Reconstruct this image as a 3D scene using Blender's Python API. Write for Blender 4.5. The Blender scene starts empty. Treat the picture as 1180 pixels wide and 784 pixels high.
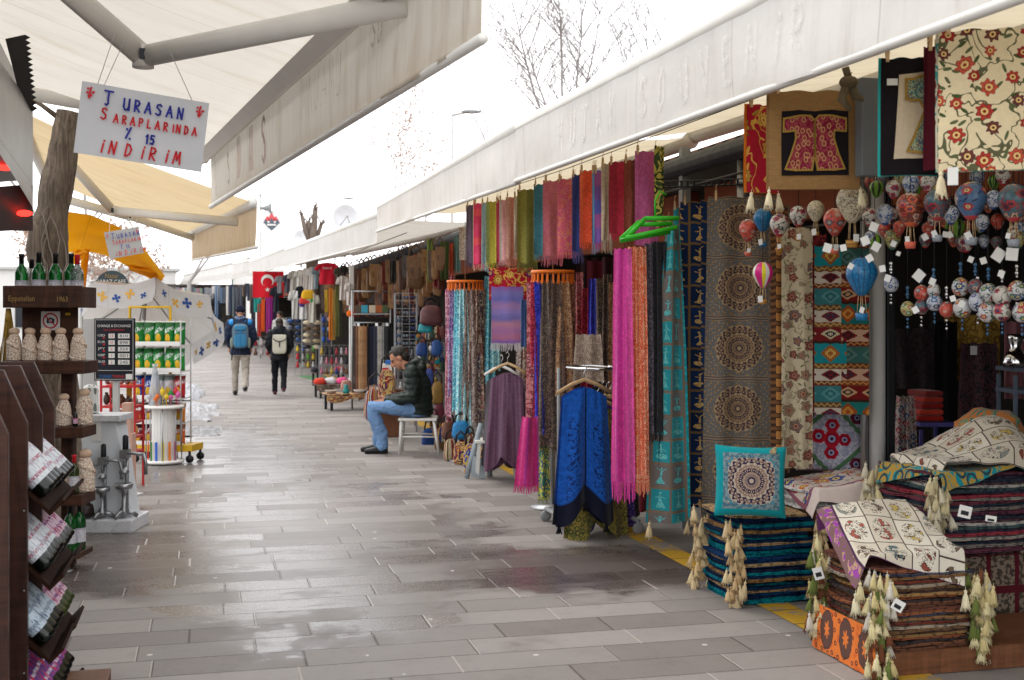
import bpy, math, random
from mathutils import Vector, Matrix, noise
R = random.Random(11)
SC = bpy.context.scene
COL = SC.collection
PI = math.pi
# ---------------------------------------------------------------- camera model (level, eye 1.6 m)
F = 1400.0; TH = math.atan(350.0 / F); CS = math.cos(TH); SN = math.sin(TH); EYE = 1.6; HZ = 362.0
def W(px, py, D):
    lat = (px - 590.0) / F * D
    return Vector((D * SN + lat * CS, D * CS - lat * SN, EYE + (HZ - py) / F * D))
def G(px, py):
    return W(px, py, EYE * F / (py - HZ))
def DX(px, X):
    return F * X / (CS * (px - 240.0))
def WX(px, py, X):
    return W(px, py, DX(px, X))
def m_px(n, D):
    return n * D / F
# ---------------------------------------------------------------- mesh builder
class MB:
    def __init__(s):
        s.v = []; s.f = []; s.uv = []; s.m = []; s.sm = []; s.M = None
    def add(s, vs, fs, uvs=None, mat=0, smooth=True):
        o = len(s.v)
        if s.M is None: s.v += [tuple(p) for p in vs]
        else: s.v += [tuple(s.M @ Vector(p)) for p in vs]
        for f in fs:
            s.f.append(tuple(o + k for k in f)); s.m.append(mat); s.sm.append(smooth)
            s.uv.append([uvs[k] for k in f] if uvs else [(0.0, 0.0)] * len(f))
        return s
    def box(s, c, d, mat=0, rz=0.0, ry=0.0, rx=0.0):
        m = Matrix.Translation(c) @ Matrix.Rotation(rz, 4, 'Z') @ Matrix.Rotation(ry, 4, 'Y') @ Matrix.Rotation(rx, 4, 'X')
        hx, hy, hz = d[0] / 2, d[1] / 2, d[2] / 2
        V = [m @ Vector((x, y, z)) for z in (-hz, hz) for y in (-hy, hy) for x in (-hx, hx)]
        Fc = [(0, 2, 3, 1), (4, 5, 7, 6), (0, 1, 5, 4), (2, 6, 7, 3), (0, 4, 6, 2), (1, 3, 7, 5)]
        dm = [(0, 1), (0, 1), (0, 2), (0, 2), (1, 2), (1, 2)]
        dd = [(-hx, -hy, -hz), (hx, -hy, -hz), (-hx, hy, -hz), (hx, hy, -hz), (-hx, -hy, hz), (hx, -hy, hz), (-hx, hy, hz), (hx, hy, hz)]
        o = len(s.v)
        s.v += [tuple(p if s.M is None else s.M @ p) for p in V]
        for f, (a, b) in zip(Fc, dm):
            s.f.append(tuple(o + k for k in f)); s.m.append(mat); s.sm.append(False)
            s.uv.append([(dd[k][a], dd[k][b]) for k in f])
        return s
    def tube(s, pts, r, n=8, mat=0, caps=True, smooth=True, flat=None):
        pts = [Vector(p) for p in pts]
        k = len(pts)
        if not isinstance(r, (list, tuple)): r = [r] * k
        t0 = (pts[1] - pts[0]).normalized()
        up = Vector((0, 0, 1)) if abs(t0.z) < 0.9 else Vector((0, 1, 0))
        if flat is not None: up = Vector(flat)
        nrm = (up - t0 * up.dot(t0)).normalized()
        vs = []; uvs = []; L = 0.0
        for i, p in enumerate(pts):
            if i == 0: t = t0
            elif i == k - 1: t = (pts[i] - pts[i - 1]).normalized()
            else: t = ((pts[i + 1] - pts[i]).normalized() + (pts[i] - pts[i - 1]).normalized()).normalized()
            if i: L += (pts[i] - pts[i - 1]).length
            nrm = (nrm - t * nrm.dot(t)).normalized()
            b = t.cross(nrm)
            ri = r[i]
            ra, rb = ri if isinstance(ri, (list, tuple)) else (ri, ri)
            for j in range(n):
                a = 2 * PI * j / n
                vs.append(p + nrm * math.cos(a) * ra + b * math.sin(a) * rb)
                uvs.append((j / n, L))
        fs = []
        for i in range(k - 1):
            for j in range(n):
                j2 = (j + 1) % n
                fs.append((i * n + j, i * n + j2, (i + 1) * n + j2, (i + 1) * n + j))
        if caps:
            fs.append(tuple(range(n - 1, -1, -1))); fs.append(tuple((k - 1) * n + j for j in range(n)))
        return s.add(vs, fs, uvs, mat, smooth)
    def lathe(s, prof, n=16, c=(0, 0, 0), mat=0, smooth=True, caps=True):
        vs = []; uvs = []; k = len(prof)
        for i, (r, z) in enumerate(prof):
            for j in range(n + 1):
                a = 2 * PI * j / n
                vs.append((c[0] + r * math.cos(a), c[1] + r * math.sin(a), c[2] + z)); uvs.append((j / n, i / (k - 1.0)))
        fs = []
        for i in range(k - 1):
            for j in range(n):
                a = i * (n + 1) + j
                fs.append((a, a + 1, a + n + 2, a + n + 1))
        if caps:
            if prof[0][0] > 1e-4: fs.append(tuple(range(n - 1, -1, -1)))
            if prof[-1][0] > 1e-4: fs.append(tuple((k - 1) * (n + 1) + j for j in range(n)))
        return s.add(vs, fs, uvs, mat, smooth)
    def grid(s, fn, nu, nv, mat=0, uvs=(1.0, 1.0), smooth=True):
        vs = []; uv = []
        for i in range(nv + 1):
            for j in range(nu + 1):
                u, v = j / nu, i / nv
                vs.append(fn(u, v)); uv.append((u * uvs[0], v * uvs[1]))
        fs = [(i * (nu + 1) + j, i * (nu + 1) + j + 1, (i + 1) * (nu + 1) + j + 1, (i + 1) * (nu + 1) + j) for i in range(nv) for j in range(nu)]
        return s.add(vs, fs, uv, mat, smooth)
    def prism(s, poly, y0, y1, mat=0, smooth=False):
        """poly in XZ, extruded along Y"""
        n = len(poly)
        vs = [(x, y0, z) for x, z in poly] + [(x, y1, z) for x, z in poly]
        uv = [(x, z) for x, z in poly] * 2
        fs = [tuple(range(n)), tuple(range(2 * n - 1, n - 1, -1))]
        fs += [(i, n + i, n + (i + 1) % n, (i + 1) % n) for i in range(n)]
        return s.add(vs, fs, uv, mat, smooth)
    def ball(s, c, r, n=12, m=8, mat=0, ax=(1, 1, 1)):
        vs = []; uv = []
        for i in range(m + 1):
            ph = PI * i / m
            for j in range(n + 1):
                a = 2 * PI * j / n
                vs.append((c[0] + r * ax[0] * math.sin(ph) * math.cos(a), c[1] + r * ax[1] * math.sin(ph) * math.sin(a), c[2] + r * ax[2] * math.cos(ph))); uv.append((j / n, i / m))
        fs = [(i * (n + 1) + j, (i + 1) * (n + 1) + j, (i + 1) * (n + 1) + j + 1, i * (n + 1) + j + 1) for i in range(m) for j in range(n)]
        return s.add(vs, fs, uv, mat, True)
    def mesh(s, name, mats):
        me = bpy.data.meshes.new(name)
        me.from_pydata(s.v, [], s.f)
        for m in (mats if isinstance(mats, (list, tuple)) else [mats]): me.materials.append(m)
        me.polygons.foreach_set('material_index', s.m)
        me.polygons.foreach_set('use_smooth', s.sm)
        ul = me.uv_layers.new(name='UVMap')
        ul.data.foreach_set('uv', [c for f in s.uv for p in f for c in p])
        me.update()
        return me
    def build(s, name, mats, parent=None, bevel=0.0, subsurf=0, remesh=0.0, smooth_it=0, color=None):
        return mk(name, s.mesh(name, mats), parent, bevel, subsurf, remesh, smooth_it, color)
CREASE = 0.0
def mk(name, me, parent=None, bevel=0.0, subsurf=0, remesh=0.0, smooth_it=0, color=None):
    o = bpy.data.objects.new(name, me); COL.objects.link(o)
    if parent is not None: o.parent = parent
    if remesh:
        m = o.modifiers.new('Remesh', 'REMESH'); m.mode = 'VOXEL'; m.voxel_size = remesh; m.use_smooth_shade = True
    if smooth_it:
        m = o.modifiers.new('Smooth', 'SMOOTH'); m.iterations = smooth_it; m.factor = 0.5
    if remesh and CREASE:
        for sz, st in ((.09, 1.0), (.035, .45)):
            t = bpy.data.textures.new('crease', 'CLOUDS'); t.noise_scale = sz; t.noise_depth = 1
            m = o.modifiers.new('Crease', 'DISPLACE'); m.texture = t; m.strength = CREASE * st; m.mid_level = .5; m.texture_coords = 'LOCAL'
    if bevel:
        m = o.modifiers.new('Bevel', 'BEVEL'); m.width = bevel; m.segments = 2; m.limit_method = 'ANGLE'
    if subsurf:
        m = o.modifiers.new('Subsurf', 'SUBSURF'); m.levels = subsurf; m.render_levels = subsurf
    if color is not None: o.color = color
    return o
def thing(name, label, cat, loc=(0, 0, 0), rz=0.0, group=None):
    o = bpy.data.objects.new(name, None); COL.objects.link(o)
    o.location = loc; o.rotation_euler = (0, 0, rz); o.empty_display_size = 0.05
    o['label'] = label; o['category'] = cat
    if group: o['group'] = group
    return o
def tag(o, label, cat, group=None):
    o['label'] = label; o['category'] = cat
    if group: o['group'] = group
    return o
def struct(o, kind='structure'):
    o['kind'] = kind
    return o
def kids(o): return [c for c in COL.objects if c.parent == o]
def dup(root, loc, rz=0.0, label=None, group=None, tree=None, scale=None, color=None, tilt=None):
    r = root.copy(); COL.objects.link(r); r.location = loc; r.rotation_euler = (tilt[0] if tilt else 0, tilt[1] if tilt else 0, rz)
    if scale: r.scale = scale if isinstance(scale, (tuple, list)) else (scale,) * 3
    if label: r['label'] = label
    if group: r['group'] = group
    if color is not None: r.color = color
    def rec(src, dst):
        for ch in tree[src.name] if src.name in tree else []:
            c = ch.copy(); COL.objects.link(c); c.parent = dst
            if color is not None and ch.color[3] < 0.5: c.color = color
            rec(ch, c)
    if tree: rec(root, r)
    return r
def family(root):
    d = {}
    def rec(o):
        ks = [c for c in bpy.data.objects if c.parent == o]
        d[o.name] = ks
        for k in ks: rec(k)
    rec(root)
    return d
ORD = ['first', 'second', 'third', 'fourth', 'fifth', 'sixth', 'seventh', 'eighth', 'ninth', 'tenth', 'eleventh', 'twelfth', 'thirteenth', 'fourteenth', 'fifteenth', 'sixteenth', 'seventeenth', 'eighteenth', 'nineteenth', 'twentieth']
def ordw(i):
    if i < 20: return ORD[i]
    t = {2: 'twenty', 3: 'thirty', 4: 'forty'}[(i + 1) // 10]
    u = (i + 1) % 10
    return {'twenty': 'twentieth', 'thirty': 'thirtieth', 'forty': 'fortieth'}[t] if u == 0 else t + '-' + ORD[u - 1]
# ---------------------------------------------------------------- colours
def lin(c): return c / 12.92 if c <= 0.04045 else ((c + 0.055) / 1.055) ** 2.4
def hx(h, k=1.0):
    h = h.lstrip('#')
    return tuple(min(1.0, lin(int(h[i:i + 2], 16) / 255.0) * k) for i in (0, 2, 4)) + (1.0,)
# ---------------------------------------------------------------- node DSL
T = None
class S:
    def __init__(s, k): s.k = k
    def __add__(a, b): return mth('ADD', a, b)
    __radd__ = __add__
    def __sub__(a, b): return mth('SUBTRACT', a, b)
    def __rsub__(a, b): return mth('SUBTRACT', b, a)
    def __mul__(a, b): return mth('MULTIPLY', a, b)
    __rmul__ = __mul__
    def __truediv__(a, b): return mth('DIVIDE', a, b)
    def __lt__(a, b): return mth('LESS_THAN', a, b)
    def __gt__(a, b): return mth('GREATER_THAN', a, b)
    def __neg__(a): return mth('MULTIPLY', a, -1.0)
def lk(sock, v):
    if isinstance(v, S): T.links.new(v.k, sock)
    elif v is not None:
        try: sock.default_value = v
        except Exception: sock.default_value = tuple(v)[:3]
def nd(t, **kw):
    n = T.nodes.new(t)
    for k, v in kw.items(): setattr(n, k, v)
    return n
def mth(op, a, b=None, c=None, clamp=False):
    n = nd('ShaderNodeMath', operation=op, use_clamp=clamp)
    lk(n.inputs[0], a)
    if b is not None: lk(n.inputs[1], b)
    if c is not None: lk(n.inputs[2], c)
    return S(n.outputs[0])
def fract(a): return mth('FRACT', a)
def floor(a): return mth('FLOOR', a)
def absf(a): return mth('ABSOLUTE', a)
def sinf(a): return mth('SINE', a)
def cosf(a): return mth('COSINE', a)
def sqrtf(a): return mth('SQRT', a)
def mn(a, b): return mth('MINIMUM', a, b)
def mx(a, b): return mth('MAXIMUM', a, b)
def clampf(a): return mth('ADD', a, 0.0, clamp=True)
def sm(a, e0, e1):
    n = nd('ShaderNodeMapRange', interpolation_type='SMOOTHSTEP')
    lk(n.inputs[0], a); n.inputs[1].default_value = e0; n.inputs[2].default_value = e1
    return S(n.outputs[0])
def band(a, c, w): return absf(a - c) < w
def vec(x=0.0, y=0.0, z=0.0):
    n = nd('ShaderNodeCombineXYZ'); lk(n.inputs[0], x); lk(n.inputs[1], y); lk(n.inputs[2], z)
    return S(n.outputs[0])
def sep(v):
    n = nd('ShaderNodeSeparateXYZ'); lk(n.inputs[0], v)
    return [S(o) for o in n.outputs]
def mix(f, a, b):
    n = nd('ShaderNodeMix', data_type='RGBA'); lk(n.inputs[0], f); lk(n.inputs[6], a); lk(n.inputs[7], b)
    return S(n.outputs[2])
def mul(a, b, f=1.0):
    n = nd('ShaderNodeMix', data_type='RGBA', blend_type='MULTIPLY'); lk(n.inputs[0], f); lk(n.inputs[6], a); lk(n.inputs[7], b)
    return S(n.outputs[2])
def grey(v):
    n = nd('ShaderNodeCombineColor'); lk(n.inputs[0], v); lk(n.inputs[1], v); lk(n.inputs[2], v)
    return S(n.outputs[0])
def noi(v, scale=5.0, detail=3.0, rough=0.55, dim='3D', dist=0.0):
    n = nd('ShaderNodeTexNoise', noise_dimensions=dim); lk(n.inputs['Vector'], v); n.inputs['Scale'].default_value = scale
    n.inputs['Detail'].default_value = detail; n.inputs['Roughness'].default_value = rough; n.inputs['Distortion'].default_value = dist
    return S(n.outputs[0])
def vor(v, scale=5.0, rnd=1.0, feature='F1', dim='2D'):
    n = nd('ShaderNodeTexVoronoi', voronoi_dimensions=dim, feature=feature); lk(n.inputs['Vector'], v); n.inputs['Scale'].default_value = scale
    n.inputs['Randomness'].default_value = rnd
    if feature == 'DISTANCE_TO_EDGE': return S(n.outputs[0])
    return S(n.outputs['Distance']), S(n.outputs['Color']), S(n.outputs['Position'])
def wn(v, dim='2D'):
    n = nd('ShaderNodeTexWhiteNoise', noise_dimensions=dim)
    lk(n.inputs['W' if dim == '1D' else 'Vector'], v)
    return S(n.outputs[0])
def ramp(f, stops, const=False):
    n = nd('ShaderNodeValToRGB'); e = n.color_ramp.elements
    n.color_ramp.interpolation = 'CONSTANT' if const else 'LINEAR'
    while len(e) < len(stops): e.new(0.5)
    for el, (p, c) in zip(e, stops): el.position = p; el.color = c
    lk(n.inputs[0], f)
    return S(n.outputs[0])
def pal(f, cols): return ramp(f, [(i / len(cols), c) for i, c in enumerate(cols)], True)
def uv():
    n = nd('ShaderNodeUVMap', uv_map='UVMap')
    x, y, z = sep(S(n.outputs[0]))
    return x, y
def obc():
    return S(nd('ShaderNodeTexCoord').outputs['Object'])
def wpos(): return S(nd('ShaderNodeNewGeometry').outputs['Position'])
def ocol(): return S(nd('ShaderNodeObjectInfo').outputs['Color'])
def ornd(): return S(nd('ShaderNodeObjectInfo').outputs['Random'])
def bumpn(h, strength=0.3, dist=0.01):
    n = nd('ShaderNodeBump'); n.inputs['Strength'].default_value = strength; n.inputs['Distance'].default_value = dist
    lk(n.inputs['Height'], h)
    return S(n.outputs[0])
MATS = {}
def mat(name, fn, **k):
    global T
    if name in MATS: return MATS[name]
    m = bpy.data.materials.new(name); m.use_nodes = True
    T = m.node_tree; T.nodes.clear()
    out = nd('ShaderNodeOutputMaterial'); p = nd('ShaderNodeBsdfPrincipled')
    d = fn() if callable(fn) else {'c': fn}
    d.update(k)
    lk(p.inputs['Base Color'], d['c'])
    if 'alpha' in d: lk(p.inputs['Alpha'], d['alpha'])
    lk(p.inputs['Roughness'], d.get('r', 0.85))
    lk(p.inputs['Metallic'], d.get('metal', 0.0))
    lk(p.inputs['Specular IOR Level'], d.get('spec', 0.3))
    if 'trans' in d: lk(p.inputs['Transmission Weight'], d['trans']); p.inputs['IOR'].default_value = 1.45
    if 'sheen' in d: lk(p.inputs['Sheen Weight'], d['sheen'])
    if 'coat' in d: lk(p.inputs['Coat Weight'], d['coat']); p.inputs['Coat Roughness'].default_value = 0.15
    if 'n' in d: lk(p.inputs['Normal'], d['n'])
    if 'e' in d: lk(p.inputs['Emission Color'], d['e']); lk(p.inputs['Emission Strength'], d.get('es', 1.0))
    sh = S(p.outputs[0])
    if 'tl' in d:
        t = nd('ShaderNodeBsdfTranslucent'); lk(t.inputs[0], d.get('tlc', d['c']))
        mxn = nd('ShaderNodeMixShader'); lk(mxn.inputs[0], d['tl']); T.links.new(sh.k, mxn.inputs[1]); T.links.new(t.outputs[0], mxn.inputs[2])
        sh = S(mxn.outputs[0])
    T.links.new(sh.k, out.inputs[0])
    MATS[name] = m
    return m
# ---------------------------------------------------------------- plain materials
def vary(c, scale=6.0, amt=0.25, det=4.0):
    n = noi(obc(), scale, det)
    return mul(c, grey(mth('MULTIPLY_ADD', n, 2 * amt, 1.0 - amt)))
def M_paint(name, c, r=0.5, **k): return mat(name, lambda: {'c': vary(c, 5, 0.12), 'r': r, 'n': bumpn(noi(obc(), 60, 2), 0.05, 0.002)}, **k)
def M_metal(name, c, r=0.35): return mat(name, lambda: {'c': vary(c, 8, 0.15), 'r': mth('MULTIPLY_ADD', noi(obc(), 12, 3), 0.3, r - 0.1), 'metal': 0.9})
white_paint = M_paint('white_paint', hx('#dcdad6'), 0.45)
steel = M_metal('steel', hx('#9a9c9e'))
chrome = mat('chrome', lambda: {'c': hx('#c8c8c8'), 'r': 0.12, 'metal': 1.0})
dark_metal = M_metal('dark_metal', hx('#3a3c40'), 0.5)
grey_paint = M_paint('grey_paint', hx('#8b8d8e'), 0.5)
light_grey = M_paint('light_grey_paint', hx('#b9b9b6'), 0.5)
bar_white = M_paint('bar_white', hx('#d2cfc8'), 0.4)
black_plastic = M_paint('black_plastic', hx('#17171a'), 0.4)
orange_plastic = M_paint('orange_plastic', hx('#e0701a'), 0.4)
green_plastic = M_paint('green_plastic', hx('#43c832'), 0.35, tl=0.25)
red_plastic = M_paint('red_plastic', hx('#c4202a'), 0.4)
yellow_paint = M_paint('yellow_paint', hx('#cba21e'), 0.5)
def wood_fn(c1, c2, sc=1.0, r=0.55):
    def f():
        x, y, z = sep(obc())
        n = noi(vec(x * 3.0 * sc, y * 3.0 * sc, z * 26.0 * sc), 1.5, 4, 0.6, dist=1.2)
        n2 = noi(vec(x * 22.0 * sc, y * 22.0 * sc, z * 2.0 * sc), 1.5, 4, 0.6, dist=0.8)
        w = mix(0.5, grey(n), grey(n2))
        big = noi(obc(), 2.5, 3)
        s = nd('ShaderNodeSeparateColor'); lk(s.inputs[0], w)
        return {'c': mul(ramp(S(s.outputs[0]), [(0.35, c1), (0.62, c2)]), grey(mth('MULTIPLY_ADD', big, 0.9, 0.55))), 'r': mth('MULTIPLY_ADD', n2, 0.3, r - 0.15), 'n': bumpn(n2, 0.15, 0.003)}
    return f
dark_wood = mat('dark_wood', wood_fn(hx('#24130e'), hx('#50301f'), 0.7))
rack_wood = mat('rack_wood', wood_fn(hx('#231411'), hx('#45281d'), 0.6, 0.4))
mid_wood = mat('mid_wood', wood_fn(hx('#573622'), hx('#7a4f35'), 1.0))
pale_wood = mat('pale_wood', wood_fn(hx('#a9895f'), hx('#cbac80'), 1.2, 0.45))
rope_m = mat('rope', lambda: {'c': vary(hx('#62543f'), 40, 0.4)})
paper = M_paint('paper', hx('#d8d7d2'), 0.7)
def cloth_bump(sc=900.0, st=0.25):
    u, v = uv()
    return bumpn(sinf(u * sc) * sinf(v * sc), st, 0.001)
# plain woven cloth whose colour is the object's own colour
cloth_oc = mat('woven_cloth', lambda: {'c': mul(vary(ocol(), 14, 0.18), grey(mth('MULTIPLY_ADD', noi(obc(), 90, 2), 0.5, 0.75))), 'r': 0.92, 'spec': 0.12, 'n': bumpn(noi(obc(), 70, 3), 0.25, 0.004), 'sheen': 0.15})
leather_oc = mat('leather', lambda: {'c': vary(vary(ocol(), 9, 0.6), 26, 0.4), 'r': 0.5, 'spec': 0.4, 'n': bumpn(noi(obc(), 90, 3), 0.3, 0.003)})
plastic_oc = mat('plastic_coloured', lambda: {'c': vary(ocol(), 9, 0.08), 'r': 0.4})
# ---------------------------------------------------------------- textile patterns (UV in metres)
def weave(c, u, v, k=0.22):
    w = sinf(u * 1100.0) * 0.5 + sinf(v * 1100.0) * 0.5
    n = noi(vec(u, v, 0.0), 45, 3)
    return mul(c, grey(w * (k * 0.5) + n * k + (1.0 - k * 0.5)))
def flowers(u, v, scale, petals, cols, bg, centre, leaf, seed=0.0, size=0.42, rnd=0.75, vine=None, leafscale=2.1):
    U = u * scale + seed; V = v * scale + seed * 1.7
    c = bg
    if vine is not None:
        n = noi(vec(U, V, seed), 0.9, 2, 0.5, dist=0.6)
        c = mix(band(n, 0.5, 0.016), c, vine)
    d2, c2, p2 = vor(vec(U * leafscale, V * leafscale * 0.8, 0.0), 1.0, 0.9)
    px, py, pz = sep(p2)
    rx, ry, rz = sep(c2)
    an = rx * 6.28
    dx = U * leafscale - px; dy = V * leafscale * 0.8 - py
    a = dx * cosf(an) + dy * sinf(an); b = dy * cosf(an) - dx * sinf(an)
    c = mix((sqrtf(a * a + b * b * 9.0) < 0.3) * (rz > 0.25), c, mix(ry > 0.6, leaf, mul(leaf, (0.6, 0.7, 0.5, 1))))
    d, cc, p = vor(vec(U, V, 0.0), 1.0, rnd)
    r1, r2, r3 = sep(cc)
    px, py, pz = sep(p)
    dx = U - px; dy = V - py
    ang = mth('ARCTAN2', dy, dx); r = sqrtf(dx * dx + dy * dy)
    s = (r2 * 0.5 + 0.6) * size
    rr = r / (cosf(ang * petals) * 0.13 + 0.87) + (noi(vec(U, V, seed + 4.0), 7.0, 2) - 0.5) * 0.22
    col = pal(r1, cols)
    c = mix(rr < s, c, mul(col, (0.35, 0.3, 0.3, 1)))
    c = mix(rr < s * 0.9, c, col)
    c = mix(rr < s * 0.58, c, mul(col, (0.55, 0.5, 0.6, 1)))
    c = mix(r < s * 0.4, c, centre)
    c = mix(r < s * 0.18, c, mul(col, (0.5, 0.4, 0.4, 1)))
    return c
def fabric(name, fn, **k):
    def f():
        u, v = uv()
        c = fn(u, v)
        if k.pop('useocol', False): c = mul(c, ocol())
        return {'c': weave(c, u, v), 'r': 0.92, 'spec': 0.1, 'n': bumpn(noi(vec(u, v, 0.0), 120, 3), 0.3, 0.003), 'sheen': 0.12}
    return mat(name, f, **k)
def f_suzani(u, v): return flowers(u, v, 9.0, 6.0, [hx('#b3242a'), hx('#d08a2a'), hx('#8a2b4a'), hx('#27407f')], hx('#d8cfbd'), hx('#e1c96a'), hx('#3d6b3a'), 3.1, 0.42, vine=hx('#7e8a4a'))
def f_creamfloral(u, v):
    c = flowers(u, v, 12.0, 7.0, [hx('#a93a31'), hx('#b8503c'), hx('#6a3a36'), hx('#9a2f2b')], hx('#d9c9a4'), hx('#d8b676'), hx('#56603f'), 1.3, 0.38, vine=hx('#5a5a40'), leafscale=1.7)
    return c
def f_creamfloral2(u, v): return flowers(u, v, 11.0, 5.0, [hx('#7d6a58'), hx('#86705c'), hx('#7a4a40'), hx('#6d5a54')], hx('#b3a68c'), hx('#9a6a54'), hx('#7b7a60'), 7.7, 0.4, vine=hx('#8b7f66'))
def f_redgold(u, v): return flowers(u, v, 7.5, 9.0, [hx('#d0a04a'), hx('#b58a3c'), hx('#6a2360')], hx('#a3182c'), hx('#d9b05c'), hx('#c99b46'), 2.2, 0.4, vine=hx('#d0a04a'))
def f_orange(u, v):
    c = hx('#e2772a')
    n = noi(vec(u, v, 0.0), 22, 3)
    c = mix(n > 0.56, c, hx('#d2601c'))
    U = u / 0.17; V = v / 0.2
    row = floor(V)
    fu = fract(U + fract(row * 0.5)) - 0.5; fv = fract(V) - 0.5
    e = sqrtf(fu * fu * 1.6 + fv * fv * 0.9) / (noi(vec(u, v, 0.0), 30, 2) * 0.3 + 0.85)
    c = mix(e < 0.44, c, hx('#3a231b')); c = mix(e < 0.41, c, hx('#5a3a30'))
    ang = mth('ARCTAN2', fv, fu)
    c = mix(e / (cosf(ang * 7.0) * 0.25 + 0.8) < 0.2, c, hx('#e2772a'))
    d, cc, p = vor(vec(u, v, 0.0), 18.0, 0.8)
    c = mix((d < 0.2) * (e > 0.46) * (d > 0.1), c, hx('#3a231b'))
    return c
def medal(u, v, per, c_bg, c_bg2, c_ring1, c_ring2, c_line, hw):
    """square panels of side per down the cloth with a round medallion in each"""
    fv = fract(v / per) - 0.5; fu = u / hw
    dx = u / per; dy = fv
    r = sqrtf(dx * dx + dy * dy); ang = mth('ARCTAN2', dy, dx)
    n = noi(vec(u, v, 0.0), 60, 3)
    d, cc, p = vor(vec(u, v, 0.0), 55.0, 0.6)
    c = mix(sm(n, 0.42, 0.6), c_bg, c_bg2)
    c = mix(d < 0.22, c, c_line)
    # corner arabesques
    cr = absf(dx) + absf(dy)
    c = mix(band(fract(cr * 9.0 + cosf(ang * 8.0) * 0.25), 0.5, 0.2) * (cr > 0.46), c, c_bg2)
    r = r * 0.88; rr = r / (cosf(ang * 16.0) * 0.03 + 0.97)
    c = mix(rr < 0.345, c, c_line)
    for i, (R0, cl) in enumerate([(0.33, c_ring1), (0.30, c_ring2), (0.27, c_ring1), (0.235, c_line), (0.215, c_ring2), (0.16, c_ring1), (0.12, c_ring2), (0.07, c_ring1), (0.03, c_line)]):
        rq = r / (cosf(ang * (24.0 - 2 * i)) * 0.05 + 0.95)
        c = mix(rq < R0, c, cl)
    k = fract(r * 26.0) ; q = fract(ang * 5.0932 + floor(r * 26.0) * 0.5)
    c = mix((band(k, 0.5, 0.2) * band(q, 0.5, 0.22)) * (r < 0.33), c, c_line)
    return c, absf(fv)
def f_medallion(u, v):
    c, fv = medal(u, v, 0.36, hx('#6e5840'), hx('#56595a'), hx('#3c2e34'), hx('#6c5644'), hx('#907a5c'), 0.2)
    c = mix(fv > 0.455, c, hx('#7d6650')); c = mix(band(fv, 0.478, 0.008), c, hx('#34414a'))
    c = mix(band(u, 0.215, 0.02), c, hx('#8a7560')); c = mix(band(u, 0.215, 0.006), c, hx('#a89880'))
    n = fract(v * 45.0)
    return mix(band(u, -0.235, 0.03) * (n > 0.5), c, hx('#4a2d22'))
def f_pillowmedal(u, v):
    c, fv = medal(u, v + 0.19, 0.38, hx('#8b7f78'), hx('#48889a'), hx('#3a2c44'), hx('#8d7568'), hx('#b9aa98'), 0.2)
    e = mx(absf(u), absf(v))
    c = mix(e > 0.125, c, mix(noi(vec(u, v, 0.0), 50, 3) > 0.5, hx('#7d8f92'), hx('#4a6f80')))
    c = mix(e > 0.153, c, hx('#0c8f96'))
    return c
def f_bordered(u, v):
    c = mix(band(fract(v * 26.0), 0.5, 0.24), hx('#6e4a2d'), hx('#3c2a22'))
    c = mix(band(u, 0.0, 0.018) * band(fract(v * 13.0), 0.5, 0.3), c, hx('#b07a42'))
    return mix(absf(u) > 0.05, c, mix(noi(vec(u, v, 0.0), 70, 2) > 0.5, hx('#4b423b'), hx('#6d5a48')))
def cellfig(u, v, w, h, bg, bg2, gold, border, bw=0.09):
    U = u / w; V = v / h
    fu = fract(U) - 0.5; fv = fract(V) - 0.5
    id1 = wn(vec(floor(U), floor(V), 0.0)); id2 = wn(vec(floor(V) + 7.3, floor(U) + 3.1, 0.0))
    c = mix(id1 > 0.5, bg, bg2)
    n = noi(vec(fu * 1.0 + id1 * 40.0, fv * 1.0 + id2 * 40.0, 0.0), 4.5, 2, 0.5)
    fv = 0.0 - fv
    fu2 = fu + (n - 0.5) * 0.22; lean = (id1 - 0.5) * 0.3; fx = fu2 - fv * lean; dn = id2 > 0.5
    head = sqrtf(fx * fx + (fv - 0.27) * (fv - 0.27)) < 0.062
    torso = (absf(fx) < 0.055) * (fv < 0.2) * (fv > -0.05)
    skirt = (absf(fx) < mx(0.04, 0.02 - fv * 0.62)) * (fv < 0.06) * (fv > -0.33)
    seat = sqrtf(fx * fx * 0.8 + (fv + 0.2) * (fv + 0.2) * 5.0) < 0.26
    arms = (absf(absf(fx) * (id1 * 1.4 - 0.5) + 0.13 - fv) < 0.022) * (absf(fx) < 0.24)
    fig = mx(mx(head, torso), mx(arms, mx(skirt * dn, seat * (1.0 - dn))))
    c = mix(fig, c, gold)
    c = mix(fig * (noi(vec(fu * 3.0, fv * 3.0, id1), 6.0, 2) > 0.55), c, mul(gold, (0.55, 0.4, 0.35, 1)))
    e = mx(absf(fu), absf(fv))
    c = mix(e > 0.5 - bw, c, border)
    return mix(band(e, 0.5 - bw * 0.5, 0.012), c, mul(border, (0.5, 0.5, 0.45, 1)))
def f_bluegold(u, v): return cellfig(u + 0.07, v, 0.14, 0.135, hx('#12294e'), hx('#0e2140'), hx('#c2a265'), hx('#7a5f3c'), 0.055)
def f_teal(u, v):
    c = cellfig(u, v, 0.12, 0.15, hx('#2a8f98'), hx('#6f6a68'), hx('#64c4c6'), hx('#8a7868'), 0.06)
    side = u > 0.11
    n = noi(vec(u, v, 0.0), 40, 2)
    return mix(side * band(fract(v * 7.0), 0.5, 0.42) * band(u, 0.18, 0.05), c, mix(n > 0.45, hx('#23b6bd'), hx('#1c8f98')))
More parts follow.
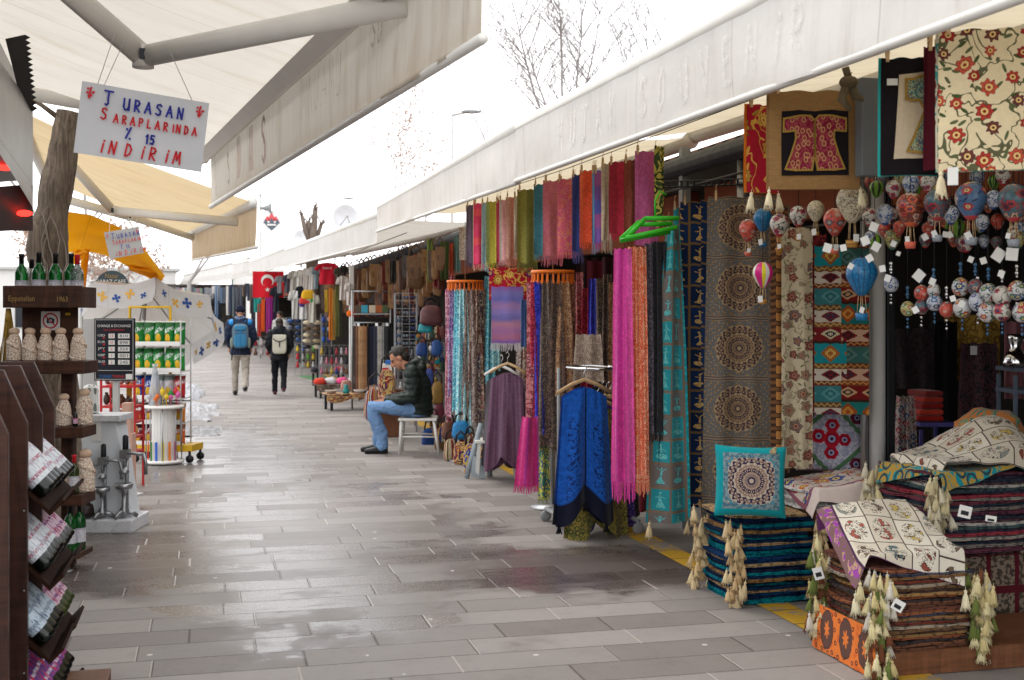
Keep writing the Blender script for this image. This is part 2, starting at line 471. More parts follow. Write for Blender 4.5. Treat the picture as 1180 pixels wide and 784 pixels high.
def f_kilim(u, v):
    per = 0.56
    t = fract(v / per)
    c = ramp(t, [(0.0, hx('#1f8f96')), (0.2, hx('#7a5630')), (0.26, hx('#d7ccb8')), (0.38, hx('#7a3a28')), (0.43, hx('#3c7d80')), (0.6, hx('#6a4d33')), (0.66, hx('#d2c7b4')), (0.78, hx('#8a5a30')), (0.83, hx('#7f2226')), (0.97, hx('#3d2a20'))], True)
    zig = absf(fract(u * 30.0) - 0.5) * 2.0
    for lo, hi, cl in ((0.2, 0.26, hx('#c29a5c')), (0.38, 0.43, hx('#c2a06a')), (0.6, 0.66, hx('#bd9658')), (0.78, 0.83, hx('#d0a868'))):
        q = (t - lo) / (hi - lo)
        c = mix((absf(q - 0.25 - zig * 0.5) < 0.16) * (t > lo) * (t < hi), c, cl)
    fu = fract(u / 0.13 + 0.5) - 0.5
    for ce, half, c1, c2 in ((0.1, 0.1, hx('#a8632f'), hx('#e0b45a')), (0.32, 0.06, hx('#7a1f25'), hx('#2a2530')), (0.72, 0.06, hx('#7a1f25'), hx('#33405a')), (0.515, 0.08, hx('#5f9a9a'), hx('#2e6c72')), (0.9, 0.06, hx('#d8c8a0'), hx('#27304a'))):
        q = absf(t - ce) / half
        step = floor(q * 6.0) / 6.0
        dd = absf(fu) * 2.2 + step
        c = mix(dd < 0.85, c, c1); c = mix(dd < 0.5, c, c2); c = mix(dd < 0.22, c, c1)
    return mul(c, (0.6, 0.6, 0.62, 1))  # whole pattern darkened; the strips' shade is put into the colour
def f_kilim2(u, v): return mul(f_kilim(u * 1.0 + 0.04, v + 0.23), (0.9, 0.62, 0.5, 1))
def f_patchwork(u, v):
    """white patchwork printed with line drawings"""
    V = v / 0.13; row = floor(V); U = u / 0.19 + wn(vec(row, 1.0, 0.0))
    fu = fract(U) - 0.5; fv = fract(V) - 0.5
    id1 = wn(vec(floor(U), row, 0.0)); id2 = wn(vec(row + 2.0, floor(U) + 9.0, 0.0))
    c = mix(id1 > 0.5, hx('#dcd4c4'), hx('#cfc5b3'))
    n = noi(vec(fu * 1.5 + id1 * 30.0, fv + id2 * 30.0, 0.0), 3.2, 3, 0.6)
    r = sqrtf(fu * fu + fv * fv)
    mark = (r < 0.38)
    fillc = pal(id2, [hx('#8a4a3a'), hx('#c2a95a'), hx('#6b5a4a'), hx('#8a8f86'), hx('#4f6a72'), hx('#a8584a')])
    c = mix((n > 0.56) * mark, c, fillc)
    c = mix(band(n, 0.55, 0.02) * mark, c, hx('#3a2c26'))
    c = mix(band(n, 0.44, 0.012) * mark, c, hx('#4a3a30'))
    e = mx(absf(fu) * 1.25 - 0.125, absf(fv))
    return mix(e > 0.478, c, hx('#4a3a34'))
def f_patchpurple(u, v):
    c = f_patchwork(u, v)
    n = noi(vec(u, v, 0.0), 26, 3, 0.6, )
    p = mix(band(n, 0.5, 0.035), hx('#93409a'), hx('#b89a6a'))
    p = mix(band(noi(vec(u, v, 3.0), 12, 2), 0.5, 0.06), p, hx('#7a5a5c'))
    e = (v > 0.52)
    c = mix(e, c, p)
    return mix(band(v, 0.52, 0.006), c, hx('#4a2a4a'))
def f_poppies(u, v):
    """light grey pillow front with red poppies, u,v in -0.2..0.2"""
    c = hx('#b3b2bd')
    n = noi(vec(u, v, 0.0), 24, 2)
    c = mix(band(n, 0.5, 0.05), c, hx('#8f93a8'))
    dd = absf(absf(u) + absf(v) - 0.215)
    c = mix(dd < 0.018 + sinf((u - v) * 90.0) * 0.006, c, hx('#4d7350'))
    e = mx(absf(u), absf(v))
    for fx, fy, fr, cl in [(0, 0, .052, hx('#a51a2e')), (.075, 0, .04, hx('#9d1527')), (-.078, .012, .045, hx('#b01c2c')), (0, .083, .043, hx('#ab1a28')), (0, -.083, .042, hx('#a3182a')), (.145, .14, .042, hx('#6a2438')), (-.15, .14, .042, hx('#5a2038')), (.15, -.14, .042, hx('#6a2438')), (-.14, -.14, .045, hx('#551c34'))]:
        dx = u - fx; dy = v - fy
        r = sqrtf(dx * dx + dy * dy); ang = mth('ARCTAN2', dy, dx)
        rr = r / (cosf(ang * 6.0) * 0.05 + 0.95 + (noi(vec(u, v, 0.0), 90, 2) - 0.5) * 0.25)
        c = mix(rr < fr, c, cl); c = mix(rr < fr * 0.72, c, mul(cl, (0.7, 0.6, 0.7, 1)))
        c = mix(r < fr * 0.42, c, hx('#8a93b4')); c = mix(r < fr * 0.2, c, hx('#3a1c30'))
    return mix(e > 0.192, c, hx('#8a6a80'))
def f_multiflor(u, v):
    c = flowers(u, v, 10.0, 5.0, [hx('#c03a3a'), hx('#d2a23a'), hx('#3b4f96'), hx('#8f3f6a'), hx('#d07a3a')], hx('#cdbfb4'), hx('#e2c46a'), hx('#6a7a5a'), 4.4, 0.44, vine=hx('#a03a4a'))
    e = mx(absf(u), absf(v))
    c = mix(band(e, 0.235, 0.01), c, hx('#8a5060'))
    return mix(e > 0.25, c, hx('#d8c8c0'))
def f_skirt(u, v): return flowers(u, v, 22.0, 4.0, [hx('#b03a4a'), hx('#2a5a8a'), hx('#7a5a3a'), hx('#a0405a')], hx('#b9aca8'), hx('#d8c8b8'), hx('#7a3040'), 1.1, 0.5)
def mk_paisley(c1, c2, c3, sc=16.0, seed=0.0):
    def f(u, v):
        n = noi(vec(u * 1.0 + seed, v * 0.7, seed), sc, 3, 0.55, dist=1.5)
        d, cc, p = vor(vec(u + seed, v * 0.75, 0.0), sc * 1.2, 0.8)
        c = mix(band(n, 0.5, 0.06), c1, c2)
        c = mix(band(d, 0.28, 0.06), c, c3)
        return mix(d < 0.12, c, c2)
    return f
def mk_stripes(cols, per=0.2, seed=0.0, fade=None):
    def f(u, v):
        t = fract(u / per + seed)
        n = noi(vec(u, v * 0.1, seed), 60, 2)
        c = pal(clampf(t + (n - 0.5) * 0.1), cols)
        p = noi(vec(u, v * 0.7, seed), 40, 3, 0.55, dist=1.2)
        c = mul(c, grey(mth('MULTIPLY_ADD', band(p, 0.5, 0.07), -0.22, 1.0)))
        return c
    return f
def mk_plaid(cols, per=0.3):
    def f(u, v):
        a = pal(fract(u / (per * 0.6)), cols); b = pal(fract(v / per + 0.3), cols[::-1])
        return mix(0.5, a, b)
    return f
def mk_bands(cols, h):
    def f(u, v):
        n = noi(vec(u * 0.4, v, 0.0), 18, 3)
        return ramp(clampf(v / h + (n - 0.5) * 0.12), [(i / (len(cols) - 1), c) for i, c in enumerate(cols)])
    return f
FAB = {}
def fab(key, fn, **k):
    if key not in FAB: FAB[key] = fabric('fabric_' + key, fn, **k)
    return FAB[key]
tassel_mat = mat('tassel_thread', lambda: {'c': mul(vary(ocol(), 30, 0.25), grey(mth('MULTIPLY_ADD', sinf(uv()[0] * 120.0), 0.2, 0.85))), 'r': 0.9, 'spec': 0.1})
edge_mat = mat('cover_edge_cloth', lambda: {'c': mul(mix(noi(obc(), 38, 2) > 0.56, ocol(), mul(ocol(), (0.4, 0.42, 0.5, 1))), grey(mth('MULTIPLY_ADD', noi(obc(), 160, 3), 0.9, 0.5))), 'r': 0.95, 'spec': 0.08, 'n': bumpn(noi(obc(), 200, 3), 0.4, 0.003)})
# ---------------------------------------------------------------- awning cloth
def awn_mat(name, base, stain, tl, valance=False, streak=1.0):
    def f():
        x, y, z = sep(wpos())
        u, v = uv()
        n1 = noi(vec(u * 2.0, v * 0.35, 0.0), 3.0, 4, 0.6)
        n2 = noi(vec(u, v, 0.0), 1.2, 4, 0.6)
        st = noi(vec(u * 26.0, v * 1.2, 0.0), 1.0, 3, 0.6)
        c = mix(sm(n1, 0.45, 0.85) * 0.6 * streak, base, stain)
        c = mix(sm(st, 0.58, 0.85) * 0.45 * streak, c, stain)
        c = mul(c, grey(mth('MULTIPLY_ADD', n2, 0.22, 0.88)))
        c = mul(c, (0.72, 0.7, 0.67, 1), band(fract(u / 1.25 + 0.3), 0.5, 0.004) * 0.7)
        if valance:
            c = mix(sm(noi(vec(u * 5.0, v * 0.8, 3.0), 1.3, 4, 0.7), 0.55, 0.8) * 0.5 * streak, c, mul(stain, (0.85, 0.8, 0.75, 1)))
            c = mix(sm(v, 0.3, 0.43) * 0.35, c, stain)
        return {'c': c, 'r': 0.8, 'spec': 0.15, 'tl': tl, 'n': bumpn(noi(vec(u, v, 0.0), 5, 3), 0.35, 0.02)}
    return mat(name, f)
awn_white = awn_mat('awning_cloth_white', hx('#ebe9e6'), hx('#c2bcb3'), 0.32, True, 0.6)
awn_top = awn_mat('awning_roof_white', hx('#cfc9bf'), hx('#a89a84'), 0.4)
awn_under = awn_mat('awning_roof_cream', hx('#cfc2a6'), hx('#a89472'), 0.5)
awn_cream = awn_mat('awning_roof_ivory', hx('#cdc7bd'), hx('#b3a691'), 0.5, False, 0.9)
awn_creamv = awn_mat('awning_valance_ivory', hx('#d3ccc0'), hx('#a8957c'), 0.35, True, 1.0)
awn_tan = awn_mat('awning_roof_tan', hx('#c9b591'), hx('#aa8d63'), 0.5)
awn_tanv = awn_mat('awning_valance_tan', hx('#c4b094'), hx('#9c8262'), 0.35, True)
# ---------------------------------------------------------------- world, sun, camera
wd = bpy.data.worlds.new('World'); SC.world = wd; wd.use_nodes = True
T = wd.node_tree; T.nodes.clear()
sky = nd('ShaderNodeTexSky', sky_type='NISHITA'); sky.sun_disc = False
SUN_EL, SUN_AZ = math.radians(52), math.radians(-28)      # azimuth clockwise from +Y
sky.sun_elevation = SUN_EL; sky.sun_rotation = SUN_AZ; sky.air_density = 2.0; sky.dust_density = 4.0
tc = nd('ShaderNodeTexCoord')
cl = noi(S(tc.outputs['Generated']), 1.6, 4, 0.55)
over = mix(0.88, S(sky.outputs[0]), mul((19.5, 19.6, 20.0, 1), grey(mth('MULTIPLY_ADD', cl, 0.25, 0.85))))
bg = nd('ShaderNodeBackground'); lk(bg.inputs[0], over); bg.inputs[1].default_value = 0.13
wo = nd('ShaderNodeOutputWorld'); T.links.new(bg.outputs[0], wo.inputs[0])
sl = bpy.data.lights.new('sun', 'SUN'); sl.energy = 1.2; sl.angle = math.radians(25); sl.color = (1.0, 0.96, 0.9)
so = bpy.data.objects.new('sun', sl); COL.objects.link(so)
sd = Vector((math.sin(SUN_AZ) * math.cos(SUN_EL), math.cos(SUN_AZ) * math.cos(SUN_EL), math.sin(SUN_EL)))
so.rotation_euler = (-sd).to_track_quat('-Z', 'Y').to_euler(); so.location = (0, 0, 20)
cam = bpy.data.cameras.new('camera'); co = bpy.data.objects.new('camera', cam); COL.objects.link(co); SC.camera = co
cam.sensor_width = 36.0; cam.lens = 36.0 * F / 1180.0; cam.shift_y = -30.0 / 1180.0
cam.clip_start = 0.05; cam.clip_end = 3000
co.location = (0, 0, EYE); co.rotation_euler = (PI / 2, 0, -TH)
cam.dof.use_dof = True; cam.dof.focus_distance = 7.5; cam.dof.aperture_fstop = 5.0
SC.view_settings.view_transform = 'Standard'; SC.view_settings.look = 'None'; SC.view_settings.exposure = 0; SC.view_settings.gamma = 1
SC.cycles.max_bounces = 8; SC.cycles.diffuse_bounces = 4; SC.cycles.caustics_reflective = False; SC.cycles.caustics_refractive = False
# ---------------------------------------------------------------- ground
def paver_fn():
    x, y, z = sep(wpos())
    ROW = 0.265
    wob = (noi(vec(x * 0.6, y * 0.6, 0.0), 1.0, 1) - 0.5) * 0.02
    yy = (y + wob) / ROW
    row = floor(yy); fy = fract(yy)
    r1 = wn(vec(row, 3.3, 0.0)); r2 = wn(vec(row, 8.8, 0.0))
    L = r2 * 0.3 + 0.5
    xx = x / L + r1 * 5.0
    jit = (wn(vec(floor(xx), row, 0.0)) - 0.5) * 0.5
    # the joint of every stone is pushed a little along its row
    fx = fract(xx); cell = floor(xx)
    jl = jit * 0.35
    cell = cell + ((fx - 0.25 - jl) > 0.0)
    fx = fract(fx - 0.25 - jl)
    rid = wn(vec(cell, row, 5.0)); rid2 = wn(vec(row, cell, 2.0))
    ex = mn(fx, 1.0 - fx) * L; ey = mn(fy, 1.0 - fy) * ROW
    en = noi(vec(x, y, 0.0), 30, 3)
    jy = sm(ey + (en - 0.5) * 0.008, 0.0022, 0.0075)
    jx = sm(ex + (en - 0.5) * 0.006, 0.003, 0.008)
    n1 = noi(vec(x, y, 0.0), 2.3, 5, 0.6); n2 = noi(vec(x, y, 0.0), 70, 4, 0.65); n3 = noi(vec(x, y, 4.0), 0.5, 3)
    base = ramp(rid, [(0.0, hx('#78716d')), (0.35, hx('#827c78')), (0.7, hx('#8a8480')), (1.0, hx('#938d89'))])
    base = mul(base, grey(n2 * 0.3 + n1 * 0.3 + 0.7))
    def blob(cx, cy, rx, ry):
        a = (x - cx) / rx; b = (y - cy) / ry
        return 1.0 - mn(sqrtf(a * a + b * b), 1.0)
    # damp areas (world positions)
    wet = mx(mx(blob(0.75, 9.0, 1.9, 4.2), blob(2.3, 7.3, 1.4, 0.9)), mx(blob(-0.35, 8.3, 0.9, 1.6), blob(0.2, 14.0, 1.4, 5.0)))
    wet = sm(wet * 1.5 + (n1 - 0.5) * 1.5 + (rid2 - 0.5) * 0.35, 0.25, 0.62)
    dark = mx(mx(blob(2.45, 7.2, 1.5, 0.85), blob(-0.45, 8.2, 0.8, 1.5)), blob(1.4, 7.9, 1.0, 0.5) * 0.7)
    dark = sm(dark * 1.6 + (n1 - 0.5) * 1.6, 0.2, 0.75)
    pud = sm(wet + (noi(vec(x * 0.7, y * 1.6, 1.0), 3.2, 4, 0.6) - 0.5) * 1.4, 0.75, 1.0) * sm(rid2, 0.1, 0.6)
    c = mul(base, (0.7, 0.68, 0.68, 1), wet)
    c = mul(c, (0.56, 0.5, 0.48, 1), dark)
    stain = sm(noi(vec(x, y, 9.0), 1.4, 5, 0.65), 0.56, 0.75)
    c = mul(c, (0.8, 0.77, 0.76, 1), stain)
    fine = sm(noi(vec(x * 1.0, y * 1.0, 2.0), 11, 5, 0.75), 0.52, 0.72)
    c = mul(c, (0.87, 0.85, 0.84, 1), fine)
    chip = sm(noi(vec(x, y, 6.0), 42, 3, 0.7), 0.6, 0.66) * sm(mn(ex, ey), 0.03, 0.0)
    c = mul(c, (0.6, 0.57, 0.55, 1), chip)
    c = mix(jy, mul((0.105, 0.095, 0.09, 1), grey(n2 + 0.5)), c)
    wj = wn(vec(cell, row, 11.0))
    jc = mix(wj > 0.6, hx('#544c47'), hx('#a59d96'))
    c = mix(jx, jc, c)
    spot = vor(vec(x, y, 0.0), 2.2, 1.0)
    c = mix((spot[0] < 0.03) * (n1 > 0.58), c, hx('#c4bfbb'))
    r = mth('MULTIPLY_ADD', wet, -0.22, 0.64) - pud * 0.16 + (n2 - 0.5) * 0.2
    edge = mn(jx, jy)
    hgt = edge * 0.5 + n2 * 0.2 + rid * 0.35 + n1 * 0.3
    return {'c': c, 'r': mth('MAXIMUM', r, 0.1), 'spec': mth('MULTIPLY_ADD', wet, 0.3, 0.38), 'n': bumpn(hgt, 0.55, 0.006)}
pavers = mat('paver_stone', paver_fn)
def ground_fn():
    n = noi(wpos(), 1.5, 5, 0.6)
    return {'c': mul(hx('#8d8a87'), grey(n * 0.5 + 0.7)), 'r': 0.9}
gm = mat('ground_concrete', ground_fn)
b = MB(); b.add([(-600, -300, 0), (600, -300, 0), (600, 1500, 0), (-600, 1500, 0)], [(0, 1, 2, 3)], smooth=False)
struct(b.build('ground', gm))
b = MB(); b.add([(-3.2, -2, .004), (6.4, -2, .004), (6.4, 130, .004), (-3.2, 130, .004)], [(0, 1, 2, 3)], smooth=False)
struct(b.build('pavement', pavers))
def yline_fn():
    x, y, z = sep(wpos())
    n = noi(wpos(), 9, 5, 0.7)
    k = sm(n + (noi(wpos(), 1.7, 3) - 0.5) * 0.6, 0.36, 0.5)
    j = sm(absf(fract((y) / 0.285) - 0.5), 0.47, 0.49)
    c = mix(k, hx('#8d8683'), hx('#c49a2c'))
    return {'c': mul(mix(j, c, hx('#4a423c')), grey(noi(wpos(), 60, 3) * 0.4 + 0.75)), 'r': 0.7}
b = MB(); b.add([(2.92, 2, .008), (3.1, 2, .008), (3.1, 40, .008), (2.92, 40, .008)], [(0, 1, 2, 3)], smooth=False)
struct(b.build('road_marking', mat('yellow_line_paint', yline_fn)))
def snow_fn():
    n = noi(wpos(), 14, 5, 0.65)
    return {'c': mix(sm(n, 0.42, 0.7), hx('#97979b'), hx('#c6c7cb')), 'r': 0.7, 'n': bumpn(n, 0.6, 0.03)}
snow_m = mat('old_snow', snow_fn)
def snow(px, py, w, d, h, lbl, sd):
    c = G(px, py); b = MB()
    def fn(u, v):
        x = (u - .5) * 2; y = (v - .5) * 2
        k = max(0, 1 - (x * x + y * y) * (0.85 + 0.9 * noise.noise((x * 2 + sd, y * 2, sd))))
        return (x * w / 2, y * d / 2, 0.004 + h * (k ** .6) * (0.35 + 0.9 * abs(noise.noise((x * 4 + sd, y * 9, 3))) + 0.5 * abs(noise.noise((x * 13 + sd, y * 26, 5)))) if k > 0 else -0.01)
    b.grid(fn, 44, 44)
    o = b.build('snow_patch', snow_m); o.location = (c.x, c.y, 0)
    o['label'] = lbl; o['kind'] = 'stuff'
snow(212, 476, 1.1, 3.6, .11, 'dirty snow heaped beside the snack rack', 1.7)
snow(206, 452, 1.0, 5.5, .13, 'snow heap farther along the left edge of the path', 5.1)
snow(225, 498, .7, 1.4, .05, 'thin melting snow left beside the round stand', 8.3)
# ---------------------------------------------------------------- lettering
STK = {'T': [[(0, 1), (.7, 1)], [(.35, 1), (.33, .5), (.36, .12), (.25, .0), (.12, .06)]], 'U': [[(.05, 1), (.06, .25), (.2, 0), (.45, .02), (.6, .25), (.62, 1), (.64, 0)]],
 'R': [[(.08, 0), (.08, 1), (.4, .98), (.55, .78), (.42, .55), (.1, .5), (.6, 0)]], 'A': [[(0, 0), (.33, 1), (.64, 0)], [(.14, .38), (.52, .38)]],
 'S': [[(.58, .86), (.4, 1), (.15, .92), (.1, .7), (.3, .55), (.52, .4), (.5, .12), (.28, 0), (.02, .12)]], 'N': [[(.05, 0), (.1, 1), (.55, 0), (.6, 1)]],
 'P': [[(.08, 0), (.08, 1), (.42, .98), (.55, .76), (.42, .52), (.1, .48)]], 'L': [[(.1, 1), (.08, 0), (.55, .02)]], 'I': [[(.25, .9), (.25, 0)]], 'i': [[(.22, .72), (.2, 0)], [(.25, .98), (.26, .9)]],
 'D': [[(.08, 0), (.08, 1), (.36, .92), (.58, .6), (.5, .2), (.25, .02), (.08, 0)]], '%': [[(.1, .1), (.5, 1)], [(.12, .88), (.16, .8)], [(.48, .12), (.52, .06)]], '1': [[(.1, .8), (.26, 1), (.26, 0)]],
 '5': [[(.55, 1), (.15, 1), (.12, .58), (.4, .6), (.55, .35), (.4, .03), (.08, .06)]], 'M': [[(.02, 0), (.14, 1), (.36, .3), (.56, 1), (.7, 0)]], ' ': [], 
 'Z': [[(.05, 1), (.6, 1), (.05, 0), (.62, 0)]], 'E': [[(.55, 1), (.08, 1), (.08, 0), (.58, 0)], [(.08, .5), (.45, .52)]], 'K': [[(.08, 1), (.08, 0)], [(.55, 1), (.1, .48), (.6, 0)]], 'V': [[(.02, 1), (.3, 0), (.58, 1)]], 'O': [[(.3, 1), (.08, .75), (.08, .25), (.3, 0), (.52, .25), (.52, .75), (.3, 1)]]}
SUBD = 1
def write(b, txt, x, z, h, y, th, mat=0, slant=0.0, sp=0.78, rnd=0.0):
    """hand lettering as thin marker strokes lying on the plane y"""
    r = random.Random(len(txt) * 7 + int(h * 1e4))
    for ch in txt:
        jz = (r.random() - .5) * rnd * h; sc = 1 + (r.random() - .5) * rnd
        for st in STK[ch]:
            P = [Vector((x + (p[0] + p[1] * slant) * h * sc * .8, y, z + jz + p[1] * h * sc)) for p in st]
            if SUBD > 1: P = [a.lerp(c, i / SUBD) for a, c in zip(P, P[1:]) for i in range(SUBD)] + P[-1:]
            for a, c in zip(P, P[1:]):
                d = (c - a)
                if d.length < 1e-6: continue
                d.normalize(); n = Vector((-d.z, 0, d.x)) * th; e = d * th * .8
                b.add([a - e - n, c + e - n, c + e + n, a - e + n], [(0, 1, 2, 3)], mat=mat, smooth=False)
                y -= 0.00001
        x += h * sp * (.55 if ch in 'Ii1' else 1)
    return x
def text_geo(txt, size):
    cu = bpy.data.curves.new('lettering', 'FONT'); cu.body = txt; cu.size = size; cu.align_x = 'LEFT'; cu.resolution_u = 2
    o = bpy.data.objects.new('lettering', cu); COL.objects.link(o)
    dg = bpy.context.evaluated_depsgraph_get(); dg.update()
    me = bpy.data.meshes.new_from_object(o.evaluated_get(dg))
    vs = [tuple(v.co) for v in me.vertices]; fs = [tuple(p.vertices) for p in me.polygons]
    bpy.data.objects.remove(o); bpy.data.curves.remove(cu); bpy.data.meshes.remove(me)
    return vs, fs
def put_text(b, txt, size, x, z, y, mat=0, wfit=None, cx=False):
    vs, fs = text_geo(txt, size)
    if not vs: return
    x0 = min(v[0] for v in vs); x1 = max(v[0] for v in vs)
    k = (wfit / (x1 - x0)) if wfit else 1.0
    off = x - (x1 - x0) * k / 2 if cx else x
    b.add([(off + (v[0] - x0) * k, y, z + v[1]) for v in vs], fs, mat=mat, smooth=False)
def face_cam(p): return -math.atan2(p[0], p[1])
# ---------------------------------------------------------------- awnings
def awning(name, label, bl, br, hgt, back, bmat, vmat, rope=None, group=None, top_l=None, top_r=None, sag=0.012, letters=None, nseg=60, seed=0, gapend=None):
    """bl, br: lower corners of the hanging front valance (world). hgt: its height. back: vector from the front bar to the rear edge"""
    bl = Vector(bl); br = Vector(br)
    tl = Vector(top_l) if top_l is not None else bl + Vector((0, 0, hgt)); tr = Vector(top_r) if top_r is not None else br + Vector((0, 0, hgt))
    o = thing(name, label, 'awning', (tl + tr) / 2, 0, group)
    c = (tl + tr) / 2
    L = (tr - tl).length
    nrm = Vector(back); nrm.z = 0; nrm.normalize()
    Hh = ((tl - bl).length + (tr - br).length) / 2
    def vf(u, v):
        p = tl.lerp(tr, u).lerp(bl.lerp(br, u), v)
        w = noise.noise((u * L * 0.9 + seed, v * .7, seed)) * 0.05 * v + noise.noise((u * L * 4 + seed, v * 1.2, seed + 5)) * 0.012 * (.2 + v)
        return p - nrm * w + Vector((0, 0, -sag * math.sin(u * PI * 5) ** 2 * v)) - c
    b = MB(); b.grid(vf, nseg, 8, uvs=(L, Hh)); b.build('valance', vmat, o)
    def cf(u, v):
        p = tl.lerp(tr, u) + Vector(back) * v
        w = noise.noise((u * L * 1.4 + seed, v * 2, seed + 9)) * 0.03 * math.sin(v * PI) - 0.05 * math.sin(v * PI) + 0.01 * math.sin(u * L * 9) * math.sin(v * PI)
        return p + Vector((0, 0, w + .02)) - c
    b = MB(); b.grid(cf, nseg, 14, uvs=(L, Vector(back).length)); b.build('canopy', bmat, o)
    b = MB(); b.tube([bl - c, bl.lerp(br, .25) - c, bl.lerp(br, .5) - c, bl.lerp(br, .75) - c, br - c], 0.019, 10); b.build('hem_tube', bar_white, o)
    d = (tr - tl).normalized()
    b = MB(); b.tube([tl - c + nrm * .035 + Vector((0, 0, .025)), tr - c + nrm * .035 + Vector((0, 0, .025))], [(0.055, 0.045)] * 2, 10); b.build('front_bar', bar_white, o)
    bb = MB(); e = Vector(back); bb.tube([tl - c + e, tr - c + e], 0.07, 10); bb.build('roller_tube', bar_white, o)
    global VF, VL, VH
    VF = vf; VL = L; VH = Hh
    return o, c
def on_valance(b, off, push):
    b.v = [tuple(VF((x + off) / VL, 1 - z / VH) + Vector(push) * (1 + abs(y) * 20)) for x, y, z in b.v]
def arm(o, c, pts, r=0.045):
    pts = [Vector(p) - c for p in pts]
    b = MB()
    for i, (a, d) in enumerate(zip(pts, pts[1:])):
        rr = r * (1.0 if i == 0 else .9)
        b.tube([a, d], [(rr * 1.2, rr * .8)] * 2, 12)
    am = b.build('arm', bar_white, o)
    for p in pts[1:-1]:
        b = MB(); b.tube([p + Vector((0, 0, -.055)), p + Vector((0, 0, .05))], r * 1.02, 14); b.box((p.x, p.y - r * 1.0, p.z), (.025, .03, .05), 1)
        b.build('elbow_joint', [bar_white, dark_metal], am)
zv = lambda z: Vector((0, 0, z))
# right row, near to far (valance lower corners)
R1a = Vector((2.3, 2.0, 2.505)); R1b = Vector((2.3, 9.09, 2.625)); R2b = Vector((2.3, 17.05, 2.76))
ghost = mat('faded_lettering', lambda: {'c': hx('#e8e6e2'), 'r': 0.8, 'alpha': noi(wpos(), 16, 3) * 0.3})
o, c = awning('awning', 'long white awning nearest on the right, over the balloon and cushion shop', R1b, R1a, .4, (1.5, 0, .02), awn_under, awn_white, top_l=R1b + zv(.395), top_r=R1a + zv(.37), seed=3)
b = MB(); s_ = 'MUTAK SOUVENiR'
SUBD = 4; write(b, s_, 0, .1, .2, 0, .015, sp=1.35); on_valance(b, 1.2, (-.006, 0, 0))
b.build('faded_lettering', ghost, o)
awning('awning', 'second white awning on the right, over the hanging scarves and leather bags', R2b, R1b + Vector((.02, -.03, -.01)), .4, (1.45, 0, -.02), awn_under, awn_white, top_l=R2b + zv(.32), top_r=R1b + zv(.385), seed=7)
def far_awning(label, a, bb, ta, tb, D0, D1, seed, back=(1.7, .1, -.02)):
    return awning('awning', label, W(a[0], a[1], D1), W(bb[0], bb[1], D0), .4, back, awn_top, awn_white, top_l=W(ta[0], ta[1], D1), top_r=W(tb[0], tb[1], D0), seed=seed, nseg=30)
far_awning('third white awning on the right, above the red T-shirt', (328, 308), (434, 281), (328, 290), (434, 251), 17.3, 30, 12)
far_awning('fourth white awning on the right, above the hanging red flag', (287, 318), (329, 305), (287, 303), (329, 288), 30.3, 44, 14)
far_awning('white awning behind the flag at the bend of the street', (268, 321), (288, 316), (268, 305), (288, 302), 44.5, 56, 16)
far_awning('white awning facing along the street beside the green roof', (222, 327), (270, 322), (226, 314), (272, 303), 57, 60, 18, (.8, 6, .5))
far_awning('farthest white awning on the left of the green roof', (206, 329), (228, 327), (212, 318), (232, 313), 61, 66, 20, (.8, 6, .5))
# left ivory awning
LA = Vector((.87, 3.87, 2.5)); LB = Vector((.02, 10.5, 2.5))
nL = Vector((-.992, -.127, 0))
o, c = awning('awning', 'large stained ivory awning overhead on the left with folding arms', LB, LA, .42, nL * 2.5 + zv(.88), awn_cream, awn_creamv, seed=31, sag=.008, nseg=80)
arm(o, c, [W(-223, -272, 4.68), W(165, 65, 5.8), W(470, 4, 4.77)], .05)
arm(o, c, [W(-60, 92, 9.2), W(150, 128, 9.5), W(239, 183, 10.15)], .045)
b = MB(); p0, p1 = LB + nL * .09 + zv(.385), LA + nL * .09 + zv(.385)
b.tube([p0 - c, p1 - c], [(.05, .075)] * 2, 4, smooth=False); b.build('front_rail', bar_white, o)
fadep = mat('faded_pink_lettering', lambda: {'c': mul(hx('#c09a8c'), grey(noi(wpos(), 30, 3) * 0.3 + 0.85)), 'r': 0.85, 'alpha': noi(wpos(), 14, 3) * 0.6})
fadeb = mat('faded_brown_lettering', lambda: {'c': mul(hx('#b39d80'), grey(noi(wpos(), 30, 3) * 0.3 + 0.85)), 'r': 0.85, 'alpha': noi(wpos(), 14, 3) * 0.4})
b = MB()
for x0 in (1.45, 2.0): b.grid(lambda u, v: (x0 + .17 * u, 0, .08 + .3 * v), 4, 6)
write(b, 'S', 2.5, .08, .28, 0, .02, 0, sp=.6); write(b, 'S', .95, .1, .22, 0, .014, 1)
write(b, 'MNUAMU', 3.85, .16, .2, 0, .004, 0, sp=.75); write(b, 'V', .35, .06, .26, 0, .008, 1); write(b, 'SU', 5.3, .25, .13, 0, .008, 1); on_valance(b, 0, nL * .006); SUBD = 1
b.build('faded_lettering', [fadep, fadeb], o)
# left tan awning behind
TA = W(296, 285, 12.5); TB = W(221, 300, 20.7)
dT = (TA - TB); dT.z = 0; dT.normalize(); nT = Vector((-dT.y, dT.x, 0)); nT = nT if nT.x < 0 else -nT
o, c = awning('awning', 'tan awning farther along the left side behind the hanging paper sign', TB, TA, .43, nT * 2.3 + zv(.85), awn_tan, awn_tanv, seed=41, nseg=50)
arm(o, c, [W(60, 165, 12.5), W(130, 243, 13.2), W(274, 256, 13.2)], .045)
arm(o, c, [W(60, 226, 17), W(150, 250, 17.5), W(222, 274, 19.8)], .05)
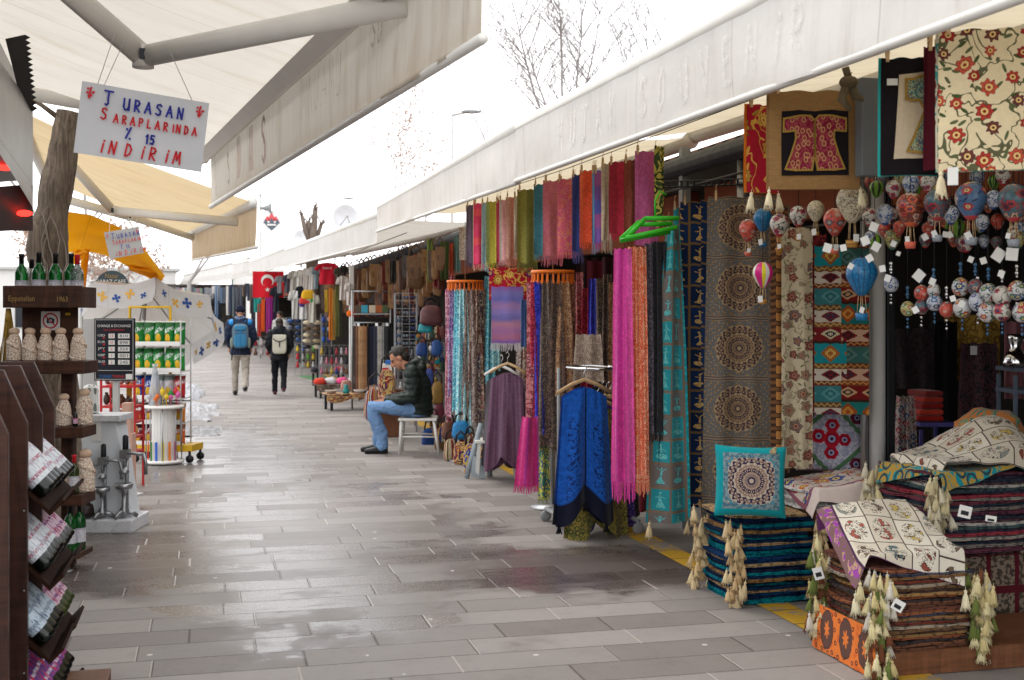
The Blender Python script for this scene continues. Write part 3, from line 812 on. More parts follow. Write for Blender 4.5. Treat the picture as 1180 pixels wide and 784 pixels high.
# ---------------------------------------------------------------- right row of shops
plaster = mat('red_plaster', lambda: {'c': vary(hx('#8a4a30'), 4, 0.35), 'r': 0.9})
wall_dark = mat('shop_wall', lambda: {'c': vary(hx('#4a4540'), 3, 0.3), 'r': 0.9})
tile_m = mat('roof_tile', lambda: {'c': mul(ramp(noi(wpos(), 7, 4, .6), [(0.3, hx('#5a3a2c')), (0.7, hx('#8d6552'))]), grey(noi(wpos(), 60, 2) * .4 + .8)), 'r': 0.85})
def shop(label, y0, y1, x0=3.85, x1=7.0, z=2.62):
    o = thing('shop_building', label, 'shop', (x0, y0, 0))
    L = y1 - y0; Dp = x1 - x0
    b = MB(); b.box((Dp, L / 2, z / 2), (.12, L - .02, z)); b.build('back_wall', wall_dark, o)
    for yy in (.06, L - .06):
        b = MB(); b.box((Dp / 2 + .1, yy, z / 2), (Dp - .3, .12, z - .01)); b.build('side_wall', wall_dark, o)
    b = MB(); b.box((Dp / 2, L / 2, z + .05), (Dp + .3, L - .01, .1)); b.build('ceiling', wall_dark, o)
    b = MB(); b.box((.05, L / 2, z - .2), (.1, L - .3, .38)); b.build('lintel', plaster, o)
    b = MB()
    b.grid(lambda u, v: (-.35 + v * (Dp + .7), u * L, z + .16 + v * .85 + .035 * abs(math.sin(u * L * PI / .22)) + .02 * math.sin(v * 40)), int(L / .22) * 6, 24)
    b.build('roof', tile_m, o)
    b = MB()
    for k in range(13):
        pass
    b.tube([(-.42, .0, z + .08), (-.42, L - .03, z + .08)], .075, 12); b.build('gutter', dark_metal, o)
    return o
shop('dark shop unit on the right behind the balloons and cushions', 0.5, 9.2)
shop('shop unit behind the carousels of scarves and leather bags', 9.25, 20.5)
shop('souvenir shop unit behind the hats and T-shirts', 20.55, 40)
shop('farthest souvenir shop unit beyond the red flag', 40.1, 75, 2.6)
# posts and rails of the right row
def simple(name, label, cat, mats, fn, bevel=0.0, group=None, loc=(0, 0, 0), rz=0.0, color=None):
    b = MB(); fn(b); o = b.build(name, mats, None, bevel, color=color); o.location = loc; o.rotation_euler = (0, 0, rz)
    return tag(o, label, cat, group)
p = WX(1011, 400, 3.78)
simple('post', 'pale round post beside the woven strips at the shop opening', 'post', light_grey, lambda b: (b.tube([(0, 0, 0), (0, 0, 2.6)], .047, 16), b.box((0, 0, .02), (.16, .16, .04))), loc=(p.x, p.y, 0))
p = WX(1024, 400, 3.85)
simple('post', 'dark steel frame post just right of the pale round post', 'post', dark_metal, lambda b: b.box((0, 0, 1.3), (.05, .06, 2.6)), .004, loc=(p.x, p.y, 0))
p = WX(996, 400, 3.70)
simple('post', 'thin silver pole behind the patterned pillow with red poppies', 'post', steel, lambda b: b.tube([(0, 0, 0), (0, 0, 2.4)], .022, 12), loc=(p.x, p.y, 0))
p = WX(789, 200, 3.45)
simple('post', 'square grey post rising to the awning beside the pink scarf', 'post', grey_paint, lambda b: b.box((0, 0, 1.42), (.07, .07, 2.84)), .004, loc=(p.x, p.y, 0))
p = WX(1000, 200, 2.75)
simple('post', 'flat grey bracket post at the edge of the pillow cover with the red robe', 'post', M_paint('grey_dark', hx('#5d6062'), .6), lambda b: (b.box((0, 0, .1), (.09, .06, .42)), b.box((.5, .03, .2), (1.0, .05, .16))), .004, loc=(p.x, p.y, 2.3))
p = W(405, 390, 22.5)
simple('post', 'white steel post at the end of the belt stall', 'post', white_paint, lambda b: b.box((0, 0, 1.25), (.08, .08, 2.5)), .006, loc=(p.x, p.y, 0))
p = WX(857, 200, 3.46)
simple('downpipe', 'grey rain downpipe under the gutter above the medallion hanging', 'pipe', steel, lambda b: (b.tube([(0, 0, 0), (0, 0, 2.66)], .045, 14), b.tube([(0, 0, 2.45), (0, 0, 2.5)], .052, 14)), loc=(p.x, p.y, 0))
a = W(757, 213, 7.8); e = W(872, 209, 7.6)
def rail(b):
    d = e - a
    b.M = Matrix.Translation((0, 0, 0))
    n = 16
    b.tube([(0, 0, .018), d + zv(.018)], [(.004, .008)] * 2, 4, smooth=False); b.tube([(0, 0, -.018), d + zv(-.018)], [(.006, .012)] * 2, 4, smooth=False)
    for i in range(n + 1): b.box(d * (i / n), (.014, .006, .04))
    b.M = None
simple('hanging_rail', 'perforated dark steel rail above the teal and blue cloths', 'rail', dark_metal, rail, loc=a)
# wires on which goods hang
def wire(pts, label, r=.003, name='hanging_wire'):
    pts = [Vector(p) for p in pts]
    b = MB(); b.tube([p - pts[0] for p in pts], r, 6)
    o = b.build(name, dark_metal); o.location = pts[0]; tag(o, label, 'wire')
wire([(2.68, 2.5, 2.66), (2.68, 9, 2.72), (2.68, 15.5, 2.88)], 'thin wire carrying the row of folded shawls under the awning')
wire([(3.0, 3.2, 2.42), (3.0, 8, 2.42)], 'dark rod from which the balloon ornaments hang', .008)
wire([(3.35, 3.0, 2.1), (3.35, 6.6, 2.1)], 'lower dark rod carrying the painted egg strings', .008)
wire([(2.8, 17.5, 2.78), (2.8, 40, 2.9)], 'far wire carrying shirts and bags', .006)
b = MB(); k = WX(978, 95, 2.5)
b.ball((0, 0, .0), .045, 10, 8, ax=(1.2, 1, .8)); b.tube([(0, 0, .02), (-.03, .02, -.09), (.01, 0, -.15)], [.03, .025, .012], 8); b.tube([(0, 0, .02), (.05, .02, -.07), (.09, 0, -.09)], [.028, .024, .012], 8); b.tube([(-.02, 0, .08), (0, 0, .02)], .02, 8)
ko = b.build('rope_knot', rope_m); ko.location = k; ko.scale = (.75, .75, .75); tag(ko, 'knotted beige rope tied at the awning front bar', 'rope')
# ---------------------------------------------------------------- left shop
fascia = mat('fascia_metal', lambda: {'c': vary(hx('#a9a8a5'), 3, 0.25), 'r': 0.4, 'metal': 0.3})
soff = mat('soffit_board', lambda: {'c': vary(hx('#5d5250'), 5, 0.3), 'r': 0.45})
redglow = mat('red_lamp', lambda: {'c': hx('#e02020'), 'e': hx('#ff2a22'), 'es': 5.0})
o = thing('shop_building', 'wine shop on the left with grey metal eave and red lamps', 'shop', (-1.24, 2.0, 0))
L0 = o.location.copy()
def quad(a, b_, c_, d, nu=10, nv=8, wob=.01): 
    q = [W(*t) - L0 for t in (a, b_, c_, d)]
    m = MB(); m.grid(lambda u, v: q[0].lerp(q[1], u).lerp(q[3].lerp(q[2], u), v) + zv(wob * noise.noise((u * 3, v * 3, a[0]))), nu, nv); return m
quad((-90, -130, 5.0), (38, 125, 7.86), (38, 240, 7.86), (-90, 30, 5.0)).build('fascia', fascia, o)
quad((-90, 40, 5.0), (35, 209, 7.75), (-60, 212, 8.3), (-190, 40, 5.6)).build('soffit', soff, o)
quad((-40, 214, 7.0), (38, 214, 7.82), (38, 266, 7.95), (-40, 266, 7.4)).build('sloped_lining', soff, o)
for t in ((6, 193, 7.4), (28, 246, 7.75)):
    b = MB(); b.ball((0, 0, 0), .035, 12, 8, ax=(1.4, 1, .6)); q = b.build('red_lamp', redglow, o); q.location = W(*t) - L0
b = MB(); b.box((-1.1, 3.45, 1.3), (.12, 6.9, 2.6)); b.build('side_wall', dark_wood, o)
b = MB()
for i in range(14):
    t0, t1 = i / 14, (i + 1) / 14
    A = lambda t: W(6 + 22 * t, 45 + 86 * t, 6.4 + 1.4 * t) - L0
    B = lambda t: W(29 + 10 * t, 40 + 88 * t, 6.4 + 1.4 * t) - L0
    b.add([A(t0), B(t0), B((t0 + t1) / 2) + Vector((.025, 0, 0)), B(t1), A(t1)], [(0, 1, 2, 3, 4)], smooth=False)
b.build('scalloped_trim', M_paint('trim_dark', hx('#3c3a3b'), .7), o)
b = MB(); b.box((.03, 2.6, 2.85), (.03, 2.2, .46)); b.tube([(.05 + 0, 2.95 + .19 * math.cos(t * .3), 2.86 + .19 * math.sin(t * .3)) for t in range(22)], .016, 6, 1); b.build('round_emblem_board', [M_paint('board_black', hx('#1d2022'), .4), white_paint], o)
b = MB(); b.box((-.42, 5.6, 1.2), (.1, .1, 2.4)); b.box((-.42, 6.75, 1.2), (.12, .12, 2.4)); b.build('door_frame', dark_wood, o, .005)
# ---------------------------------------------------------------- trees
def bark_fn(c1, c2):
    def f():
        x, y, z = sep(obc())
        n = noi(vec(x * 14, y * 14, z * 2.2), 1.6, 5, 0.65, dist=1.6)
        n2 = noi(obc(), 4, 4)
        return {'c': mul(ramp(n, [(0.3, c1), (0.65, c2)]), grey(n2 * .6 + .65)), 'r': 0.9, 'n': bumpn(n, 0.9, 0.03)}
    return f
bark = mat('bark', bark_fn(hx('#4a4038'), hx('#978877')))
bark_hazed = mat('bark_hazed', lambda: {'c': hx('#aaa5a4'), 'r': 0.9})  # distant bark lightened; haze and glare are put into the colour
bark_brown = mat('bark_brown', lambda: {'c': hx('#6e6158'), 'r': 0.9})
def leaf_fn(): return {'c': ramp(ornd(), [(0, hx('#a87e62')), (1, hx('#a87e62'))]), 'r': 0.8, 'tl': 0.4}
leaf_brown = mat('dry_leaf', lambda: {'c': mul(ramp(noi(wpos(), 3, 2), [(0.3, hx('#9a8070')), (0.7, hx('#bfa898'))]), grey(0.95)), 'r': 0.8, 'tl': 0.4})
def tree(label, base, H, trunk_r, seed, spread=.55, depth=6, m=bark_hazed, leaves=None, nleaf=0, fork=.45, upright=.6, kids_n=(2, 3), crown_from=1):
    r = random.Random(seed)
    o = thing('tree', label, 'tree', base)
    tr = MB(); cr = MB(); lf = MB()
    tips = []
    def branch(p, d, L, rad, lev):
        pts = [p]; q = p
        for i in range(4):
            d = (d + Vector((r.uniform(-1, 1), r.uniform(-1, 1), r.uniform(-.4, 1))) * .13 * (1 if lev else .3)).normalized()
            q = q + d * (L / 4); pts.append(q)
        rs = [rad * (1 - .5 * i / 4) for i in range(5)]
        (tr if lev < crown_from else cr).tube(pts, rs, 8 if lev < 2 else 4, caps=False)
        if lev >= depth: tips.append(pts); return
        n = r.randint(*kids_n)
        for k in range(n + (1 if lev else 0)):
            i = 4 if k < 2 else r.choice([2, 3])
            a = r.uniform(0, 2 * PI)
            side = Vector((math.cos(a), math.sin(a), 0))
            nd_ = (d * upright + side * spread * r.uniform(.6, 1.3) + zv(.25)).normalized()
            branch(pts[i], nd_, L * r.uniform(.58, .82), rs[i] * .72, lev + 1)
    branch(Vector((0, 0, 0)), Vector((0, 0, 1)), H * fork, trunk_r, 0)
    tr.build('trunk', m, o)
    cb = cr.build('crown', m, o)
    if leaves:
        for k in range(nleaf):
            t = r.choice(tips); p = t[r.randint(1, 4)] + Vector((r.gauss(0, .12), r.gauss(0, .12), r.gauss(0, .12)))
            s = r.uniform(.03, .075); a = Vector((r.uniform(-1, 1), r.uniform(-1, 1), r.uniform(-1, 1))).normalized(); e = a.orthogonal().normalized()
            lf.add([p - a * s, p + e * s * .5, p + a * s, p - e * s * .5], [(0, 1, 2, 3)], smooth=False)
        lf.build('foliage', leaves, cb)
    return o
t = W(655, 112, 24); r = random.Random(15)
o = thing('tree', 'tall bare winter tree rising behind the near right awning', 'tree', (t.x, t.y, 0), -TH)
b = MB(); b.tube([(0, 0, 0), (.05, 0, 2.5), (0, 0, 4.6)], [.16, .13, .11], 8); b.build('trunk', bark_hazed, o)
b = MB()
def twig(p, d, L, rad, lev):
    pts = [p]; q = p
    for i in range(5):
        d = (d + Vector((r.uniform(-1, 1), r.uniform(-1, 1), r.uniform(-.5, .9))) * .12).normalized(); q = q + d * L / 5; pts.append(q)
    b.tube(pts, [rad * (1 - .8 * i / 5) for i in range(6)], 5 if lev < 1 else 3, caps=False)
    if lev < 3:
        for k in range((15, 8, 4)[lev]):
            t_ = r.uniform(.25, 1) * 5; i = min(4, int(t_)); s = Vector((r.uniform(-1, 1), r.uniform(-1, 1), 0)).normalized()
            twig(pts[i].lerp(pts[i + 1], t_ - i), (d * .75 + s * .7).normalized(), L * r.uniform(.25, .5), rad * (.42, .5, .6)[lev], lev + 1)
for dx in (-.42, -.26, -.1, .04, .2, .36, .5): twig(Vector((dx * .1, 0, 4.4 + r.uniform(-.4, .2))), Vector((dx, r.uniform(-.25, .25), 1)).normalized(), r.uniform(3.0, 3.9), .034, 0)
b.build('crown', bark_hazed, o)
t = W(600, 150, 27); tree('faint slender bare tree left of the tall bare one', (t.x, t.y, 0), 8.2, .08, 8, .5, 5, mat('bark_pale_hazed', lambda: {'c': hx('#a8a29e')}), fork=.42, upright=.9)  # bark paled in its colour to stand for haze on faint trees
t = W(462, 200, 38); tree('small tree with sparse dry brown leaves beyond the second awning', (t.x, t.y, 0), 7.6, .11, 21, .5, 5, bark_hazed, leaf_brown, 1100, fork=.42, upright=.8)
t = W(105, 290, 24); tree('leafy brown tree behind the yellow umbrella', (t.x, t.y, 0), 4.4, .12, 33, .7, 5, bark_hazed, leaf_brown, 1500, fork=.32, upright=.5)
t = W(62, 150, 30); tree('bare tree between the left awning and the trunk', (t.x, t.y, 0), 9.0, .13, 44, .55, 6, bark_hazed, fork=.4, upright=.8)
t = W(214, 250, 45); tree('faint bare tree showing between the two left awnings', (t.x, t.y, 0), 7.0, .14, 52, .7, 5, mat('bark_pale_hazed', lambda: {'c': hx('#a8a29e')}), fork=.4, upright=.6)
# pollarded tree
t = W(359, 275, 36); r = random.Random(3)
o = thing('tree', 'pollarded grey tree with bare stubs above the awnings', 'tree', (t.x, t.y, 0))
b = MB(); z0 = 3.75; b.tube([(0, 0, 0), (0.04, 0, 2), (0, 0, z0)], [.2, .17, .2], 10); b.build('trunk', bark_brown, o)
b = MB()
for dx, dz, rr in ((-.28, .75, .07), (-.1, .6, .08), (.12, 1.0, .09), (.3, .55, .07), (.05, .55, .1)):
    b.tube([(0, 0, z0 - .1), (dx * .7, r.uniform(-.1, .1), z0 + dz * .45), (dx, r.uniform(-.1, .1), z0 + dz)], [rr * 1.2, rr, rr * .8], 8)
    for k in range(5):
        a = r.uniform(-1, 1); b.tube([(dx, 0, z0 + dz - .05), (dx + a * .18, r.uniform(-.1, .1), z0 + dz + r.uniform(.05, .3))], [.025, .008], 5)
b.build('crown', bark_brown, o)
# the thick cut trunk beside the wine shop
o = thing('tree', 'thick cut tree trunk wound with bare vines behind the wine shelf', 'tree', (*W(65, 500, 8.7).xy, 0))
path = [((0, 0, 0), .18), ((.0, 0, .8), .16), ((-.02, 0, 1.5), .15), ((-.05, .0, 1.9), .14), ((-.05, 0, 2.2), .135), ((.0, 0, 2.5), .11), ((.05, 0, 2.8), .095), ((.09, 0, 3.05), .09)]
pp = [Vector(a) for a, _ in path]; rr = [q for _, q in path]
P2, R2 = [], []
for i in range(len(pp) - 1):
    for k in range(6):
        t_ = k / 6; P2.append(pp[i].lerp(pp[i + 1], t_)); R2.append(rr[i] + (rr[i + 1] - rr[i]) * t_ + .012 * noise.noise((i + t_, 3, 1)))
P2.append(pp[-1]); R2.append(rr[-1])
b = MB(); b.tube(P2, R2, 28)
for i, v in enumerate(b.v):
    V_ = Vector(v); k = noise.noise(V_ * 7) * .02 + noise.noise(Vector((V_.x * 30, V_.y * 30, V_.z * 4))) * .009
    dr = Vector((V_.x, V_.y, 0)).normalized() if V_.xy.length > .01 else Vector((0, 0, 0))
    b.v[i] = tuple(V_ + dr * k)
b.build('trunk', bark, o)
b = MB(); rv = random.Random(9)
for k in range(6):
    x = rv.uniform(-.12, .12); z = rv.uniform(1.5, 1.75); pts = []
    for i in range(9):
        w = math.sqrt(max(.0, .15 ** 2 - (x + .03) ** 2)); pts.append((x, -w - .01, z)); x = max(-.14, min(.14, x + rv.uniform(-.04, .04))); z += rv.uniform(.04, .13)
    b.tube(pts, [.005] * 8 + [.002], 5)
b.build('vine', M_paint('vine_stem', hx('#9a8f82'), .8), o)
b = MB(); b.tube([(.02, -.02, 3.0), (-.1, -.02, 3.09), (-.16, 0, 3.12)], [.02, .015, .01], 6); b.build('branch_stub', bark, o)
# ---------------------------------------------------------------- skyline things on the right
def lamp(label, px, ytop, ybase, arm_px, D):
    p = W(px, ytop, D); o = thing('street_lamp', label, 'lamp post', (p.x, p.y, 0), face_cam(p))
    b = MB(); b.tube([(0, 0, 0), (0, 0, p.z)], [.06, .025], 8); b.build('pole', light_grey, o)
    L = m_px(arm_px, D); b = MB(); b.tube([(0, 0, p.z - .02), (L * .8, 0, p.z + .06)], .028, 6); b.build('bracket', light_grey, o)
    b = MB(); b.ball((L, 0, p.z + .07), .1, 10, 6, ax=(2.6, .9, .5)); b.build('lamp_head', grey_paint, o)
lamp('slim grey street lamp above the second awning', 521, 132, 190, 22, 30)
lamp('distant pale street lamp beside the satellite dish', 386, 230, 275, 16, 60)
p = W(398, 250, 36); o = thing('satellite_dish', 'large round white satellite dish above the far awning', 'satellite dish', p, face_cam(p) + .15)
b = MB(); b.lathe([(0.0, 0.06), (.12, .05), (.25, .02), (.36, -.03), (.37, -.03), (.25, .035), (.12, .065), (0, .075)], 28)
for i, v in enumerate(b.v): b.v[i] = (v[0], v[2], v[1])
b.build('reflector', M_paint('dish_white', hx('#d5d8dc'), .5), o)
b = MB(); b.tube([(-.15, 0, -.25), (0, -.35, -.02)], .012, 6); b.tube([(.15, 0, -.25), (0, -.35, -.02)], .012, 6); b.ball((0, -.36, 0), .04, 8, 6); b.tube([(0, .08, 0), (0, .08, -1.2)], .03, 8); b.build('feed_arm', light_grey, o)
p = W(347, 273, 40); o = thing('satellite_dish', 'small pale dish half hidden behind the far awning', 'satellite dish', p, face_cam(p))
b = MB(); b.lathe([(0.0, 0.06), (.12, .04), (.22, -.0), (.23, -.0), (.12, .05), (0, .07)], 24)
for i, v in enumerate(b.v): b.v[i] = (v[0], v[2], v[1])
b.build('reflector', MATS['dish_white'], o)
b = MB(); b.tube([(0, .08, 0), (0, .08, -1.0)], .03, 8); b.build('feed_arm', light_grey, o)
# sign panel with emblem on the thin pole
p = W(313, 256, 44); o = thing('emblem_sign', 'white square sign with a red and grey rock emblem', 'sign', p, face_cam(p))
w = m_px(13, 44)
b = MB(); b.box((0, .02, 0), (2 * w, .03, 2 * w)); b.build('panel', M_paint('panel_white', hx('#e6e6e6'), .5), o)
b = MB(); k = w * .8
def tri(x, z, s, h, mt): b.add([(x - s, -.0, z), (x + s, -.0, z), (x, -.0, z + h)], [(0, 1, 2)], mat=mt, smooth=False)
for x, s, h in ((0, .55, .95), (-.45, .4, .6), (.45, .4, .6)): tri(x * k, .1 * k, s * k, h * k, 0)
b.v = [(v[0], v[1] - .002, v[2]) for v in b.v]
for x, s, h in ((0, .3, .6), (-.65, .28, .45), (.65, .28, .45)): b.add([((x - s) * k, -.005, -.15 * k), ((x + s) * k, -.005, -.15 * k), (x * k, -.005, (h - .1) * k)], [(0, 1, 2)], mat=1, smooth=False)
b.add([(-.8 * k, -.007, -.12 * k), (.8 * k, -.007, -.12 * k), (.5 * k, -.007, -.5 * k), (0, -.007, -.95 * k), (-.5 * k, -.007, -.5 * k)], [(0, 1, 2, 3, 4)], mat=1, smooth=False)
b.add([(-.5 * k, -.01, -.22 * k), (.5 * k, -.01, -.22 * k), (.5 * k, -.01, -.4 * k), (-.5 * k, -.01, -.4 * k)], [(0, 1, 2, 3)], mat=2, smooth=False)
b.build('emblem', [M_paint('emblem_red', hx('#d65a5e'), .6), M_paint('emblem_slate', hx('#5a6470'), .6), white_paint], o)
p = W(300, 225, 44); q = W(300, 300, 44)
o = thing('loudspeaker_pole', 'thin pole with a grey horn loudspeaker beside the emblem sign', 'pole', (p.x, p.y, 0), face_cam(p))
b = MB(); b.tube([(0, 0, 0), (0, 0, p.z + .1)], .035, 8); b.ball((0, 0, p.z), .06, 8, 6); b.build('pole', light_grey, o)
zz = W(300, 240, 44).z
b = MB(); b.lathe([(.05, 0), (.06, .12), (.13, .3), (.24, .42)], 16, caps=False)
b.v = [(v[2] - .02, v[1], zz + v[0]) for v in b.v]; b.build('horn', grey_paint, o)
# far pale buildings closing the street
far_wall = mat('far_wall', lambda: {'c': vary(hx('#dcdad6'), 1, .06), 'r': .9})
teal_m = M_paint('teal_roof', hx('#7fc1b3'), .6)
p = W(225, 330, 95); o = thing('far_building', 'pale low building with a curved green roof closing the street', 'building', (p.x, p.y, 0), face_cam(p))
b = MB(); b.box((0, 3, 1.6), (12, 5, 3.2)); b.build('wall', far_wall, o)
b = MB(); b.grid(lambda u, v: (-2.6 + 5.4 * u, -.4 + 6 * v, 3.2 + 1.5 * math.sin(u * PI * .5) ** .8), 16, 2); b.build('roof', teal_m, o)
b = MB(); b.box((4.9, 3, 4.2), (4, 5, 2)); b.build('upper_storey', far_wall, o)
for x in (-3.5, -1.5, .8, 3.2):
    b = MB(); b.box((x, .45, 1.5), (1.1, .1, 1.4)); b.build('window', dark_metal, o)
p = W(95, 330, 60); o = thing('far_building', 'white building half hidden behind the white umbrella', 'building', (p.x, p.y, 0), face_cam(p))
b = MB(); b.box((0, 3, 1.9), (9, 5, 3.8)); b.build('wall', far_wall, o)
b = MB(); b.box((0, 3, 3.85), (9.4, 5.4, .14)); b.build('roof', light_grey, o)
for x in (-2.5, 0, 2.5):
    b = MB(); b.box((x, .45, 1.6), (1.2, .1, 1.3)); b.build('window', dark_metal, o)
# ---------------------------------------------------------------- hanging cloths
def cloth_mesh(w, h, folds=3, amp=.02, taper=0.0, seed=0.0, nx=28, nz=26, skew=0.0, droop=0.0, curl=0.0):
    b = MB()
    def fn(u, v):
        k = 1 - taper * (1 - v) ** 1.3
        x = (u - .5) * w * k + skew * v
        y = amp * math.sin(folds * 2 * PI * u + seed + .6 * math.sin(v * 3 + seed)) * (.35 + .65 * v if taper < .3 else 1.0) + amp * .8 * noise.noise((u * 3 + seed, v * 2.5, seed)) + curl * (u - .5) ** 2
        z = -v * h - droop * (math.sin(folds * PI * u + seed) * .5 + noise.noise((u * 4, seed, 1)) * .8) * v - .008 * math.sin(u * PI * 3) ** 2 * (1 - v)
        return (x, y, z)
    b.grid(fn, nx, nz)
    # UV in metres, origin top centre
    for f in range(len(b.uv)):
        b.uv[f] = [((q[0] - .5) * w, q[1] * h) for q in b.uv[f]]
    return b, fn
def fringe_mb(fn, w, L, n, seed=1):
    r = random.Random(seed); b = MB()
    for i in range(n):
        u = (i + .5) / n; p = Vector(fn(u, 1.0)); l = L * r.uniform(.8, 1.1); s = r.gauss(0, .006); y = r.gauss(0, .006); t = w / n * .42
        b.add([p + Vector((-t, 0, .006)), p + Vector((t, 0, .006)), p + Vector((t * .8 + s, y, -l)), p + Vector((-t * .8 + s, y, -l))], [(0, 1, 2, 3)], [(0, 0), (.02, 0), (.02, .1), (0, .1)], smooth=False)
    return b
clip_me = None
def clip(parent, loc, m=None):
    global clip_me
    if clip_me is None:
        b = MB(); b.box((0, -.006, 0), (.012, .006, .06), rx=.08); b.box((0, .006, 0), (.012, .006, .06), rx=-.08); b.tube([(-.008, 0, .005), (.008, 0, .005)], .007, 8)
        b.tube([(0, 0, .025), (0, 0, .055), (.008, 0, .066)], .0022, 5)
        clip_me = b.mesh('clip', [pale_wood])
    o = mk('clip', clip_me, parent); o.location = loc
    return o
def hang(label, cat, m, p, w, h, rz, folds=3, amp=.02, taper=0, seed=0, fringe=0.0, fcol=None, color=None, group=None, name=None, clips=0, skew=0, droop=0, nx=28, nz=26, curl=0.0, tassels=None):
    b, fn = cloth_mesh(w, h, folds, amp, taper, seed, nx, nz, skew, droop, curl)
    root = thing(name or cat.replace(' ', '_'), label, cat, p, rz, group)
    o = b.build('cloth', m, root, color=color)
    if fringe:
        f = fringe_mb(fn, w, fringe, int(w / .007), int(seed * 10) + 1).build('fringe', fcol if fcol is not None else m, root, color=color)
    for i in range(clips):
        u = .12 + .76 * i / max(1, clips - 1)
        clip(root, Vector(fn(u, 0)) + zv(.012))
    for t in tassels or []:
        tassel(root, Vector(fn(t, 1.0)), TCOL)
    return root
TCOL = hx('#d9c59c')
tassel_me = None
def tassel_mesh():
    global tassel_me
    if tassel_me is None:
        b = MB()
        b.tube([(0, 0, .012), (0, 0, -.006)], .002, 5)
        b.lathe([(.003, -.002), (.008, -.006), (.010, -.013), (.007, -.020), (.0075, -.023), (.013, -.034), (.0165, -.06), (.021, -.092), (.017, -.097), (.0, -.09)], 12)
        r = random.Random(2)
        for i in range(26):
            a = r.uniform(0, 6.28); x, y = math.cos(a), math.sin(a)
            b.tube([(x * .013, y * .013, -.04), (x * .021, y * .021, -.09), (x * .025 + r.gauss(0, .003), y * .025 + r.gauss(0, .003), -.106 + r.uniform(-.012, .008))], .0022, 4)
        tassel_me = b.mesh('tassel', [tassel_mat])
    return tassel_me
rt = random.Random(77)
def tassel(parent, loc, col, s=1.0, tilt=None):
    o = mk('tassel', tassel_mesh(), parent, color=col); o.location = loc
    k = s * rt.uniform(.75, 1.0); o.scale = (k, k, k)
    t = tilt or (rt.gauss(0, .12), rt.gauss(0, .12)); o.rotation_euler = (t[0], t[1], rt.uniform(0, 6))
    return o
# ---- tall cloths on the perforated rail (they face along the street)
def facing(px, py, D, extra=0.0):
    p = W(px, py, D); return p, face_cam(p) + extra
def panel(label, m, px0, px1, py0, py1, D, group=None, cat='wall hanging', name='wall_hanging', extra=0.0, **k):
    c = (px0 + px1) / 2
    p, rz = facing(c, py0, D, extra)
    w = m_px(px1 - px0, D) / max(.3, math.cos(extra)); h = m_px(py1 - py0, D)
    return hang(label, cat, m, p, w, h, rz, name=name, **k)
panel('teal patchwork runner with cream tassels flaring out at the foot', fab('teal', f_teal), 750, 802, 258, 602, 7.6, folds=1.3, amp=.04, taper=.74, seed=.9, clips=1, tassels=[.1, .95], skew=-.03, extra=.2)
panel('narrow teal strip hanging behind the teal patchwork runner', fab('teal', f_teal), 776, 790, 238, 560, 7.85, folds=1, amp=.01, seed=2, clips=1)
panel('dark blue hanging with rows of gold dancing figures', fab('bluegold', f_bluegold), 784, 830, 232, 585, 7.8, folds=1, amp=.012, seed=1.1, clips=2)
panel('second blue hanging with gold figures, mostly behind the brown medallion cloth', fab('bluegold', f_bluegold), 808, 850, 230, 590, 7.75, folds=1.5, amp=.02, seed=3.1)
panel('large brown hanging with a column of round medallions', fab('medallion', f_medallion), 816, 895, 226, 606, 7.2, folds=2.4, amp=.026, seed=.4, clips=2, nx=40, skew=-.04)
panel('narrow brown and orange bordered strip beside the medallion hanging', fab('bordered', f_bordered), 886, 910, 236, 545, 7.1, folds=1, amp=.012, seed=2.4)
panel('cream hanging with grey tulips and pomegranates', fab('creamtulip', f_creamfloral2), 901, 936, 262, 540, 7.0, folds=1.6, amp=.02, seed=4.2)
panel('maroon strip half hidden behind the turquoise woven strip', fab('maroonk', mk_paisley(hx('#5a1a20'), hx('#7a2a2a'), hx('#30191c'))), 930, 952, 270, 475, 7.0, folds=1, amp=.01, seed=1.4)
panel('turquoise and white woven strip with stepped diamonds', fab('kilim', f_kilim), 939, 975, 283, 478, 6.95, folds=.5, amp=.01, seed=.2, name='woven_strip', cat='woven strip')
panel('red brown woven strip with stepped diamonds next to the pale post', fab('kilim2', f_kilim2), 970, 1001, 283, 478, 6.9, folds=.5, amp=.01, seed=1.2, name='woven_strip', cat='woven strip')
# ---- pillow covers hung under the near awning
def cover(label, m, pc, size, rz, tas=(0, 1), curl=.03, seed=0, backing=None):
    root = thing('pillow_cover', label, 'pillow cover', pc, rz, 'pillow covers pegged under the near awning')
    w, h = size
    b, fn = cloth_mesh(w, h, .7, .012, 0, seed, 18, 18, 0, 0, curl)
    b.build('front', m, root)
    b2, fn2 = cloth_mesh(w * 1.01, h * 1.01, .7, .012, 0, seed, 18, 18, 0, 0, curl)
    b2.v = [(x - .006, y + .012, z + .002) for x, y, z in b2.v]; b2.build('back', backing or m, root)
    for u in (.1, .9): clip(root, Vector(fn(u, 0)) + zv(.018))
    for u in tas: tassel(root, Vector(fn(u, 1)) + Vector((0, -.01, 0)), hx('#e4d6b4'))
    return root, fn
def cov_px(label, m, x0, x1, y0, y1, D, extra=0.0, **k):
    p = W((x0 + x1) / 2, y0, D)
    return cover(label, m, p, (m_px(x1 - x0, D) / math.cos(extra), m_px(y1 - y0, D)), face_cam(p) + extra, **k)
kaft = fab('kaftan_red', mk_paisley(hx('#741a30'), hx('#8e3a44'), hx('#b08a5a'), 30))
kaft2 = fab('kaftan_teal', mk_paisley(hx('#3a6e74'), hx('#9aa886'), hx('#7a4a44'), 40, 2))
brownc = fab('brown_cotton', lambda u, v: mul(hx('#8d6b43'), grey(noi(vec(u * .3, v * 2.0, 0.0), 60, 2) * .5 + .72)))
blackc = fab('black_velvet', lambda u, v: hx('#191417'))
creamc = fab('cream_linen', lambda u, v: hx('#bfae94'))
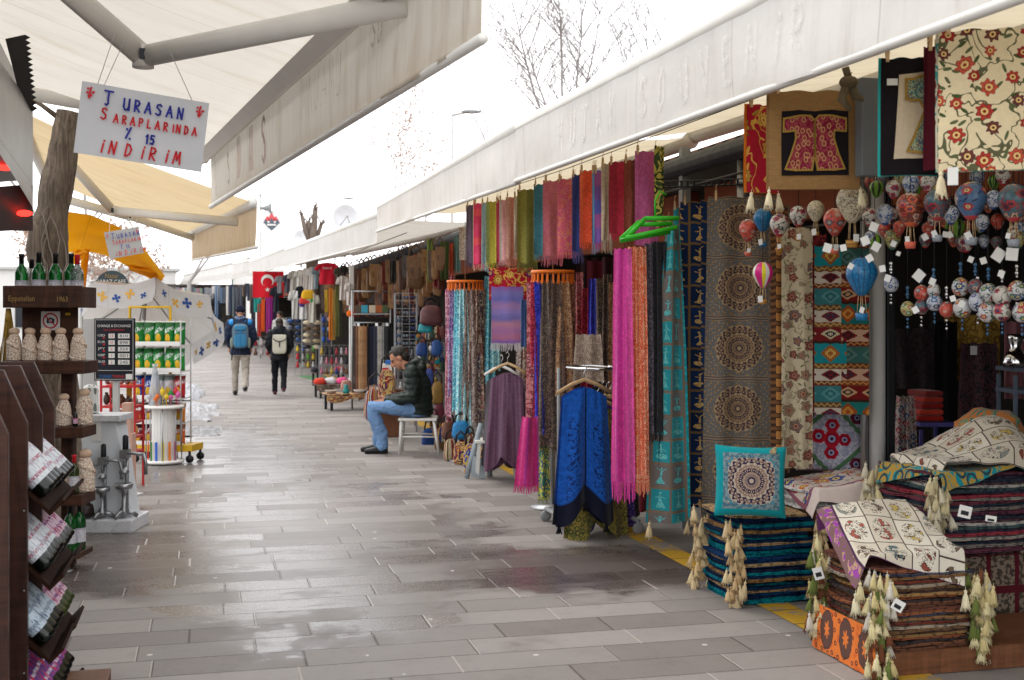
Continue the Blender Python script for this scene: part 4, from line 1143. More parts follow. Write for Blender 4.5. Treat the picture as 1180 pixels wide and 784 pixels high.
goldc = fab('gold_braid', lambda u, v: mix(band(fract(v * 160.0), .5, .25), hx('#b08d44'), hx('#7d5f2a')))
maroonc = fab('maroon_satin', lambda u, v: hx('#4e1420'))
tealedge = fab('teal_edge', lambda u, v: hx('#2d9a94'))
def applique(root, fn, w, h, poly, m, off, name):
    """flat shape sewn on a cover; poly in cover coordinates x right, z down from the top, following its surface"""
    b = MB(); n = len(poly)
    def P(x, z): 
        q = Vector(fn(x / w + .5, z / h)); return (q.x, q.y - off, q.z)
    # subdivide by scanline strips so the shape follows the cloth
    zs = sorted(set(round(min(p[1] for p in poly) + (max(p[1] for p in poly) - min(p[1] for p in poly)) * i / 40, 5) for i in range(41)))
    def spans(z):
        xs = []
        for (x1, z1), (x2, z2) in zip(poly, poly[1:] + poly[:1]):
            if (z1 <= z < z2) or (z2 <= z < z1): xs.append(x1 + (x2 - x1) * (z - z1) / (z2 - z1))
        xs.sort(); return list(zip(xs[::2], xs[1::2]))
    for za, zb in zip(zs, zs[1:]):
        sa, sb = spans(za + 1e-4), spans(zb - 1e-4)
        if len(sa) != len(sb): sa = sb if len(sb) else sa; sb = sa
        for (a1, a2), (b1, b2) in zip(sa, sb):
            for q in range(8):
                s, e = q / 8, (q + 1) / 8; x = [a1 + (a2 - a1) * s, a1 + (a2 - a1) * e, b1 + (b2 - b1) * e, b1 + (b2 - b1) * s]
                b.add([P(x[0], za), P(x[1], za), P(x[2], zb), P(x[3], zb)], [(0, 1, 2, 3)], [(x[0], za), (x[1], za), (x[2], zb), (x[3], zb)], smooth=False)
    return b.build(name, m, root)
def outline(root, fn, w, h, poly, off, wd, m):
    b = MB(); P = []; pc = poly + poly[:1]
    for x, z in [(a[0] + (c[0] - a[0]) * i / 5, a[1] + (c[1] - a[1]) * i / 5) for a, c in zip(pc, pc[1:]) for i in range(5)] + pc[-1:]:
        q = Vector(fn(x / w + .5, z / h)); P.append(Vector((q.x, q.y - off, q.z)))
    for a, c in zip(P, P[1:]):
        if (c - a).length < 1e-6: continue
        d = (c - a).normalized(); n = Vector((-d.z, 0, d.x)) * wd
        b.add([a - n - d * wd, c - n + d * wd, c + n + d * wd, a + n - d * wd], [(0, 1, 2, 3)], [(0, 0), (0, .1), (.01, .1), (.01, 0)], smooth=False)
    return b.build('braid', m, root)
def robe(cx, z0, w, h):
    pts = [(-.07, -.02), (-.5, .03), (-.5, .27), (-.31, .27), (-.3, .42), (-.37, .68), (-.47, .97), (-.3, 1), (-.045, .99), (-.006, .72), (.006, .72), (.045, .99), (.3, 1), (.47, .97), (.37, .68), (.3, .42), (.31, .27), (.5, .27), (.5, .03), (.07, -.02), (0, .06)]
    return [(cx + x * w, z0 + z * h) for x, z in pts]
root, fn = cov_px('brown pillow cover with a red robe motif on black', brownc, 888, 989, 104, 218, 5.3, .25, seed=.6)
w = m_px(101, 5.3) / math.cos(.25); h = m_px(114, 5.3)
applique(root, fn, w, h, [(-w * .36, h * .2), (w * .37, h * .2), (w * .37, h * .86), (-w * .36, h * .86)], blackc, .004, 'panel')
rb = robe(0, h * .26, w * .68, h * .55)
applique(root, fn, w, h, rb, kaft, .007, 'robe_motif'); outline(root, fn, w, h, rb, .010, .004, goldc); outline(root, fn, w, h, [(0, h * .3), (.001, h * .66)], .011, .005, goldc)
root, fn = cov_px('red and gold floral pillow cover left of the brown robe cover', fab('redgold', f_redgold), 863, 897, 121, 222, 5.75, .7, seed=1.6, tas=(.1, .6, .9), backing=fab('orange_edge', lambda u, v: hx('#d0701e')))
root, fn = cov_px('black pillow cover with half of a teal robe motif on cream', blackc, 1018, 1084, 66, 202, 4.6, .3, seed=2.6, tas=(), backing=tealedge)
w = m_px(66, 4.6) / math.cos(.3); h = m_px(136, 4.6)
applique(root, fn, w, h, [(-w * .22, h * .14), (w * .46, h * .11), (w * .46, h * .86), (-w * .3, h * .86)], creamc, .004, 'panel')
hr = [(w * .46, h * .13), (-w * .12, h * .19), (-w * .12, h * .36), (w * .1, h * .36), (w * .2, h * .45), (w * .05, h * .62), (-w * .1, h * .8), (w * .3, h * .82), (w * .46, h * .6)]
applique(root, fn, w, h, hr, kaft2, .007, 'robe_motif'); outline(root, fn, w, h, hr, .010, .005, goldc)
b = MB(); b.box((0, 0, 0), (.04, .002, .025)); tg = b.build('price_tag', paper, root); tg.location = Vector(fn(.16, .2)) + Vector((0, -.015, 0))
cov_px('maroon satin pillow cover edge between the black and the cream covers', maroonc, 1070, 1098, 54, 196, 4.55, .55, seed=3.3, tas=())
cov_px('cream pillow cover with red poppies and vines, large at the top right', fab('creamfloral', f_creamfloral), 1086, 1196, 32, 196, 4.15, .2, seed=.3, tas=(.02,), curl=.05, backing=fab('teal_floral', mk_paisley(hx('#3f8e86'), hx('#c9bfa6'), hx('#7a4a40'))))
b = MB(); b.box((0, 0, -.03), (.034, .002, .06)); tg = b.build('price_tag', paper); p = W(1098, 193, 4.1); tg.location = p; tg.rotation_euler = (0, 0, face_cam(p)); tag(tg, 'white paper price tag hanging under the cream poppy cover', 'price tag')
# ---------------------------------------------------------------- balloon ornaments
def balloon_mat(name, fn):
    def f():
        u, v = uv(); c = fn(u, v, ornd())
        return {'c': mul(c, grey(noi(vec(u * 20.0, v * 20.0, 0.0), 5, 2) * .3 + .8)), 'r': 0.3, 'spec': .45}
    return mat(name, f)
def paint_flowers(bg, cols, centre, leaf, sc=1.0):
    def f(u, v, rn):
        c = flowers(u * 4.0 * sc + rn * 9.0, v * 3.0 * sc, 1.0, 6.0, cols, bg, centre, leaf, 0.0, .46, .8, vine=mul(leaf, (.6, .6, .7, 1)))
        c = mix(v > 0.9, c, cols[0]); c = mix(band(v, .1, .02), c, centre)
        return c
    return f
BM = {
 'white_red': balloon_mat('painted_white_red', paint_flowers(hx('#c9c4bb'), [hx('#a8262c'), hx('#b8343a'), hx('#7a2a2a')], hx('#3a3f6a'), hx('#3f5a4a'))),
 'coral': balloon_mat('painted_coral', paint_flowers(hx('#c8503e'), [hx('#a8403a'), hx('#d08a7a'), hx('#5a6a7a')], hx('#d8c0a8'), hx('#8a3a30'), 1.3)),
 'orange_dots': balloon_mat('painted_orange', paint_flowers(hx('#6a2f28'), [hx('#d0603a'), hx('#c8402e'), hx('#d8b8a0')], hx('#2a3050'), hx('#b87a4a'), 1.5)),
 'blue_floral': balloon_mat('painted_blue', paint_flowers(hx('#4a6a8e'), [hx('#b83a40'), hx('#c8b0a8'), hx('#d06a5a')], hx('#d8c890'), hx('#2c3c66'))),
 'blue_white': balloon_mat('painted_blue_white', paint_flowers(hx('#b9bec6'), [hx('#2a4a8a'), hx('#3a6aa0'), hx('#23365e')], hx('#c8ccd6'), hx('#3a5a8a'), 1.2)),
 'teal_red': balloon_mat('painted_teal_red', paint_flowers(hx('#43606a'), [hx('#b0383c'), hx('#c8a88a'), hx('#8a2a34')], hx('#2a2a3a'), hx('#a84a4a'), 1.3)),
 'script': balloon_mat('painted_script', lambda u, v, rn: mix(band(noi(vec(u * 4.0 + rn * 5.0, v * 2.0, rn), 3.0, 3, .6, dist=2.0), .5, .03), hx('#cfc4a6'), hx('#4a3f36'))),
 'blue': balloon_mat('glazed_blue', lambda u, v, rn: mix(band(fract(u * 16.0), .5, .42), hx('#0f3f66'), mix(noi(vec(u * 9.0, v * 9.0, rn), 3, 2) > .55, hx('#1a6496'), hx('#1f7fae')))),
 'gores': balloon_mat('striped_gores', lambda u, v, rn: pal(fract(u * 4.0), [hx('#d3267e'), hx('#dccd1e'), hx('#d8d8d8'), hx('#d3267e')])),
 'green': balloon_mat('painted_green', lambda u, v, rn: mix(band(fract(u * 6.0), .5, .3), hx('#15251a'), hx('#6a9a2a'))),
 'egg_white': balloon_mat('painted_egg_white', paint_flowers(hx('#c4c4c4'), [hx('#a82a34'), hx('#2a4a80'), hx('#b03a3a'), hx('#2c6a5a')], hx('#d8c880'), hx('#3a5a4a'), 1.1)),
 'egg_yellow': balloon_mat('painted_egg_yellow', paint_flowers(hx('#b8b070'), [hx('#4a7a6a'), hx('#a85a4a')], hx('#d8d8b0'), hx('#4a6a4a'), 1.2)),
}
bask_m = mat('wicker', lambda: {'c': mul(hx('#b8843e'), grey(sinf(uv()[1] * 60.0) * .25 + .8)), 'r': .7})
def balloon(key, px, py, r_px, D, label, basket=True, bcol=None, rod=2.42, tags=1):
    p = W(px, py, D); r = m_px(r_px * 1.0, D)
    o = thing('balloon_ornament', label, 'balloon ornament', p, rt.uniform(0, 6), 'painted balloon ornaments hanging in the shop front')
    b = MB(); prof = []
    for i in range(13):
        t = i / 12; a = PI * t
        if t < .55: prof.append((r * math.sin(a), r * 1.08 * math.cos(a)))
        else:
            q = (t - .55) / .45; prof.append((r * (math.sin(PI * .55) * (1 - q) ** .75 * .78 + .22), r * (1.08 * math.cos(PI * .55) - 1.22 * q)))
    prof[0] = (.0001, prof[0][1])
    prof = prof[::-1]
    b.lathe([(x, z) for x, z in prof], 20)
    for i in range(len(b.uv)): b.uv[i] = [(u, 1 - v) for u, v in b.uv[i]]
    b.build('envelope', BM[key], o)
    b = MB(); b.tube([(0, 0, r * 1.07), (0, 0, max(.03, rod - p.z))], .0018, 5); b.ball((0, 0, r * 1.12), r * .1, 8, 6); b.build('cord', dark_metal, o)
    if basket:
        zb = -r * 2.75
        b = MB()
        for k in range(4):
            a = k * PI / 2 + .4; b.tube([(math.cos(a) * r * .2, math.sin(a) * r * .2, -r * 1.25), (math.cos(a) * r * .3, math.sin(a) * r * .3, zb + r * .25)], .0016, 4)
        b.build('rigging', pale_wood, o)
        b = MB(); b.lathe([(.0001, zb - r * .22), (r * .33, zb - r * .22), (r * .42, zb + r * .25), (r * .36, zb + r * .25), (r * .3, zb - r * .1), (.0001, zb - r * .1)], 14)
        b.build('basket', bcol or bask_m, o)
    if tags:
        b = MB(); a = rt.uniform(-.5, .5); s = rt.uniform(.011, .019)
        b.box((r * .5 * a, -r * .4, -r * 2.0 - s * 1.5), (s * 1.5, .0015, s * 1.9), rz=-o.rotation_euler[2] * 0, ry=rt.uniform(-.5, .5), rx=rt.uniform(-.2, .2))
        t = b.build('price_tag', paper, o); t.rotation_euler = (0, 0, -o.rotation_euler[2] + face_cam(p) + rt.uniform(-.5, .5))
    return o
cb_ = M_paint('basket_coral', hx('#c8604a'), .5); bb_ = M_paint('basket_blue', hx('#1d6a9a'), .4); gb_ = M_paint('basket_grey', hx('#8a9098'), .5)
BL = [('coral', 862, 264, 10.5, 6.6, 'small coral balloon ornament with red dots, leftmost of the row', True, cb_), ('blue', 879, 252, 11, 6.5, 'small plain blue balloon ornament behind the leftmost coral one', True, bb_),
 ('white_red', 898, 258, 11, 6.3, 'white balloon ornament with red flowers above the striped balloon', True, None), ('white_red', 920, 248, 10, 6.2, 'small white flowered balloon ornament with a tan basket, left of the scripted one', True, None),
 ('script', 940, 242, 10, 6.0, 'slim cream balloon ornament with black script and three tassels above it', True, None), ('coral', 962, 254, 13, 5.7, 'plain coral balloon ornament under the brown robe cover', True, cb_),
 ('script', 982, 232, 18, 5.5, 'large cream balloon ornament with black script', True, None), ('gores', 879, 315, 12, 6.4, 'pink and yellow striped balloon ornament hanging lowest on the left', True, None),
 ('blue', 993, 316, 18, 5.5, 'large glazed blue balloon ornament in front of the woven strips', True, bb_), ('green', 1010, 217, 8, 5.6, 'small green and black balloon ornament', False, None),
 ('white_red', 1030, 217, 9, 5.4, 'round white ornament with red flowers right of the green one', False, None), ('blue_white', 1050, 211, 10, 5.3, 'pale grey round ornament below the black robe cover', False, None),
 ('white_red', 1069, 210, 9, 5.2, 'white ornament with red tulips just left of the white price tag', False, None), ('blue_white', 1020, 246, 10, 5.5, 'grey white flowered ornament below the two small round ones', False, None),
 ('orange_dots', 1049, 239, 16, 5.0, 'large dark red balloon ornament covered in orange flowers', True, cb_), ('teal_red', 1080, 234, 15, 4.9, 'teal and red balloon ornament with a grey basket', True, gb_),
 ('blue_white', 1096, 247, 9, 5.2, 'small blue and white ornament between two big balloons', True, gb_), ('blue_floral', 1119, 229, 18, 4.75, 'large blue balloon ornament with red flowers', True, gb_),
 ('blue_white', 1145, 229, 9, 5.0, 'narrow blue white ornament between the two rightmost balloons', False, None), ('teal_red', 1168, 231, 18, 4.6, 'large teal and red balloon ornament at the right edge', True, gb_),
 ('white_red', 1002, 249, 9, 5.9, 'small dim ornament right of the large cream balloon', False, None), ('coral', 1036, 262, 7, 5.9, 'tiny coral ornament below the grey white one', False, None), ('blue_white', 1132, 256, 8, 5.4, 'small blue ornament under the large blue balloon', False, None)]
nm = [('blue_white', 'grey blue'), ('white_red', 'white and red'), ('teal_red', 'dark teal'), ('orange_dots', 'dark orange'), ('egg_yellow', 'dull yellow'), ('coral', 'dim coral'), ('green', 'dark green')]
for i in range(40):
    px = 1000 + i * 4.6; k = nm[(i * 3 + i // 7) % 7]
    BL.append((k[0], px + rt.uniform(-3, 3), rt.choice([206, 222, 238, 252, 264, 276]) + rt.uniform(-4, 4), rt.uniform(6, 9.5), 6.0 - .4 * i / 40 + rt.uniform(0, .5), '%s shaded ornament, %s from the left in the back row' % (k[1], ordw(i)), False, None))
for a in BL: balloon(*a[:6], basket=a[6], bcol=a[7], tags=a[6])
EG = [(1027, 328, 8.5, 'blue_white'), (1046, 356, 8, 'egg_yellow'), (1062, 338, 8.5, 'coral'), (1062, 354, 8, 'teal_red'), (1076, 335, 7.5, 'egg_white'), (1077, 349, 9, 'blue_white'), (1091, 357, 8.5, 'coral'), (1107, 331, 10, 'egg_white'), (1109, 355, 10.5, 'egg_white'), (1127, 348, 10.5, 'blue_white'), (1124, 331, 9, 'teal_red'), (1139, 338, 10.5, 'egg_white'), (1155, 341, 11, 'white_red'), (1138, 360, 11, 'egg_white'), (1155, 359, 10.5, 'white_red'), (1172, 335, 10.5, 'egg_white'), (1178, 360, 11, 'egg_white')]
EN = {'blue_white': 'blue and white', 'egg_yellow': 'yellow', 'coral': 'coral', 'teal_red': 'dark teal and red', 'egg_white': 'white flowered', 'white_red': 'white and red'}
for i, (px, py, r_, k) in enumerate(EG):
    D = 5.6 - .6 * (px - 1027) / 150
    p = W(px, py, D); r = m_px(r_, D)
    o = thing('painted_egg', '%s painted egg, %s from the left in the lower row' % (EN[k], ordw(i)), 'egg ornament', p, rt.uniform(0, 6), 'painted eggs on beaded cords')
    b = MB(); b.ball((0, 0, 0), r, 18, 12, ax=(1, 1, 1.1)); b.build('egg', BM[k], o)
    b = MB(); L = 2.1 - p.z if p.z < 2.05 else .1
    b.tube([(0, 0, -r), (0, 0, -r - .09)], .001, 4); b.tube([(0, 0, r), (0, 0, L)], .001, 4); b.build('cord', dark_metal, o); b = MB()
    for q in range(4): b.ball((0, 0, r + .02 + q * .014), .006 + .003 * (q % 2), 8, 6)
    for q in range(3): b.ball((0, 0, -r - .015 - q * .018), .004 + .003 * ((q + 1) % 2), 8, 6)
    b.build('beads', M_paint('bead_blue', hx('#3a6080'), .25) if i % 3 else chrome, o)
for i, (px, py, s, a) in enumerate(sorted([(1009, 257, 12, .4), (995, 273, 12, -.4), (1012, 280, 12, .5), (1000, 294, 10, -.5), (982, 304, 8, .5), (1016, 306, 9, -.2), (1031, 278, 8, .4), (1064, 270, 9, -.5), (1063, 313, 15, .7), (1024, 317, 9, .3), (1053, 354, 9, -.5), (1110, 347, 9, .5), (1090, 267, 8, .2), (1120, 296, 8, .4), (1132, 297, 9, -.3), (1155, 288, 17, .6), (1167, 286, 17, .1), (1155, 312, 9, .3), (1076, 321, 9, .4), (955, 281, 12, .3), (971, 282, 9, -.2), (1097, 341, 8, -.3), (1036, 290, 6, .3)])):
    D = 5.2 - .4 * (px - 990) / 170; p = W(px, py, D); w = m_px(s * .85, D)
    b = MB(); b.box((0, 0, -w * .5), (w * .9, .0015, w))
    o = b.build('price_tag', paper); o.location = p; o.rotation_euler = (0, a, face_cam(p) + a * .5)
    tag(o, 'small white paper tag, %s from the left among the balloon ornaments' % ordw(i), 'price tag', 'price tags hanging among the ornaments')
# ---------------------------------------------------------------- folded shawls pegged on the wire
SH = [(538, 548, 236, 303, ['#4a3f52', '#5b4d5c']), (546, 553, 235, 302, ['#c9b9a0', '#d6c8b0']), (547, 558, 234, 305, ['#c22a56', '#d8583a', '#c9305c', '#d0446a']), (556, 562, 233, 304, ['#c8c0a8', '#8aa0a8']), (561, 574, 232, 303, ['#a9a03a', '#c2b04a', '#8a9a5a']), (573, 577, 231, 302, ['#a8304a', '#8a2a5a']), (576, 585, 230, 300, ['#8aa0b4', '#a89a90', '#c08a8a']), (584, 596, 227, 299, ['#b0705a', '#b8605a', '#a87a6a']), (593, 599, 226, 292, ['#b8a894', '#9a8a80']), (597, 617, 218, 303, ['#6a6424', '#7a7430', '#5d5a22']),
 (616, 630, 212, 293, ['#3c7480', '#4a8490', '#2f6672']), (627, 647, 208, 295, ['#a8566a', '#b06a72', '#a85a5a']), (643, 663, 206, 291, ['#b86a54', '#b0384a', '#b04a6a']), (660, 670, 201, 291, ['#7a5a6a', '#5a4a66', '#2c3a74']), (669, 685, 196, 279, ['#d8502e', '#e0583a', '#d8603c']), (683, 690, 196, 279, ['#5a88a8', '#6a7a90']), (686, 697, 196, 280, ['#7a3a74', '#a83a5a', '#4a4a94']), (694, 704, 188, 278, ['#a89a84', '#b0a08a']), (703, 722, 186, 270, ['#8a1a2c', '#a01f34', '#7a1826']), (720, 736, 184, 270, ['#6a3020', '#7a3a28', '#5f2a1c']), (733, 757, 174, 282, ['#a84a7a', '#b0568a', '#a04a78'])]
SHN = ['dark grey violet', 'narrow cream', 'pink and orange plaid', 'pale blue edged', 'yellow green', 'crimson', 'faded blue and rose', 'terracotta', 'thin beige', 'olive', 'teal', 'rose paisley', 'salmon and pink paisley', 'purple and navy', 'orange red', 'steel blue', 'violet and crimson plaid', 'sand coloured', 'crimson', 'rust brown', 'mauve pink']
for i, (x0, x1, y0, y1, cs) in enumerate(SH):
    D = 3897 / ((x0 + x1) / 2 - 240) if False else DX((x0 + x1) / 2, 2.72)
    D -= .05 * (i % 3)
    cols = [tuple(min(1, q * 1.35 + .015) for q in hx(c)[:3]) + (1,) for c in cs]
    m = fab('shawl%d' % i, mk_plaid(cols, .3) if 'plaid' in SHN[i] else (mk_paisley(cols[0], cols[-1], cols[1 % len(cols)], 22, i) if 'paisley' in SHN[i] else mk_stripes(cols, .17, i * .3)))
    fl = 0.0 if i in (20,) else .05 + .035 * (i % 2)
    panel('%s folded shawl, %s from the left on the wire under the awning' % (SHN[i], ordw(i)), m, x0 - 1, x1 + 2, y0, y1 - m_px(0, D), D, extra=.25 * ((i % 3) - 1), folds=1 + (i % 2) * .5, amp=.014, seed=i * 1.3, fringe=fl, clips=1 + (x1 - x0 > 12), name='shawl', cat='shawl', droop=.01)
panel('narrow camouflage patterned scarf at the right end of the shawl wire', fab('camo', mk_paisley(hx('#3a4a2a'), hx('#b0a04a'), hx('#1f2a1c'), 14, 3)), 755, 766, 168, 262, 7.5, folds=1, amp=.02, seed=2, name='shawl', cat='shawl', extra=.6)
# ---------------------------------------------------------------- round orange scarf carousels
def carousel(label, px, py, D, rx_px, items):
    p = W(px, py, D); r = m_px(rx_px, D)
    o = thing('scarf_carousel', label, 'display stand', (p.x, p.y, 0), 0)
    b = MB(); b.lathe([(r * .2, p.z - .012), (r * 1.0, p.z - .012), (r * 1.02, p.z), (r, p.z + .016), (r * .2, p.z + .016)], 40); b.build('ring', orange_plastic, o)
    b = MB()
    for k in range(24):
        a = k * PI / 12; x, y = r * .95 * math.cos(a), r * .95 * math.sin(a)
        b.box((x, y, p.z - .05), (.014, .014, .07), rz=a); b.box((x, y, p.z - .085), (.028, .02, .03), rz=a)
    b.build('peg', orange_plastic, o)
    b = MB(); b.tube([(0, 0, .02), (0, 0, p.z)], .018, 10); b.tube([(0, 0, p.z), (0, 0, p.z + .7)], .004, 6); b.lathe([(.18, 0), (.18, .02), (.03, .04)], 20); b.build('stem', steel, o)
    for i, (a, w, py1, m, lab, fr, sd) in enumerate(items):
        a = math.radians(a); w *= rt.uniform(1.0, 1.35); py1 += rt.uniform(-12, 10)
        q = Vector((p.x + r * .97 * math.cos(a), p.y + r * .97 * math.sin(a), p.z - .08))
        h = q.z - (EYE + (HZ - py1) / F * (D - .1))
        hang(lab, 'scarf', m, q, w, h, a + PI / 2 + rt.uniform(-.35, .35), folds=rt.uniform(1.3, 2.4), amp=rt.uniform(.016, .034), taper=.55, droop=.03, curl=rt.uniform(-.1, .1), seed=sd, fringe=fr, name='scarf', group=None, nx=24)
    return o
a0 = math.degrees(math.atan2(-1, -.25))   # angle that faces the camera
br = lambda h: tuple(min(1, q * 1.3 + .006) for q in hx(h)[:3]) + (1,)
Fp = lambda k, a, b_, c_, sc=20, sd=0.0: fab(k, mk_paisley(br(a), br(b_), br(c_), sc, sd))
I1 = [(a0 - 95, .16, 478, Fp('scarf_red', '#b8324a', '#d0a0a8', '#8a2030'), 'crimson scarf at the left of the farther orange carousel', 0, .2), (a0 - 68, .15, 490, Fp('scarf_pinkfloral', '#b8a0a4', '#8a3a5a', '#5a4a5a', 26), 'pale pink flowered scarf on the farther orange carousel', 0, 1.2), (a0 - 46, .14, 462, Fp('scarf_violetfloral', '#a8a0b4', '#7a3a7a', '#3a4a7a', 26), 'lilac flowered scarf on the farther orange carousel', 0, 1.8),
 (a0 - 24, .15, 484, Fp('scarf_turquoise', '#3a94aa', '#9ad0d4', '#1f5a7a', 30), 'turquoise flowered scarf on the farther orange carousel', 0, 2.2), (a0 - 4, .13, 492, Fp('scarf_skyblue', '#4aa4b4', '#c4dcd8', '#2a6a84', 32), 'bright blue green scarf, middle of the farther orange carousel', 0, 2.9), (a0 + 16, .14, 486, Fp('scarf_greyfloral', '#a89e94', '#5a3f44', '#7a6a60', 24), 'beige scarf with dark flowers on the farther orange carousel', 0, 3.3), (a0 + 36, .15, 480, Fp('scarf_creambrown', '#b0a290', '#5a4034', '#8a4a4a', 20), 'brown and cream scarf on the farther orange carousel', 0, 4.0), (a0 + 60, .17, 488, Fp('scarf_bluepaisley', '#c4bcae', '#2f3a55', '#6a3f4a', 13), 'cream scarf with big blue paisleys at the right of the farther carousel', 0, 4.6), (a0 + 90, .14, 470, Fp('scarf_dimbrown', '#5a4a44', '#8a7a6a', '#3a2a2a', 20), 'dim brown scarf behind the paisley one on the farther carousel', 0, 5.2)]
carousel('round orange carousel of flowered scarves beside the seated man', 536, 325, 13.2, 21, I1)
I2 = [(a0 - 85, .15, 500, Fp('scarf_redstripe', '#7a2f38', '#a86a6a', '#4a2a34'), 'dark red striped scarf at the left of the nearer orange carousel', .08, .5), (a0 - 62, .13, 508, Fp('scarf_crimson2', '#8a1a34', '#b03a4a', '#5a1020'), 'crimson scarf next to the royal blue one on the nearer carousel', .06, 1.1), (a0 - 42, .13, 502, Fp('scarf_royalblue', '#2c2f9a', '#3a44b4', '#202474', 16), 'royal blue scarf on the nearer orange carousel', .06, 1.7), (a0 - 18, .16, 512, Fp('scarf_darkpaisley', '#4a423f', '#7a6a5c', '#2a2426', 26), 'dark grey brown paisley scarf on the nearer orange carousel', 0, 2.4), (a0 + 6, .16, 508, Fp('scarf_blackbrown', '#3a3130', '#6a5446', '#1f1a1c', 24), 'black and brown paisley scarf on the nearer orange carousel', 0, 3.0), (a0 + 34, .17, 462, Fp('scarf_tan', '#8a6248', '#b08c6a', '#5a3a30', 22), 'tan brown paisley scarf on the nearer orange carousel', 0, 3.8), (a0 + 66, .16, 440, Fp('scarf_maroonbrown', '#5a3028', '#8a5a44', '#3a1c1c', 22), 'maroon brown scarf at the right of the nearer orange carousel', 0, 4.4), (a0 + 95, .15, 430, Fp('scarf_plum', '#4a2430', '#7a4a4a', '#2a1420', 22), 'plum scarf behind the tan one on the nearer orange carousel', 0, 5.0)]
carousel('round orange carousel of dark paisley scarves above the pink fringed shawl', 637, 314, 10.0, 25, I2)
panel('bright pink fringed scarf hanging low beneath the nearer carousel', fab('hotpink', mk_stripes([hx('#d83a86'), hx('#e04a90'), hx('#c8307a'), hx('#b03a8a')], .1)), 597, 625, 480, 560, 9.6, folds=1.3, amp=.03, seed=1, fringe=.06, taper=.35, name='scarf', cat='scarf', skew=-.03)
panel('green and turquoise printed scarf end under the royal blue scarf', fab('greenmix', mk_paisley(hx('#4a8a7a'), hx('#c8c85a'), hx('#2a4a8a'), 18)), 620, 634, 490, 575, 9.9, folds=1.3, amp=.02, seed=2, fringe=.04, taper=.3, name='scarf', cat='scarf')
panel('red flowered cloth spread between the two carousels', fab('redfloral', f_redgold), 563, 614, 308, 346, 11.4, folds=.6, amp=.02, seed=2, name='wall_hanging', cat='wall hanging', extra=-.2)
panel('lilac and blue striped shawl with white fringe below the red flowered cloth', fab('lilacbands', mk_bands([hx(c) for c in ('#8a5a9c', '#7a74b0', '#6a6ab0', '#a07aa8', '#8a7ab8', '#6e6aa8', '#b0788c', '#9a6a9a', '#a86a84', '#7a5aa0', '#94609c', '#7a4a94')], .65)), 566, 603, 330, 396, 11.3, folds=.7, amp=.015, seed=1, fringe=.07, fcol=cloth_oc, color=hx('#b9b0b4'), name='shawl', cat='shawl', extra=-.1)
panel('narrow blue striped shawl right of the lilac one', fab('bluestripe', mk_stripes([hx('#4a6a9a'), hx('#7aa0b8'), hx('#2a3a6a')], .08)), 600, 608, 345, 400, 11.2, folds=1, amp=.01, seed=1, name='shawl', cat='shawl')
# dark garments filling the back of the scarf shop
DG = [(664, 690, 296, 420, '#241418', 'black'), (676, 706, 300, 395, '#4a0f1c', 'dark red'), (694, 716, 296, 430, '#33101a', 'wine coloured'), (545, 565, 330, 430, '#2a2024', 'black brown'), (560, 572, 300, 420, '#1d191c', 'black'), (652, 668, 330, 470, '#3c3430', 'dark brown'), (706, 722, 300, 440, '#1a1416', 'black')]
for i, (x0, x1, y0, y1, c, n) in enumerate(DG):
    D = DX((x0 + x1) / 2, 3.35)
    panel('%s shawl in the shade of the scarf shop, %s' % (n, ['above the white robe hangers', 'behind the shawl wire', 'left of the pink scarf', 'behind the flowered carousel', 'beside the red flowered cloth', 'right of the nearer carousel', 'under the green hanger'][i]), cloth_oc, x0, x1, y0, y1, D, color=hx(c), folds=2, amp=.03, seed=i, name='shawl', cat='shawl')
panel('beige speckled blouse hanging in the shade behind the clothes rail', Fp('blouse', '#8a7c6c', '#a89888', '#6a4a44', 30), 660, 696, 385, 440, 9.4, folds=2, amp=.02, seed=4, name='blouse', cat='blouse', taper=.2)
# ---------------------------------------------------------------- green hanger with long scarves
p = W(746, 266, 7.35); rz = face_cam(p) + .35
o = thing('scarf_hanger', 'bright green plastic multi hanger above the pink scarf', 'hanger', p, rz)
b = MB()
w = m_px(29, 7.35)
for (x0, z0, x1, z1, y) in [(-w, -.05, -w * .2, .07, -.05), (-w, -.05, w * 1.1, .02, -.06), (-w * .2, .07, w * 1.2, .075, -.05), (-w * .2, .04, w * 1.2, .05, .06), (-w, -.05, -w * .2, .06, .05), (-w, -.06, w * 1.1, .0, .06), (-w, -.055, -w, -.055, 0)]:
    if x0 == x1: continue
    b.tube([(x0, y, z0), (x1, y, z1)], [(.014, .009)] * 2, 6)
for k in range(9):
    t = k / 8; x = -w + 2 * w * t; z = -.05 + .06 * t; b.tube([(x, -.06, z), (x, .06, z)], .006, 6)
b.build('frame', green_plastic, o)
b = MB(); b.tube([(.05, 0, .06), (.05, 0, .18), (.08, 0, .24), (.12, 0, .22)], .006, 8); b.build('hook', green_plastic, o)
LS = [(704, 731, 286, 556, 'bright magenta', fab('magenta', mk_stripes([hx('#dc4aa0'), hx('#e860ae'), hx('#c83a94')], .12)), .12, 2.3), (720, 748, 284, 548, 'orange', fab('orangescarf', mk_paisley(hx('#dc6a44'), hx('#e8a888'), hx('#c04a34'), 34)), .12, 3.1), (741, 754, 280, 500, 'slate grey', Fp('slate', '#3c3a44', '#55505c', '#26252c'), 0, 1.8), (750, 764, 278, 498, 'black beaded', Fp('blackbead', '#131216', '#2a282e', '#1a1a20', 40), .06, 1.9), (759, 775, 278, 560, 'black embroidered', Fp('blackemb', '#15161c', '#25262e', '#0e0e12', 18), 0, 2.2), (740, 770, 500, 560, 'red and black fringed', Fp('redblack', '#5a1424', '#8a1f34', '#1c1014'), .09, 2.4), (768, 777, 275, 520, 'beige lace', Fp('lace', '#9a8672', '#b4a28c', '#7a6656', 40), 0, 1.5)]
